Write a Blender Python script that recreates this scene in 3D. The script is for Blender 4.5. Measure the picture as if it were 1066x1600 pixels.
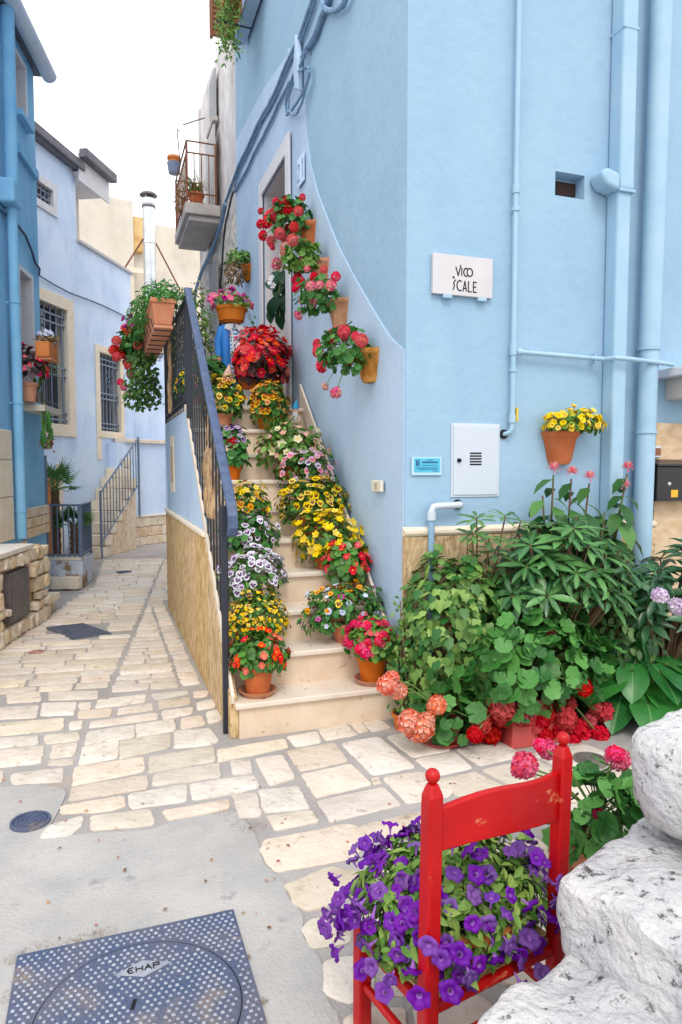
import bpy, math, random
import numpy as np
from mathutils import Vector, Matrix, noise as mnoise
random.seed(7)
rng = np.random.default_rng(7)
for o in list(bpy.data.objects):
    bpy.data.objects.remove(o)
S = bpy.context.scene
COL = S.collection
R = math.radians
U = random.uniform

# ---------------------------------------------------------------- camera
FPX, CXP, CYP, CAMZ = 1067.0, 533.0, 800.0, 1.55
YAW, PIT = R(19.3), R(3.75)
FW = Vector((math.sin(YAW)*math.cos(PIT), math.cos(YAW)*math.cos(PIT), -math.sin(PIT)))
RT = Vector((math.cos(YAW), -math.sin(YAW), 0))
UPV = RT.cross(FW)
CAM = Vector((0, 0, CAMZ))
cd = bpy.data.cameras.new('camera')
cd.sensor_fit = 'VERTICAL'
cd.sensor_height = 36.0
cd.sensor_width = 36.0
cd.lens = FPX/1600*36
cd.clip_start = 0.05
cd.clip_end = 500
cam = bpy.data.objects.new('camera', cd)
COL.objects.link(cam)
mm = Matrix((RT, UPV, -FW)).transposed().to_4x4()
mm.translation = CAM
cam.matrix_world = mm
S.camera = cam

# ---------------------------------------------------------------- sky, sun, exposure
SUN_EL, SUN_AZ = R(52), R(193)          # azimuth clockwise from +Y: behind and to the left of the camera
w = bpy.data.worlds.new('World')
S.world = w
w.use_nodes = True
nt = w.node_tree
nt.nodes.clear()
out = nt.nodes.new('ShaderNodeOutputWorld')
bg = nt.nodes.new('ShaderNodeBackground')
bg.inputs[1].default_value = 0.13
sky = nt.nodes.new('ShaderNodeTexSky')
sky.sky_type = 'NISHITA'
sky.sun_disc = False
sky.sun_elevation = SUN_EL
sky.sun_rotation = SUN_AZ
tc = nt.nodes.new('ShaderNodeTexCoord')
cn = nt.nodes.new('ShaderNodeTexNoise')
cn.inputs['Scale'].default_value = 2.2
cn.inputs['Detail'].default_value = 5
cr = nt.nodes.new('ShaderNodeMapRange')
cr.inputs[1].default_value = 0.3
cr.inputs[2].default_value = 0.6
cr.inputs[3].default_value = 0.8
cr.inputs[4].default_value = 0.97
mx = nt.nodes.new('ShaderNodeMix')
mx.data_type = 'RGBA'
mx.inputs[7].default_value = (10.2, 10.2, 10.4, 1)     # bright overcast cloud
nt.links.new(tc.outputs['Generated'], cn.inputs['Vector'])
nt.links.new(cn.outputs[0], cr.inputs[0])
nt.links.new(cr.outputs[0], mx.inputs[0])
nt.links.new(sky.outputs[0], mx.inputs[6])
nt.links.new(mx.outputs[2], bg.inputs[0])
nt.links.new(bg.outputs[0], out.inputs[0])
sd = bpy.data.lights.new('sun', 'SUN')
sd.energy = 1.15
sd.angle = R(22)
sd.color = (1.0, 0.95, 0.87)
so = bpy.data.objects.new('sun', sd)
COL.objects.link(so)
sdir = Vector((math.sin(SUN_AZ)*math.cos(SUN_EL), math.cos(SUN_AZ)*math.cos(SUN_EL), math.sin(SUN_EL)))
so.rotation_euler = sdir.to_track_quat('Z', 'Y').to_euler()
so.location = (-6, -6, 14)
S.view_settings.view_transform = 'Standard'
S.view_settings.look = 'None'
S.view_settings.gamma = 1
S.view_settings.use_curve_mapping = False
S.view_settings.exposure = 0.43
S.render.resolution_x, S.render.resolution_y = 682, 1024

# ---------------------------------------------------------------- measuring helpers (photo pixel -> point on a real plane of the place)
def ray(x, y): return FW + RT*((x-CXP)/FPX) - UPV*((y-CYP)/FPX)
def G(x, y, z=0.0):
    d = ray(x, y); return CAM + d*((z-CAMZ)/d.z)
def PX(x, y, X):
    d = ray(x, y); return CAM + d*(X/d.x)
def PY(x, y, Y):
    d = ray(x, y); return CAM + d*(Y/d.y)
def DEP(x, y, D): return CAM + ray(x, y)*D
class Wall:
    """vertical plane through o, running ang degrees right of +Y; n points out of the wall"""
    def __init__(s, o, ang, side=1):
        a = R(ang); s.o = Vector((o[0], o[1], 0)); s.u = Vector((math.sin(a), math.cos(a), 0))
        s.n = Vector((math.cos(a), -math.sin(a), 0))*side; s.ang = ang
    def P(s, t, z, d=0.0):
        p = s.o + s.u*t + s.n*d; return Vector((p.x, p.y, z))
    def hit(s, x, y, d=0.0):
        r = ray(x, y); p = CAM + r*((s.o + s.n*d - CAM).dot(s.n)/r.dot(s.n)); return (p-s.o).dot(s.u), p.z
    def M(s, t, z, d=0.0):
        """matrix: local x along wall, y outwards, z up"""
        m = Matrix((s.u, s.n, Vector((0, 0, 1)))).transposed().to_4x4(); m.translation = s.P(t, z, d); return m

# ---------------------------------------------------------------- materials
MATS = {}
def mat(name, col, col2=None, rough=0.75, scale=6.0, bump=0.0, bscale=60.0, metal=0.0, spec=0.3, rnd=0.0,
        tint=None, trans=0.0, vein=0, streak=0.0, ramp=(0.35, 0.65), detail=6, stretch=(1, 1, 1), spots=None, coat=0.0, bdetail=4, dist=0.0):
    if name in MATS: return MATS[name]
    m = bpy.data.materials.new(name); m.use_nodes = True
    t = m.node_tree; N = t.nodes; L = t.links
    p = N['Principled BSDF']
    p.inputs['Roughness'].default_value = rough
    p.inputs['Metallic'].default_value = metal
    p.inputs['Specular IOR Level'].default_value = spec
    p.inputs['Coat Weight'].default_value = coat
    tcn = N.new('ShaderNodeTexCoord'); mp = N.new('ShaderNodeMapping')
    mp.inputs['Scale'].default_value = stretch
    L.new(tcn.outputs['Object'], mp.inputs[0])
    vec = mp.outputs[0]
    if rnd or tint is None:
        oi = N.new('ShaderNodeObjectInfo')
    if rnd:
        va = N.new('ShaderNodeVectorMath'); va.operation = 'ADD'
        vs = N.new('ShaderNodeMath'); vs.operation = 'MULTIPLY'; vs.inputs[1].default_value = 37.0
        L.new(oi.outputs['Random'], vs.inputs[0]); L.new(vec, va.inputs[0]); L.new(vs.outputs[0], va.inputs[1]); vec = va.outputs[0]
    def rgb(c): return (c[0], c[1], c[2], 1)
    csock = None
    if col2 is not None:
        nz = N.new('ShaderNodeTexNoise'); nz.inputs['Scale'].default_value = scale; nz.inputs['Detail'].default_value = detail
        nz.inputs['Distortion'].default_value = dist; nz.inputs['Roughness'].default_value = 0.6
        L.new(vec, nz.inputs['Vector'])
        mr = N.new('ShaderNodeMapRange'); mr.inputs[1].default_value, mr.inputs[2].default_value = ramp
        L.new(nz.outputs[0], mr.inputs[0])
        mxn = N.new('ShaderNodeMix'); mxn.data_type = 'RGBA'
        mxn.inputs[6].default_value = rgb(col); mxn.inputs[7].default_value = rgb(col2)
        L.new(mr.outputs[0], mxn.inputs[0]); csock = mxn.outputs[2]
    if tint is not None:          # natural colour difference from leaf to leaf
        at = N.new('ShaderNodeAttribute'); at.attribute_name = 'tint'
        m2 = N.new('ShaderNodeMix'); m2.data_type = 'RGBA'; m2.inputs[7].default_value = rgb(tint)
        if csock: L.new(csock, m2.inputs[6])
        else: m2.inputs[6].default_value = rgb(col)
        L.new(at.outputs['Fac'], m2.inputs[0]); csock = m2.outputs[2]
    if spots:                     # (colour, scale, lo, hi)
        n2 = N.new('ShaderNodeTexNoise'); n2.inputs['Scale'].default_value = spots[1]; n2.inputs['Detail'].default_value = 5
        n2.inputs['Roughness'].default_value = 0.7
        L.new(vec, n2.inputs['Vector'])
        r2 = N.new('ShaderNodeMapRange'); r2.inputs[1].default_value, r2.inputs[2].default_value = spots[2], spots[3]
        L.new(n2.outputs[0], r2.inputs[0])
        m3 = N.new('ShaderNodeMix'); m3.data_type = 'RGBA'; m3.inputs[7].default_value = rgb(spots[0])
        if csock: L.new(csock, m3.inputs[6])
        else: m3.inputs[6].default_value = rgb(col)
        L.new(r2.outputs[0], m3.inputs[0]); csock = m3.outputs[2]
    if streak:                    # rain and damp streaks in old paint
        sm = N.new('ShaderNodeMapping'); sm.inputs['Scale'].default_value = (1.1, 1.1, 0.62); L.new(tcn.outputs['Object'], sm.inputs[0])
        sn = N.new('ShaderNodeTexNoise'); sn.inputs['Scale'].default_value = 1.6; sn.inputs['Detail'].default_value = 8; sn.inputs['Roughness'].default_value = 0.65; L.new(sm.outputs[0], sn.inputs['Vector'])
        sr_ = N.new('ShaderNodeMapRange'); sr_.inputs[1].default_value = 0.47; sr_.inputs[2].default_value = 0.72; sr_.inputs[4].default_value = streak; L.new(sn.outputs[0], sr_.inputs[0])
        sx_ = N.new('ShaderNodeMix'); sx_.data_type = 'RGBA'; sx_.blend_type = 'MULTIPLY'; sx_.inputs[7].default_value = (0.55, 0.62, 0.72, 1)
        if csock: L.new(csock, sx_.inputs[6])
        else: sx_.inputs[6].default_value = rgb(col)
        L.new(sr_.outputs[0], sx_.inputs[0]); csock = sx_.outputs[2]
    if vein:                      # midrib and side veins of a single leaf (leaf lies along its own x axis)
        sp = N.new('ShaderNodeSeparateXYZ'); L.new(tcn.outputs['Object'], sp.inputs[0])
        ab = N.new('ShaderNodeMath'); ab.operation = 'ABSOLUTE'; L.new(sp.outputs[1], ab.inputs[0])
        r1 = N.new('ShaderNodeMapRange'); r1.inputs[1].default_value = 0.006; r1.inputs[2].default_value = 0.022; r1.inputs[3].default_value = 1; r1.inputs[4].default_value = 0; L.new(ab.outputs[0], r1.inputs[0])
        k1 = N.new('ShaderNodeMath'); k1.operation = 'MULTIPLY_ADD'; k1.inputs[1].default_value = -0.9; L.new(ab.outputs[0], k1.inputs[0]); L.new(sp.outputs[0], k1.inputs[2])
        k2 = N.new('ShaderNodeMath'); k2.operation = 'MULTIPLY'; k2.inputs[1].default_value = 11.0; L.new(k1.outputs[0], k2.inputs[0])
        k3 = N.new('ShaderNodeMath'); k3.operation = 'PINGPONG'; k3.inputs[1].default_value = 0.5; L.new(k2.outputs[0], k3.inputs[0])
        k4 = N.new('ShaderNodeMapRange'); k4.inputs[1].default_value = 0.0; k4.inputs[2].default_value = 0.09; k4.inputs[3].default_value = 0.55; k4.inputs[4].default_value = 0; L.new(k3.outputs[0], k4.inputs[0])
        k5 = N.new('ShaderNodeMath'); k5.operation = 'MAXIMUM'; L.new(r1.outputs[0], k5.inputs[0]); L.new(k4.outputs[0], k5.inputs[1])
        k6 = N.new('ShaderNodeMath'); k6.operation = 'MULTIPLY'; k6.inputs[1].default_value = vein; L.new(k5.outputs[0], k6.inputs[0])
        vm = N.new('ShaderNodeMix'); vm.data_type = 'RGBA'; vm.inputs[7].default_value = (0.20, 0.40, 0.13, 1); L.new(csock, vm.inputs[6]); L.new(k6.outputs[0], vm.inputs[0]); csock = vm.outputs[2]
    if rnd:
        hv = N.new('ShaderNodeHueSaturation')
        rm = N.new('ShaderNodeMapRange'); rm.inputs[3].default_value = 1-rnd; rm.inputs[4].default_value = 1+rnd*0.5
        L.new(oi.outputs['Random'], rm.inputs[0]); L.new(rm.outputs[0], hv.inputs['Value'])
        r4 = N.new('ShaderNodeMath'); r4.operation = 'MULTIPLY'; r4.inputs[1].default_value = 7.31
        r5 = N.new('ShaderNodeMath'); r5.operation = 'FRACT'
        r6 = N.new('ShaderNodeMapRange'); r6.inputs[3].default_value = 1-rnd*2; r6.inputs[4].default_value = 1+rnd*2
        L.new(oi.outputs['Random'], r4.inputs[0]); L.new(r4.outputs[0], r5.inputs[0]); L.new(r5.outputs[0], r6.inputs[0])
        L.new(r6.outputs[0], hv.inputs['Saturation'])
        r7 = N.new('ShaderNodeMath'); r7.operation = 'MULTIPLY'; r7.inputs[1].default_value = 13.7
        r8 = N.new('ShaderNodeMath'); r8.operation = 'FRACT'; r9 = N.new('ShaderNodeMapRange'); r9.inputs[3].default_value = 0.5-rnd*0.09; r9.inputs[4].default_value = 0.5+rnd*0.07
        L.new(oi.outputs['Random'], r7.inputs[0]); L.new(r7.outputs[0], r8.inputs[0]); L.new(r8.outputs[0], r9.inputs[0]); L.new(r9.outputs[0], hv.inputs['Hue'])
        if csock: L.new(csock, hv.inputs['Color'])
        else: hv.inputs['Color'].default_value = rgb(col)
        csock = hv.outputs[0]
    if csock: L.new(csock, p.inputs['Base Color'])
    else: p.inputs['Base Color'].default_value = rgb(col)
    if bump:
        bn = N.new('ShaderNodeTexNoise'); bn.inputs['Scale'].default_value = bscale; bn.inputs['Detail'].default_value = bdetail
        L.new(vec, bn.inputs['Vector'])
        bp = N.new('ShaderNodeBump'); bp.inputs['Strength'].default_value = min(1, bump); bp.inputs['Distance'].default_value = 0.02
        L.new(bn.outputs[0], bp.inputs['Height']); L.new(bp.outputs[0], p.inputs['Normal'])
    if trans:
        tr = N.new('ShaderNodeBsdfTranslucent'); ms = N.new('ShaderNodeMixShader'); ms.inputs[0].default_value = trans
        if csock: L.new(csock, tr.inputs[0])
        else: tr.inputs[0].default_value = rgb(col)
        L.new(p.outputs[0], ms.inputs[1]); L.new(tr.outputs[0], ms.inputs[2])
        L.new(ms.outputs[0], N['Material Output'].inputs[0])
    MATS[name] = m
    return m

BLUE = mat('blue_plaster', (0.285, 0.452, 0.60), (0.325, 0.483, 0.622), rough=0.85, scale=1.6, streak=0.20, bump=0.30, bscale=14, bdetail=7, spec=0.2, spots=((0.275, 0.44, 0.59), 5, 0.55, 0.8))
LAV = mat('pale_blue_plaster', (0.43, 0.575, 0.74), (0.465, 0.60, 0.755), rough=0.85, scale=1.8, streak=0.35, bump=0.22, bscale=16, bdetail=7, spec=0.2)
DEEPBLUE = mat('strong_blue_plaster', (0.19, 0.46, 0.71), (0.27, 0.54, 0.77), rough=0.85, scale=1.5, streak=0.5, bump=0.3, bscale=14, bdetail=7, spec=0.2)
PALE = mat('faded_blue_plaster', (0.56, 0.70, 0.92), (0.66, 0.77, 0.93), rough=0.9, scale=1.3, streak=0.5, bump=0.25, bscale=14, bdetail=7, spec=0.15)
CREAM = mat('cream_plaster', (0.62, 0.56, 0.47), (0.70, 0.65, 0.57), rough=0.9, scale=0.8, streak=0.4, bump=0.2, bscale=10, spec=0.15)
WHITEP = mat('white_paint', (0.66, 0.66, 0.69), (0.60, 0.61, 0.65), rough=0.6, scale=5, bump=0.05)
WHITEM = mat('white_metal', (0.53, 0.59, 0.67), rough=0.4, spec=0.5)
PIPEB = mat('blue_pipe_paint', (0.30, 0.48, 0.63), (0.36, 0.53, 0.66), rough=0.5, scale=4, bump=0.05, bscale=30)
LIMEST = mat('cream_limestone', (0.74, 0.62, 0.46), (0.80, 0.72, 0.60), rough=0.85, scale=7, bump=0.35, bscale=35, rnd=0.06)
PAVE = mat('paving_limestone', (0.68, 0.605, 0.515), (0.55, 0.475, 0.39), rough=0.65, scale=6, bump=0.5, bscale=30, rnd=0.16, ramp=(0.42, 0.72), spots=((0.36, 0.28, 0.21), 15, 0.58, 0.74), bdetail=10)
MORT = mat('grey_mortar', (0.31, 0.29, 0.28), (0.41, 0.385, 0.37), rough=0.92, scale=1.7, bump=0.5, bscale=70, spots=((0.42, 0.30, 0.19), 1.9, 0.63, 0.74), bdetail=8)
CONC = mat('smooth_concrete', (0.37, 0.36, 0.35), (0.46, 0.44, 0.42), rough=0.9, scale=2.4, streak=0.5, bump=0.35, bscale=80, spots=((0.29, 0.28, 0.29), 6, 0.60, 0.70), bdetail=9)
CLAD = mat('rough_tufa_cladding', (0.46, 0.30, 0.14), (0.70, 0.52, 0.29), rough=0.95, scale=22, bump=1.0, bscale=30, bdetail=9, stretch=(1, 1, 0.40), rnd=0.06, dist=0.9, ramp=(0.40, 0.60), spots=((0.22, 0.12, 0.045), 26, 0.57, 0.66))
TREAD = mat('pale_marble_tread', (0.74, 0.66, 0.56), (0.66, 0.56, 0.46), rough=0.45, scale=3, bump=0.05, spec=0.4, spots=((0.58, 0.46, 0.34), 9, 0.62, 0.8))
RISER = mat('veined_marble_riser', (0.66, 0.51, 0.37), (0.73, 0.60, 0.46), rough=0.5, scale=4, bump=0.1, bscale=30, spec=0.35, spots=((0.46, 0.29, 0.16), 11, 0.63, 0.69), dist=1.2)
TERRA = mat('terracotta', (0.52, 0.17, 0.065), (0.60, 0.235, 0.10), rough=0.75, scale=9, bump=0.12, bscale=50, rnd=0.1)
OLDTERRA = mat('aged_terracotta', (0.36, 0.15, 0.06), (0.62, 0.35, 0.17), rough=0.8, scale=12, bump=0.5, bscale=30, rnd=0.1, stretch=(1, 1, 0.5))
SOIL = mat('dark_soil', (0.05, 0.03, 0.02), (0.09, 0.06, 0.04), rough=1, scale=30, bump=0.6)
IRON = mat('black_iron', (0.018, 0.022, 0.035), rough=0.5, spec=0.5, metal=0.0)
RAILB = mat('handrail_paint', (0.045, 0.07, 0.145), (0.075, 0.115, 0.215), rough=0.42, scale=20, bump=0.1, spec=0.5)
GREYIRON = mat('grey_blue_iron', (0.12, 0.17, 0.26), (0.16, 0.21, 0.30), rough=0.5, scale=12, spec=0.45)
RUST = mat('rusty_iron', (0.16, 0.06, 0.03), (0.26, 0.12, 0.07), rough=0.8, scale=20, bump=0.3)
GREYMET = mat('dull_grey_metal', (0.13, 0.12, 0.125), (0.18, 0.165, 0.16), rough=0.55, scale=10, metal=0.3, bump=0.08)
CASTIRON = mat('worn_cast_iron', (0.07, 0.105, 0.20), (0.14, 0.145, 0.195), rough=0.55, scale=4, metal=0.3, bump=0.4, bscale=90, spots=((0.28, 0.22, 0.18), 7, 0.56, 0.72))
REDW = mat('red_painted_wood', (0.50, 0.003, 0.004), (0.40, 0.003, 0.004), rough=0.38, scale=10, bump=0.12, bscale=18, spec=0.3, spots=((0.60, 0.17, 0.08), 16, 0.64, 0.70), stretch=(0.5, 1, 1), coat=0.05)
BROWNW = mat('brown_wood', (0.20, 0.075, 0.03), (0.28, 0.12, 0.055), rough=0.6, scale=6, bump=0.2, stretch=(6, 6, 0.6))
DRIFT = mat('weathered_driftwood', (0.26, 0.15, 0.075), (0.52, 0.36, 0.20), rough=0.9, scale=9, bump=1.0, bscale=14, stretch=(4, 4, 0.8), dist=1.0, ramp=(0.4, 0.6))
OLDPLASTER = mat('weathered_grey_plaster', (0.55, 0.51, 0.50), (0.74, 0.71, 0.69), rough=0.95, scale=2.2, bump=0.7, bscale=9, spots=((0.22, 0.21, 0.22), 2.4, 0.58, 0.8), stretch=(1, 1, 0.35), bdetail=9)
RUBBLE = mat('old_rubble_stone', (0.55, 0.49, 0.43), (0.78, 0.72, 0.66), rough=0.95, scale=5, bump=0.9, bscale=9, spots=((0.30, 0.17, 0.10), 4, 0.6, 0.75), rnd=0.12)
WALLST = mat('rubble_wall_limestone', (0.62, 0.48, 0.32), (0.79, 0.68, 0.53), rough=0.92, scale=9, bump=0.8, bscale=22, rnd=0.14, spots=((0.42, 0.25, 0.10), 6, 0.58, 0.75))
ROUGHW = mat('lichened_white_limestone', (0.42, 0.43, 0.46), (0.62, 0.615, 0.60), rough=0.95, scale=6, bump=1.0, bscale=42, bdetail=12, spots=((0.09, 0.085, 0.09), 30, 0.575, 0.66))
DARK = mat('dark_void', (0.012, 0.012, 0.014), rough=0.9)
GLASS = mat('dark_window_glass', (0.05, 0.06, 0.08), rough=0.12, spec=0.6)
CABLE = mat('blue_painted_cable', (0.19, 0.33, 0.50), (0.13, 0.21, 0.33), rough=0.7, scale=14)
GUTTER = mat('grey_gutter', (0.10, 0.10, 0.125), (0.15, 0.15, 0.17), rough=0.5, scale=6, metal=0.2)
STEEL = mat('galvanised_steel', (0.52, 0.55, 0.58), (0.66, 0.68, 0.70), rough=0.32, metal=0.85, scale=5)
SLAB = mat('stained_slab_concrete', (0.40, 0.36, 0.34), (0.52, 0.47, 0.44), rough=0.95, scale=4, bump=0.5, bscale=20)
STRAW = mat('woven_straw', (0.45, 0.30, 0.13), (0.58, 0.42, 0.2), rough=0.8, scale=40, bump=0.8, bscale=60)
REDPLAST = mat('red_plastic_planter', (0.44, 0.055, 0.05), (0.48, 0.075, 0.065), rough=0.45, scale=5, spec=0.4)
BARK = mat('brown_bark', (0.13, 0.075, 0.04), (0.22, 0.14, 0.08), rough=0.95, scale=14, bump=0.9, bscale=40)
STEM = mat('green_stem', (0.12, 0.22, 0.05), (0.18, 0.28, 0.08), rough=0.6, scale=10)
WOODSTEM = mat('woody_stem', (0.16, 0.10, 0.055), (0.22, 0.15, 0.09), rough=0.9, scale=20, bump=0.5)
# foliage: base colour, lighter leaf colour
def leafmat(n, a, b, rough=0.45, trans=0.22, spec=0.35, vein=0):
    return mat(n, a, tuple(c*0.6 for c in a), tint=b, rough=rough, trans=trans, spec=spec, vein=vein, scale=2.5 if vein else 30)
LF_GER = leafmat('geranium_leaf', (0.030, 0.16, 0.028), (0.11, 0.33, 0.07), vein=0.35)
LF_PAN = leafmat('pansy_leaf', (0.032, 0.15, 0.02), (0.13, 0.32, 0.05))
LF_BRIGHT = leafmat('bright_leaf', (0.07, 0.23, 0.025), (0.24, 0.42, 0.08))
LF_PET = leafmat('petunia_leaf', (0.09, 0.25, 0.03), (0.32, 0.46, 0.10))
LF_IVY = leafmat('ivy_leaf', (0.03, 0.165, 0.03), (0.26, 0.42, 0.10), rough=0.4)
LF_RHO = leafmat('shrub_leaf', (0.022, 0.115, 0.035), (0.10, 0.27, 0.07), rough=0.3, trans=0.12, spec=0.5, vein=0.45)
LF_BERG = leafmat('broad_leaf', (0.022, 0.175, 0.035), (0.06, 0.30, 0.05), rough=0.32, trans=0.2, spec=0.5, vein=0.55)
LF_DARK = leafmat('bronze_begonia_leaf', (0.045, 0.02, 0.022), (0.14, 0.10, 0.11), rough=0.35, spec=0.5)
LF_BEG = leafmat('begonia_leaf', (0.05, 0.19, 0.025), (0.13, 0.32, 0.05), rough=0.3, spec=0.5)
LF_PALM = leafmat('palm_leaf', (0.05, 0.17, 0.04), (0.17, 0.33, 0.10), rough=0.4)
LF_DRY = leafmat('dry_leaf', (0.22, 0.11, 0.04), (0.36, 0.24, 0.10), rough=0.8)
LF_GREY = leafmat('silver_leaf', (0.30, 0.36, 0.30), (0.55, 0.60, 0.52), rough=0.7)
LF_YG = leafmat('yellow_green_leaf', (0.14, 0.20, 0.05), (0.36, 0.32, 0.10), rough=0.7)
def pet(n, c, c2=None, **k): return mat('petal_'+n, c, c2, rough=0.6, trans=0.2, spec=0.2, scale=60, rnd=0.07, **k)
P_RED = pet('red', (0.66, 0.006, 0.025), (0.78, 0.02, 0.045))
P_DEEPRED = pet('deep_red', (0.52, 0.003, 0.004), (0.66, 0.006, 0.005))
P_SCAR = pet('scarlet', (0.78, 0.035, 0.012), (0.85, 0.09, 0.03))
P_PINK = pet('hot_pink', (0.80, 0.06, 0.22), (0.88, 0.20, 0.36))
P_ROSE = pet('rose_red', (0.74, 0.02, 0.075), (0.82, 0.07, 0.13))
P_CORAL = pet('coral', (0.80, 0.17, 0.09), (0.88, 0.36, 0.24))
P_MAG = pet('magenta', (0.50, 0.02, 0.26), (0.68, 0.09, 0.40))
P_PURP = mat('petal_violet_speckled', (0.115, 0.004, 0.27), (0.18, 0.012, 0.37), rough=0.55, trans=0.15, scale=30, rnd=0.12, spots=((0.78, 0.68, 0.86), 95, 0.67, 0.70))
P_VIO = pet('dark_violet', (0.07, 0.01, 0.16))
P_LIL = pet('lilac', (0.56, 0.33, 0.62), (0.72, 0.55, 0.78))
P_WHITE = pet('white', (0.80, 0.78, 0.82), (0.74, 0.70, 0.80))
P_YEL = pet('yellow', (0.86, 0.60, 0.012), (0.88, 0.70, 0.04))
P_GOLD = pet('golden', (0.84, 0.42, 0.012), (0.86, 0.52, 0.03))
P_ORA = pet('orange', (0.82, 0.24, 0.015), (0.85, 0.34, 0.03))
P_MAR = pet('maroon', (0.10, 0.008, 0.015), (0.15, 0.012, 0.02))
P_BROWN = pet('rust_brown', (0.30, 0.04, 0.01), (0.42, 0.07, 0.015))
P_CREAM = pet('cream', (0.84, 0.80, 0.55), (0.82, 0.74, 0.50))
P_SALM = pet('salmon', (0.84, 0.38, 0.30), (0.88, 0.55, 0.44))
P_PALEB = pet('pale_blue', (0.50, 0.58, 0.80), (0.62, 0.68, 0.86))

# ---------------------------------------------------------------- mesh builder
class MB:
    def __init__(s): s.v = []; s.f = []; s.m = []
    def add(s, vs, fs, mi=0):
        b = len(s.v); s.v.extend([tuple(v) for v in vs]); s.f.extend([tuple(i+b for i in f) for f in fs]); s.m.extend([mi]*len(fs)); return s
    def box(s, x0, y0, z0, x1, y1, z1, mi=0, M=None):
        vs = [Vector(p) for p in ((x0, y0, z0), (x1, y0, z0), (x1, y1, z0), (x0, y1, z0), (x0, y0, z1), (x1, y0, z1), (x1, y1, z1), (x0, y1, z1))]
        if M is not None: vs = [M @ v for v in vs]
        return s.add(vs, [(0, 3, 2, 1), (4, 5, 6, 7), (0, 1, 5, 4), (1, 2, 6, 5), (2, 3, 7, 6), (3, 0, 4, 7)], mi)
    def prism(s, poly, h0, h1, fn, mi=0):
        """poly in 2d extruded from h0 to h1; fn(a, b, h) -> point"""
        n = len(poly)
        vs = [fn(a, b, h0) for a, b in poly]+[fn(a, b, h1) for a, b in poly]
        fs = [tuple(range(n))[::-1], tuple(range(n, 2*n))]+[(i, (i+1) % n, n+(i+1) % n, n+i) for i in range(n)]
        return s.add(vs, fs, mi)
    def tube(s, pts, r, seg=8, mi=0, cap=True):
        pts = [Vector(p) for p in pts]; n = len(pts)
        rs = r if isinstance(r, (list, tuple)) else [r]*n
        vs = []; fs = []
        ref = None
        for i, p in enumerate(pts):
            t = (pts[min(i+1, n-1)]-pts[max(i-1, 0)]).normalized()
            if ref is None:
                ref = Vector((0, 0, 1)) if abs(t.z) < 0.9 else Vector((1, 0, 0))
            a = (ref - t*ref.dot(t)).normalized(); ref = a; b = t.cross(a)
            for k in range(seg):
                c = 2*math.pi*k/seg
                vs.append(p+(a*math.cos(c)+b*math.sin(c))*rs[i])
        for i in range(n-1):
            for k in range(seg):
                fs.append((i*seg+k, i*seg+(k+1) % seg, (i+1)*seg+(k+1) % seg, (i+1)*seg+k))
        if cap: fs.append(tuple(range(seg))[::-1]); fs.append(tuple(range((n-1)*seg, n*seg)))
        return s.add(vs, fs, mi)
    def lathe(s, prof, seg=24, mi=0, c=(0, 0, 0), a0=0.0, a1=2*math.pi, mod=None, M=None):
        full = abs(a1-a0-2*math.pi) < 1e-6
        k = seg if full else seg+1
        vs = []; fs = []
        for (r, z) in prof:
            for i in range(k):
                a = a0+(a1-a0)*i/seg
                rr = r*(mod(a, z) if mod else 1)
                v = Vector((c[0]+rr*math.cos(a), c[1]+rr*math.sin(a), c[2]+z))
                vs.append(M @ v if M is not None else v)
        for j in range(len(prof)-1):
            for i in range(seg):
                i2 = (i+1) % k if full else i+1
                fs.append((j*k+i, j*k+i2, (j+1)*k+i2, (j+1)*k+i))
        return s.add(vs, fs, mi)
    def build(s, name, mats, parent=None, world=True, bevel=0.0, smooth=False, kind=None, bseg=2):
        me = bpy.data.meshes.new(name)
        vs = s.v
        if parent is not None and world:
            pl = parent_origin(parent); vs = [(x-pl[0], y-pl[1], z-pl[2]) for x, y, z in vs]
        elif parent is None and world and vs:
            pass
        me.from_pydata(vs, [], s.f)
        ml = mats if isinstance(mats, (list, tuple)) else [mats]
        for m in ml: me.materials.append(m)
        if len(ml) > 1: me.polygons.foreach_set('material_index', s.m)
        if smooth:
            me.shade_smooth(); me.set_sharp_from_angle(angle=0.7)
        me.update()
        o = bpy.data.objects.new(name, me); COL.objects.link(o)
        if parent is not None: o.parent = parent
        if bevel:
            b = o.modifiers.new('bevel', 'BEVEL'); b.width = bevel; b.segments = bseg; b.limit_method = 'ANGLE'; b.angle_limit = 0.6
        if kind: o['kind'] = kind
        return o
def parent_origin(p):
    v = Vector((0, 0, 0))
    while p is not None:
        v += p.location; p = p.parent
    return v
def tag(o, label, cat, group=None):
    o['label'] = label; o['category'] = cat
    if group: o['group'] = group
    return o
def thing(name, label, cat, loc=(0, 0, 0), rz=0.0, group=None):
    o = bpy.data.objects.new(name, None); o.empty_display_size = 0.1
    COL.objects.link(o); o.location = loc; o.rotation_euler = (0, 0, rz)
    return tag(o, label, cat, group)
def struct(o):
    o['kind'] = 'structure'; return o
def inst(name, me, parent, M):
    o = bpy.data.objects.new(name, me); COL.objects.link(o); o.parent = parent; o.matrix_basis = M; return o
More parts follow.
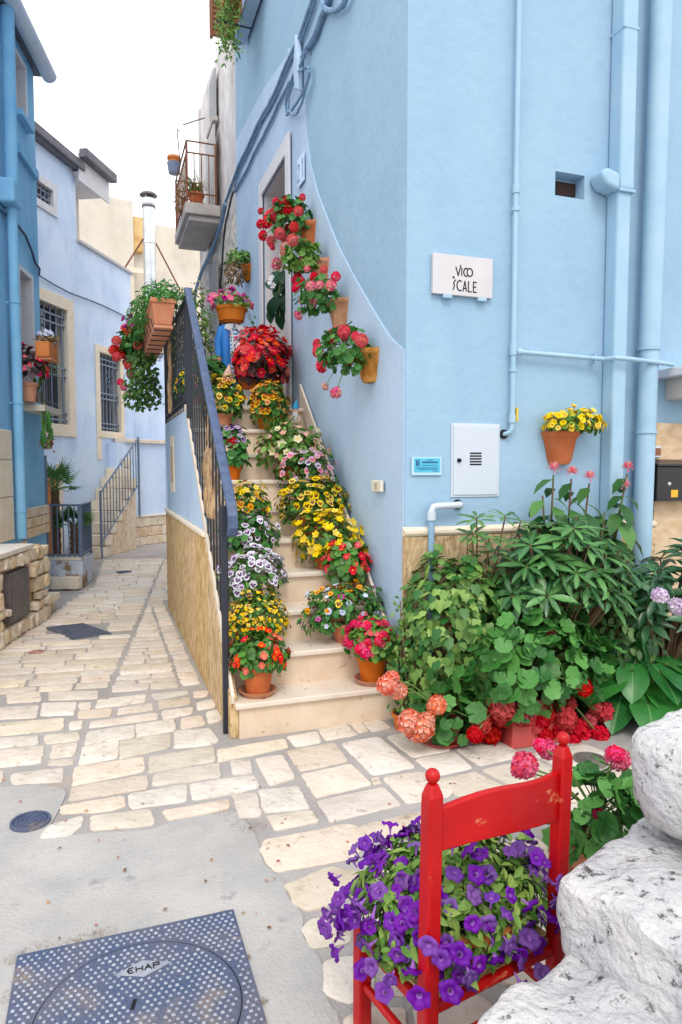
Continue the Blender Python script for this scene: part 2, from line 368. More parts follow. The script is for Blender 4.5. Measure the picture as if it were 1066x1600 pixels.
def rough_block(sx, sy, sz, r=0.03, amp=0.02, sc=4.0, n=10, seed=0, sag=0.0):
    """rounded, weathered stone block around the origin; returns verts, faces"""
    m = MB(); vs = []; fs = []
    idx = {}
    def key(p): return (round(p[0], 5), round(p[1], 5), round(p[2], 5))
    def vid(p):
        k = key(p)
        if k not in idx: idx[k] = len(vs); vs.append(p)
        return idx[k]
    L_ = (sx/2, sy/2, sz/2)
    for ax in range(3):
        a, b = (ax+1) % 3, (ax+2) % 3
        na = max(2, int(n*L_[a]/max(L_))); nb = max(2, int(n*L_[b]/max(L_)))
        for sg in (-1, 1):
            for i in range(na):
                for j in range(nb):
                    q = []
                    for di, dj in ((0, 0), (1, 0), (1, 1), (0, 1)):
                        p = [0, 0, 0]; p[ax] = sg*L_[ax]; p[a] = -L_[a]+2*L_[a]*(i+di)/na; p[b] = -L_[b]+2*L_[b]*(j+dj)/nb
                        q.append(vid(tuple(p)))
                    fs.append(tuple(q) if sg > 0 else tuple(q[::-1]))
    res = []
    for p in vs:
        c = [max(-L_[k]+r, min(L_[k]-r, p[k])) for k in range(3)]
        d = Vector([p[k]-c[k] for k in range(3)])
        q = Vector(c)+(d.normalized()*r if d.length > 1e-6 else d)
        s_ = Vector((seed*3.7, seed*1.3, seed*2.1))
        nv = mnoise.noise_vector(q*sc+s_)*amp + mnoise.noise_vector(q*sc*3.1+s_)*amp*0.4
        q = q+nv
        res.append(q)
    return res, fs
# ================================================================ GROUND AND PAVING
m = MB(); m.add([(-60, -40, 0), (60, -40, 0), (60, 90, 0), (-60, 90, 0)], [(0, 1, 2, 3)])
ground = struct(m.build('ground', MORT))
# smooth concrete repair in the foreground
cp = [(-900, 1232), (0, 1232), (108, 1228), (96, 1262), (66, 1312), (145, 1303), (240, 1299), (268, 1284), (345, 1271), (372, 1268), (388, 1288), (404, 1316), (410, 1352), (448, 1382), (446, 1402),
      (476, 1430), (470, 1468), (505, 1500), (505, 1560), (540, 1600), (640, 2400), (-1500, 2400)]
m = MB()
def smooth_poly(poly, cuts=1, keep=0.75):
    for _ in range(cuts):
        q = []
        n = len(poly)
        for i in range(n):
            a, b = poly[i], poly[(i+1) % n]
            q.append((a[0]*keep+b[0]*(1-keep), a[1]*keep+b[1]*(1-keep)))
            q.append((a[0]*(1-keep)+b[0]*keep, a[1]*(1-keep)+b[1]*keep))
        poly = q
    return poly
gp = [G(x, y) for x, y in cp]
gp = smooth_poly([(p.x, p.y) for p in gp], 2)
m.add([(x, y, 0.005) for x, y in gp], [tuple(range(len(gp)))])
conc = struct(m.build('concrete_path', CONC))

def z4(p): return [(340+x*.3377, 1100+y*.3377) for x, y in p]
def z2(p): return [(x*.3565, 1080+y*.3565) for x, y in p]
def z6(p): return [(380+x*.2814, 1280+y*.2814) for x, y in p]
STONES = [z4(p) for p in [
    [(0, 215), (310, 165), (325, 205), (5, 272)], [(320, 155), (460, 130), (480, 180), (365, 203)], [(465, 118), (590, 95), (650, 145), (500, 172)],
    [(615, 95), (665, 85), (700, 130), (655, 137)], [(672, 84), (745, 72), (805, 112), (715, 132)], [(60, 265), (150, 262), (160, 325), (70, 330)],
    [(175, 258), (300, 240), (360, 345), (240, 382)], [(318, 220), (540, 182), (605, 268), (385, 315)], [(570, 185), (745, 155), (915, 295), (720, 333)],
    [(785, 155), (900, 130), (1080, 205), (1066, 220), (905, 250)], [(390, 330), (615, 280), (715, 375), (455, 437)], [(460, 452), (765, 388), (850, 470), (525, 550)],
    [(710, 350), (740, 342), (760, 368), (725, 376)], [(765, 345), (945, 315), (1090, 400), (1066, 432), (880, 465)], [(915, 260), (1095, 222), (1180, 300), (1010, 336)],
    [(190, 405), (375, 385), (425, 490), (215, 505)], [(65, 425), (180, 415), (205, 520), (105, 535)],
    [(225, 525), (430, 497), (470, 548), (270, 588)], [(655, 568), (1066, 472), (1120, 560), (730, 640)],
    [(1025, 355), (1190, 318), (1330, 390), (1110, 430)], [(1105, 215), (1300, 175), (1420, 240), (1215, 290)], [(820, 115), (930, 90), (1000, 120), (910, 130)],
    [(1100, 455), (1340, 405), (1480, 480), (1160, 550)], [(1220, 310), (1460, 255), (1600, 330), (1360, 380)], [(1380, 395), (1640, 345), (1800, 430), (1520, 475)],
    [(1450, 235), (1700, 190), (1880, 260), (1640, 320)], [(1680, 330), (1920, 275), (2150, 360), (1850, 420)], [(1540, 490), (1840, 435), (2100, 520), (1700, 600)]]]
STONES += [z2(p) for p in [
    [(30, 15), (175, 5), (180, 45), (35, 55)], [(215, 5), (430, 0), (425, 35), (215, 42)], [(-40, 78), (170, 65), (160, 118), (-40, 126)], [(185, 55), (335, 50), (325, 105), (180, 112)],
    [(345, 55), (400, 52), (398, 80), (345, 82)], [(345, 88), (490, 78), (485, 112), (345, 122)], [(-60, 150), (280, 120), (275, 170), (-60, 205)], [(305, 138), (362, 130), (360, 165), (305, 172)],
    [(-60, 213), (165, 198), (168, 238), (-60, 256)], [(195, 195), (345, 182), (345, 220), (200, 235)], [(-50, 268), (195, 245), (180, 318), (-50, 340)], [(230, 240), (340, 230), (325, 285), (220, 298)],
    [(215, 308), (320, 298), (318, 325), (210, 328)], [(50, 365), (275, 338), (275, 400), (55, 412)], [(-120, 360), (15, 350), (10, 400), (-120, 410)], [(430, 40), (640, 15), (635, 50), (420, 78)],
    [(520, 78), (665, 55), (668, 85), (515, 105)], [(390, 165), (400, 135), (690, 97), (692, 125)], [(385, 180), (590, 150), (588, 205), (372, 238)], [(597, 150), (765, 125), (768, 175), (600, 205)],
    [(345, 328), (365, 245), (520, 218), (515, 295)], [(527, 218), (745, 188), (742, 250), (524, 300)], [(712, 88), (845, 72), (845, 100), (715, 128)], [(795, 120), (885, 108), (900, 150), (795, 168)],
    [(765, 178), (920, 165), (960, 220), (920, 240), (765, 253)], [(655, 290), (935, 245), (945, 310), (655, 360)], [(330, 335), (630, 290), (632, 355), (315, 420)], [(315, 425), (645, 372), (650, 430), (305, 485)],
    [(675, 365), (960, 320), (968, 380), (670, 420)], [(835, 412), (1112, 372), (1138, 422), (1050, 447), (845, 482)], [(565, 455), (815, 410), (818, 485), (570, 520)], [(270, 505), (545, 460), (550, 505), (480, 530), (265, 540)],
    [(400, 550), (660, 520), (678, 590), (400, 615)], [(185, 625), (220, 590), (365, 550), (360, 590), (300, 640), (180, 652)], [(710, 530), (1000, 480), (1005, 520), (745, 570)],
    [(865, 50), (945, 35), (940, 75), (865, 85)], [(850, 5), (915, 0), (910, 25), (850, 30)], [(665, 15), (820, 0), (825, 15), (680, 40)], [(695, 42), (830, 28), (835, 60), (700, 80)], [(905, 95), (965, 82), (975, 130), (915, 145)]]]
STONES += [z6(p) for p in [
    [(95, 175), (120, 122), (590, 28), (665, 60), (690, 140), (600, 225), (180, 298), (128, 235)], [(230, 375), (480, 270), (640, 300), (640, 420), (370, 517), (285, 480)],
    [(330, 620), (375, 560), (500, 555), (600, 600), (590, 690), (380, 725)], [(450, 800), (600, 760), (720, 840), (720, 980), (600, 1030), (450, 975)], [(555, 1115), (700, 1060), (900, 1060), (900, 1240), (600, 1240)],
    [(720, 190), (1050, 110), (1250, 170), (1150, 330), (760, 400)], [(680, 500), (1000, 420), (1150, 520), (900, 700), (700, 690)], [(780, 800), (1050, 720), (1250, 850), (1050, 1000), (800, 980)],
    [(1200, 420), (1600, 330), (1750, 480), (1400, 620), (1230, 560)], [(1300, 700), (1700, 600), (1900, 750), (1600, 950), (1350, 900)], [(950, 1050), (1300, 980), (1500, 1150), (1300, 1350), (980, 1300)],
    [(1300, 180), (1600, 100), (1800, 230), (1500, 300)], [(1800, 350), (2150, 280), (2350, 430), (1950, 560)], [(1850, 150), (2200, 60), (2400, 200), (2050, 280)]]]
def stone_mesh(m, poly, top=0.0075):
    q = []
    n = len(poly)
    for i in range(n):
        a, b = Vector(poly[i]), Vector(poly[(i+1) % n])
        k = max(2, min(6, int((b-a).length/0.05)))
        for j in range(k):
            q.append(a.lerp(b, j/k))
    q = [Vector(p) for p in smooth_poly([(p.x, p.y) for p in q], 1, 0.78)]
    c = sum(q, Vector((0, 0)))/len(q)
    amp = 0.0045
    q = [p+Vector((mnoise.noise(Vector((p.x*22, p.y*22, 0))), mnoise.noise(Vector((p.x*22, p.y*22, 9)))))*amp*1.6 for p in q]
    n = len(q)
    def ring(ins, z):
        r_ = []
        for p in q:
            d = (c-p); L = d.length
            pp = p+d*(min(ins, L*0.4)/max(L, 1e-4)); r_.append((pp.x, pp.y, z))
        return r_
    tl = [U(-.02, .02), U(-.02, .02)]
    dz = U(-0.0015, 0.002)
    r0, r1, r2, r3 = ring(-.004, -0.02), ring(-.004, 0.003), ring(-0.001, top-0.0015+dz), ring(0.005, top+dz)
    r3 = [(x, y, z+(x-c.x)*tl[0]*0.4+(y-c.y)*tl[1]*0.4+mnoise.noise(Vector((x*14, y*14, 3)))*0.002) for x, y, z in r3]
    vs = r0+r1+r2+r3+[(c.x, c.y, top+dz+0.001)]
    fs = []
    for k in range(3):
        fs += [(k*n+i, k*n+(i+1) % n, (k+1)*n+(i+1) % n, (k+1)*n+i) for i in range(n)]
    fs += [(3*n+i, 3*n+(i+1) % n, 4*n) for i in range(n)]
    return m.add(vs, fs)
npav = 0
def paving(poly):
    global npav
    # local origin at the stone's centre
    cx = sum(p[0] for p in poly)/len(poly); cy = sum(p[1] for p in poly)/len(poly)
    m = MB(); stone_mesh(m, poly)
    m.v = [(x-cx, y-cy, z) for x, y, z in m.v]
    o = m.build('paving_stone', PAVE, ground, world=False, smooth=True); o.location = (cx, cy, 0); npav += 1
for p in STONES:
    gpts = [G(x, y) for x, y in p]
    paving([(q.x, q.y) for q in gpts])
# courses of setts up the alley, three bands between the left walls and the stair
def left_edge(y): return -0.85+(y-6.37)*0.243+0.03 if y < 9 else -0.12+(y-9.4)*0.05
def course(y, x0, x1, slant, dmin, dmax, d):
    x = x1
    while x > x0+0.05:
        L = U(dmin, dmax)
        xa = max(x0, x-L)
        if xa-x0 < 0.09: xa = x0
        g_ = U(0.006, 0.014)
        yy = lambda X: y+slant*(X-x1)
        jj = lambda: U(-0.007, 0.007)
        P = [(xa+g_+jj(), yy(xa)+jj()), (x-g_+jj(), yy(x)+jj()), (x-g_+jj(), yy(x)+d-0.020+jj()), (xa+g_+jj(), yy(xa)+d-0.020+jj())]
        cx, cy = (xa+x)/2, yy((xa+x)/2)+d/2
        ug = ((cx+0.238)*0.966-(cy-6.81)*0.26)*0.966; vg = (cx+0.238)*0.44+(cy-6.81)*0.9
        bad = (abs((cx+0.24)-(-(cy-6.81)*0.49)) < 0.25 and abs(cy-6.81-0.24*(cx+.24)) < 0.34) or (cy > 9.0 and cx < -0.05 and cy < 10.2)
        if not bad and x-xa > 0.06: paving(P)
        x = xa
y = 4.86
while y < 8.0:                     # narrow band beside the stair wall
    d = U(0.11, 0.2); course(y, 0.50, 0.645, 0.0, 0.14, 0.15, d); y += d
y = 4.83
while y < 11.4:                    # middle band
    d = U(0.10, 0.165) + (0.05 if y > 8 else 0)
    xr = 0.49 if y < 7.7 else 0.49+(y-7.7)*0.55
    xl = 0.03 + (y-4.83)*0.14
    course(y, xl, xr, -0.10, 0.15, 0.33 if y < 8 else 0.5, d); y += d
y = 5.0
while y < 11.8:                    # left band
    d = U(0.13, 0.21) + (0.06 if y > 8 else 0)
    xr = 0.0 + (y-4.83)*0.14
    xl = left_edge(y)
    course(y, xl, xr, -0.12, 0.20, 0.42 if y < 8 else 0.55, d); y += d
# ================================================================ CORNER HOUSE
YF, XW = 3.80, 1.745
FRONT = Wall((XW, YF), 90)
SIDE = Wall((XW, YF), 0, side=-1)
def holed(m, W, s0, s1, zb, zt, holes, mi=0, back=1):
    """front face with recessed openings: holes = (s0, s1, z0, z1, depth)"""
    ss = sorted(set([s0, s1]+[h[0] for h in holes]+[h[1] for h in holes]))
    zs = sorted(set([zb, zt]+[h[2] for h in holes]+[h[3] for h in holes]))
    ss = [s for s in ss if s0 <= s <= s1]; zs = [z for z in zs if zb <= z <= zt]
    for a, b in zip(ss, ss[1:]):
        for c, d in zip(zs, zs[1:]):
            ms, mz = (a+b)/2, (c+d)/2
            if any(h[0] < ms < h[1] and h[2] < mz < h[3] for h in holes): continue
            m.add([W.P(a, c), W.P(b, c), W.P(b, d), W.P(a, d)], [(0, 1, 2, 3)], mi)
    for h in holes:
        a, b, c, d, k = h[:5]
        f = [W.P(a, c), W.P(b, c), W.P(b, d), W.P(a, d)]; g_ = [W.P(a, c, -k), W.P(b, c, -k), W.P(b, d, -k), W.P(a, d, -k)]
        mr = h[5] if len(h) > 5 else mi
        for i in range(4):
            j = (i+1) % 4; m.add([f[i], f[j], g_[j], g_[i]], [(0, 1, 2, 3)], mr)
        m.add(g_, [(0, 1, 2, 3)], back)
house = thing('corner_house', 'tall light blue plastered corner house with street sign and outdoor stair', 'house', (XW, YF, 0))
v0, v1 = FRONT.hit(868, 267), FRONT.hit(913, 312)
m = MB(); holed(m, FRONT, 0, 5.2, 0, 9.2, [(v0[0], v1[0], v1[1], v0[1], 0.10)], 0, 0)
m.build('front_wall', BLUE, house)
m = MB(); a, b = FRONT.hit(868, 284, -.1), FRONT.hit(897, 309, -.1)
m.box(a[0], -0.004, b[1], b[0], 0.012, a[1], 0, FRONT.M(0, 0, -0.10)); m.build('vent_opening', mat('vent_brown', (.05,.03,.025), rough=.9), house)
D0, D1, DZ0, DZ1 = 6.47-YF, 7.49-YF, 2.073, 4.50
m = MB(); holed(m, SIDE, 0, 9.12-YF, 0, 9.2, [(D0, D1, DZ0, DZ1, 0.34, 1)], 0, 1)
wa, wb = SIDE.hit(372, 112), SIDE.hit(398, 40)
m.build('side_wall', [BLUE, WHITEP], house)
# raised pale lower plaster that follows the stair with a curved edge
cur = [SIDE.hit(*p) for p in [(631, 546), (612, 528), (594, 500), (575, 468), (552, 428), (530, 385), (512, 340), (497, 300), (486, 255), (480, 210), (478, 150), (477, 85)]]
poly = [(0.012, 0.0), (0.012, cur[0][1])]+[(s, z) for s, z in cur]
top = poly[-1]
poly += [(7.2-YF, top[1]+0.35), (8.3-YF, top[1]+0.5), (9.11-YF, top[1]+0.55), (9.11-YF, 0.0)]
m = MB()
xs = [p for p in poly if p[0] <= D0-0.16]
def side_fn(a, b, h): return SIDE.P(a, b, h)
pA = [p for p in poly[:-4] if p[0] < D0] + [(D0-0.0005, poly[-4][1] if poly[-5][0] < D0 else poly[-5][1]), (D0-0.0005, 0.0)]
m.prism(pA, 0.0, 0.008, side_fn)
zt = top[1]+0.3
m.prism([(D0, DZ1), (D1, DZ1), (D1, zt+0.2), (D0, zt)], 0.0, 0.008, side_fn)
m.prism([(D1, 0), (9.11-YF, 0), (9.11-YF, zt+0.35), (D1, zt+0.2)], 0.0, 0.008, side_fn)
m.build('plaster_band', LAV, house)
# door surround, door leaf
df = bpy.data.objects.new('door_frame', None)
m = MB(); m.box(D0-0.14, 0.023, DZ0, D0, 0.045, DZ1+0.16, 0, SIDE.M(0, 0)); m.build('jamb', WHITEP, house, bevel=0.004)
m = MB(); m.box(D1, 0.023, DZ0, D1+0.14, 0.045, DZ1+0.16, 0, SIDE.M(0, 0)); m.build('jamb', WHITEP, house, bevel=0.004)
m = MB(); m.box(D0+0.001, 0.023, DZ1, D1-0.001, 0.045, DZ1+0.16, 0, SIDE.M(0, 0)); m.build('lintel', WHITEP, house, bevel=0.004)
m = MB(); m.box(D0+0.001, -0.30, DZ0, D1-0.001, 0.05, DZ0+0.12, 0, SIDE.M(0, 0)); m.build('threshold', TREAD, house, bevel=0.004)
m = MB(); m.box(D0+0.01, -0.33, DZ0+0.12, D1-0.01, -0.27, DZ1-0.01, 0, SIDE.M(0, 0)); dl = m.build('door', BROWNW, house)
for i in range(2):
    for j in range(3):
        m = MB(); x0 = D0+0.08+i*0.46; z0 = DZ0+0.24+j*0.74
        m.box(x0, -0.269, z0, x0+0.38, -0.25, z0+0.6, 0, SIDE.M(0, 0)); m.build('panel', BROWNW, dl, bevel=0.006)
bpy.data.objects.remove(df)
# house number tile
m = MB(); a = SIDE.hit(470, 252); b = SIDE.hit(480, 282)
m.box(b[0], 0.022, b[1], a[0], 0.032, a[1], 0, SIDE.M(0, 0)); tile = m.build('number_tile', mat('tile_pale', (0.50, 0.66, 0.86), rough=0.35), house)
# strokes: letters drawn as flat bars in a wall plane
def strokes(m, lines, fn, w, h0, h1, mi=0):
    for pts in lines:
        for a, b in zip(pts, pts[1:]):
            a = Vector(a); b = Vector(b); d = (b-a)
            if d.length < 1e-6: continue
            d = d.normalized(); p = Vector((-d.y, d.x))*w/2; e = d*w*0.35
            q = [a-e+p, a-e-p, b+e-p, b+e+p]
            m.prism([(v.x, v.y) for v in q], h0, h1, fn, mi)
def arc(cx, cy, rx, ry, a0, a1, n=12): return [(cx+rx*math.cos(R(a0+(a1-a0)*i/n)), cy+ry*math.sin(R(a0+(a1-a0)*i/n))) for i in range(n+1)]
m = MB()
sc_, mid, zm = 0.085, (a[0]+b[0])/2, (a[1]+b[1])/2
two = [(-0.05, 0.06), (0.0, 0.09), (0.045, 0.06), (0.03, 0.01), (-0.05, -0.09), (0.05, -0.09)]
one = [(-0.03, 0.06), (0.0, 0.09), (0.0, -0.09)]
strokes(m, [[(mid-(x-0.05)*0.9+0.0, zm+z*0.75) for x, z in two[::1]]] if False else [[(mid+0.06-x*0.6, zm+z*0.8) for x, z in two], [(mid-0.07-x*0.6, zm+z*0.8) for x, z in one]], side_fn, 0.014, 0.0325, 0.0335)
m.build('house_number', mat('number_blue', (0.10, 0.22, 0.45), rough=0.4), tile, kind='stuff')
# upper window with shutters and planter shelf
wz0, wz1 = 6.62, 8.3
wy0, wy1 = 7.32-YF, 8.30-YF
m = MB(); m.box(wy0, 0.0, wz0, wy1, 0.03, wz1, 0, SIDE.M(0, 0)); win = m.build('window', WHITEP, house)
m = MB(); m.box(wy0+0.08, 0.031, wz0+0.06, wy1-0.08, 0.035, wz1-0.06, 0, SIDE.M(0, 0)); m.build('pane', GLASS, win)
m = MB(); m.box(wy0-0.06, 0.023, wz0-0.07, wy1+0.06, 0.16, wz0-0.002, 0, SIDE.M(0, 0)); m.build('sill', LAV, win, bevel=0.006)
for s_, e_ in ((wy0-0.10, 0.30), (wy1+0.16, 0.42)):
    m = MB()
    for i in range(26): m.box(s_-0.02, 0.05, wz0+0.03+i*0.062, s_+0.02, e_-0.02, wz0+0.075+i*0.062, 0, SIDE.M(0, 0))
    for d in (0.04, e_-0.03): m.box(s_-0.024, d, wz0, s_+0.024, d+0.035, wz1, 0, SIDE.M(0, 0))
    sh = m.build('shutter', BROWNW, house)
# base moulding and tufa cladding of the front
m = MB()
prof = [(0.0, -0.03), (0.03, -0.03), (0.045, -0.012), (0.045, 0.008), (0.022, 0.022), (0.0, 0.028)]
m.prism(prof, 0.0, 1.93, lambda d, z, s: FRONT.P(s-0.02, 1.157+z, d)); m.build('moulding', LIMEST, house, bevel=0.004)
sx = [0.0, 0.42, 0.80, 1.22, 1.60, 1.91]
for i, (p, q) in enumerate(zip(sx, sx[1:])):
    for z0, z1 in ((0.0, 0.56), (0.565, 1.125)):
        m = MB(); m.box(p-(0.02 if i == 0 else -0.003), 0.0, z0, q-0.003, 0.03+U(0, .006), z1, 0, FRONT.M(0, 0)); m.build('cladding_slab', CLAD, house, bevel=0.006)
m = MB(); m.box(0.35, -5.2, 0, 5.15, -0.36, 9.15, 0, FRONT.M(0, 0)); m.build('inner_core', PALE, house)
m = MB(); m.box(-0.02, -5.3, 9.2, 5.25, 0.02, 9.3, 0, FRONT.M(0, 0)); m.build('roof', CREAM, house)
# entrance surround at the right end of the front
m = MB()
for (x0, y0, x1, y1) in ((1022, 661, 1088, 752), (1019, 756, 1060, 860), (1018, 862, 1060, 960)):
    a = FRONT.hit(x0, y0); b = FRONT.hit(x1, y1)
    m = MB(); m.box(a[0], 0.0, b[1], b[0]+0.001, 0.026, a[1], 0, FRONT.M(0, 0)); m.build('stone_slab', mat('travertine', (0.56, 0.38, 0.22), (0.70, 0.53, 0.36), rough=0.6, scale=9, bump=0.2, stretch=(1, 1, 2)), house, bevel=0.003)
a = FRONT.hit(1022, 588)
m = MB(); m.box(a[0], 0.0, a[1]-0.02, 5.1, 0.34, a[1]+0.04, 0, FRONT.M(0, 0)); m.build('canopy_slab', WHITEP, house, bevel=0.006)
m = MB(); m.box(a[0]+0.10, 0.0, a[1]-0.16, 5.0, 0.26, a[1]-0.021, 0, FRONT.M(0, 0)); m.build('canopy_beam', mat('canopy_beam', (0.62, 0.55, 0.50), rough=0.8), house, bevel=0.004)

# ================================================================ OUTSIDE STAIR
XS0 = 0.70
STP = [(3.78+0.235*k, 0.21+0.207*k) for k in range(10)]
stair = thing('outdoor_staircase', 'steep marble outside stair climbing along the blue house wall to a door', 'staircase', (XS0, 3.78, 0))
for k, (ys, zs) in enumerate(STP):
    zp = STP[k-1][1] if k else 0.0
    yb = STP[k+1][0]+0.03 if k < 9 else 7.72
    m = MB(); m.box(XS0+0.012, ys+0.004, max(0, zp-0.01), XW, ys+0.030, zs-0.032); m.build('riser', RISER, stair)
    m = MB(); m.box(XS0-0.012, ys-0.022, zs-0.032, XW, yb-0.001, zs); m.build('tread' if k < 9 else 'landing', TREAD, stair, bevel=0.007)
m = MB()
core = [(STP[0][0]+0.035, 0.0)]
for k, (ys, zs) in enumerate(STP): core += [(ys+0.035, zs-0.04), ((STP[k+1][0]+0.035 if k < 9 else 7.70), zs-0.04)]
core += [(7.70, 0.0)]
def stair_fn(a, b, h): return Vector((h, a, b))
m.prism(core, XS0+0.02, XW-0.001, stair_fn); m.build('core', mat('stair_core', (0.5, 0.42, 0.33), rough=0.9), stair)
def nose(y): return min(0.21+0.881*(y-3.78), 2.04)
# side cheek: tufa slabs below, blue plaster above the moulding
cuts = [3.80, 4.10, 4.66, 5.30, 5.95, 6.60, 7.20, 7.76]
for p, q in zip(cuts, cuts[1:]):
    pl = [(p+0.002, 0.0), (q-0.002, 0.0)]
    tq, tp = min(1.065, nose(q)-0.035), min(1.065, nose(p)-0.035)
    if tp < 1.065 <= tq:
        yk = 3.78+(1.065+0.035-0.21)/0.881; pl += [(q-0.002, 1.065), (yk, 1.065)]
    else: pl += [(q-0.002, tq)]
    pl += [(p+0.002, tp)]
    m = MB(); m.prism(pl, XS0-0.035, XS0+0.01+U(0, .003), stair_fn); m.build('cladding_slab', CLAD, stair, bevel=0.004)
yk = 3.78+(1.09+0.03-0.21)/0.881
m = MB(); m.prism([(yk, 1.10), (7.755, 1.10), (7.755, 2.03), (5.86, 2.03)], XS0-0.02, XS0+0.012, stair_fn); cheek = m.build('cheek_wall', LAV, stair, bevel=0.003)
m = MB(); m.prism([(yk-0.04, 1.066), (7.77, 1.066), (7.77, 1.099), (yk, 1.099)], XS0-0.05, XS0+0.01, stair_fn); m.build('moulding', LIMEST, stair, bevel=0.006)
m = MB(); m.box(XS0-0.03, 7.701, 0, XW-0.003, 7.759, 2.025); m.build('end_wall', LAV, stair)
m = MB(); m.prism([(3.80, 0.205), (5.87, 2.03), (5.92, 2.03), (5.92, 2.075), (5.86, 2.075), (3.79, 0.25)], XS0-0.03, XS0-0.013, stair_fn); m.build('string_edge', TREAD, stair)
# skirting along the house wall
m = MB(); m.prism([(3.83, 0.21), (5.99, 2.11), (5.99, 2.30), (3.83, 0.40)], XW-0.024, XW-0.045, stair_fn); m.build('skirting', TREAD, stair, bevel=0.004)
# small framed niche low on the cheek; recess shade painted as a darker panel
for nm, (a, b, c, d), mt_, x0 in (('niche_frame', (6.86, 7.20, 1.30, 1.86), LIMEST, 0.032), ('niche_shade_panel', (6.93, 7.13, 1.40, 1.76), mat('niche_shade', (0.45, 0.34, 0.26), rough=0.9), 0.036)):
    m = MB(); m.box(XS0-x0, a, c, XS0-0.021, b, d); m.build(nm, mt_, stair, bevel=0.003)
# ---------------------------------------------------------------- railing
XR = 0.688
rail = thing('stair_railing', 'black iron railing with broad blue-grey handrail up the marble stair', 'railing', (XR, 3.85, 0))
def rtop(y): return 1.335+0.872*(y-3.83)
top_ = [(3.845, 1.155), (3.800, 1.165), (3.782, 1.21), (3.785, 1.28), (3.83, 1.352), (5.69, 2.995), (5.735, 2.995)]
bot_ = [(5.735, 2.958), (5.70, 2.958), (3.842, 1.316), (3.814, 1.262), (3.812, 1.218), (3.845, 1.185)]
m = MB(); m.prism(top_+bot_, XR-0.028, XR+0.028, stair_fn); m.build('handrail', RAILB, rail, bevel=0.008)
m = MB(); m.box(XR-0.050, 3.885, -0.005, XR-0.018, 3.917, 1.33); m.build('newel_post', IRON, rail, bevel=0.003)
yb_ = 4.0
while yb_ < 5.72:
    m = MB(); m.box(XR-0.006, yb_-0.006, nose(yb_)+0.005, XR+0.006, yb_+0.006, rtop(yb_)-0.03); m.build('baluster', IRON, rail); yb_ += 0.125
m = MB(); m.box(XR-0.02, 5.71, 1.95, XR+0.02, 5.75, 2.955); m.build('newel_post', IRON, rail, bevel=0.003)
yb_ = 5.84
while yb_ < 7.7:
    m = MB(); m.box(XR-0.006, yb_-0.006, 2.0, XR+0.006, yb_+0.006, 2.92); m.build('baluster', IRON, rail); yb_ += 0.13
m = MB(); m.box(XR-0.014, 5.751, 2.921, XR+0.014, 7.74, 2.95); m.build('landing_rail', IRON, rail, bevel=0.003)
m = MB(); m.box(XR-0.012, 5.751, 2.10, XR+0.012, 7.74, 2.122); m.build('bottom_bar', IRON, rail)
m = MB(); m.box(XR-0.016, 7.741, 1.78, XR+0.016, 7.775, 2.96); m.build('newel_post', IRON, rail, bevel=0.003)
m = MB(); m.box(XR-0.014, 3.93, 0.31, XR+0.002, 3.93+0.001, 0.312)
# ================================================================ FITTINGS ON THE CORNER HOUSE
def pipe(m, W, pts, r, seg=12, d=None):
    m.tube([W.P(s, z, dd) for s, z, dd in pts], r, seg)
def collar(m, W, s, z, d, r, h=0.04):
    m.tube([W.P(s, z-h/2, d), W.P(s, z+h/2, d)], r, 14)
def clip(m, W, s, z, d, r):
    m.tube([W.P(s, z-0.008, d), W.P(s, z+0.008, d)], r+0.006, 14); m.box(s-0.006, 0.0, z-0.008, s+0.006, d, z+0.008, 0, W.M(0, 0))
# thin gas pipe
s, _ = FRONT.hit(800, 300)
zb = FRONT.hit(793, 655)[1]; zt_ = 8.8; zj = FRONT.hit(797, 548)[1]
t = thing('gas_pipe', 'slim light blue gas pipe with yellow tap beside the street sign', 'pipe', FRONT.P(s, zb))
m = MB(); pipe(m, FRONT, [(s, zt_, 0.045), (s, zb, 0.045)], 0.017); pp = m.build('pipe', PIPEB, t, smooth=True)
m = MB(); pipe(m, FRONT, [(s, zb+0.001, 0.045), (s, zb-0.06, 0.045), (s-0.012, zb-0.085, 0.04), (s-0.03, zb-0.095, 0.02), (s-0.035, zb-0.096, -0.01)], 0.015); m.build('elbow', PIPEB, t, smooth=True)
m = MB(); m.lathe([(0.03, 0), (0.03, 0.008), (0.012, 0.01)], 16, 0, M=FRONT.M(s-0.035, zb-0.096, 0.002) @ Matrix.Rotation(-math.pi/2, 4, 'X')); m.build('wall_rosette', DARK, t)
m = MB(); m.box(s+0.02, 0.04, zb-0.02, s+0.032, 0.065, zb+0.07, 0, FRONT.M(0, 0)); m.build('tap_handle', mat('yellow_tap', (0.75, 0.5, 0.04), rough=0.4), t, bevel=0.003)
for zz, hh in ((zj, 0.07), (zj-0.13, 0.02), (FRONT.hit(800, 300)[1], 0.05), (FRONT.hit(800, 330)[1], 0.018), (zb+0.0, 0.05)):
    m = MB(); collar(m, FRONT, s, zz, 0.045, 0.023, hh); m.build('coupling', PIPEB, t, smooth=True)
for zz in (zj-0.13, FRONT.hit(800, 332)[1], 4.6):
    m = MB(); clip(m, FRONT, s, zz, 0.045, 0.018); m.build('clip', PIPEB, t)
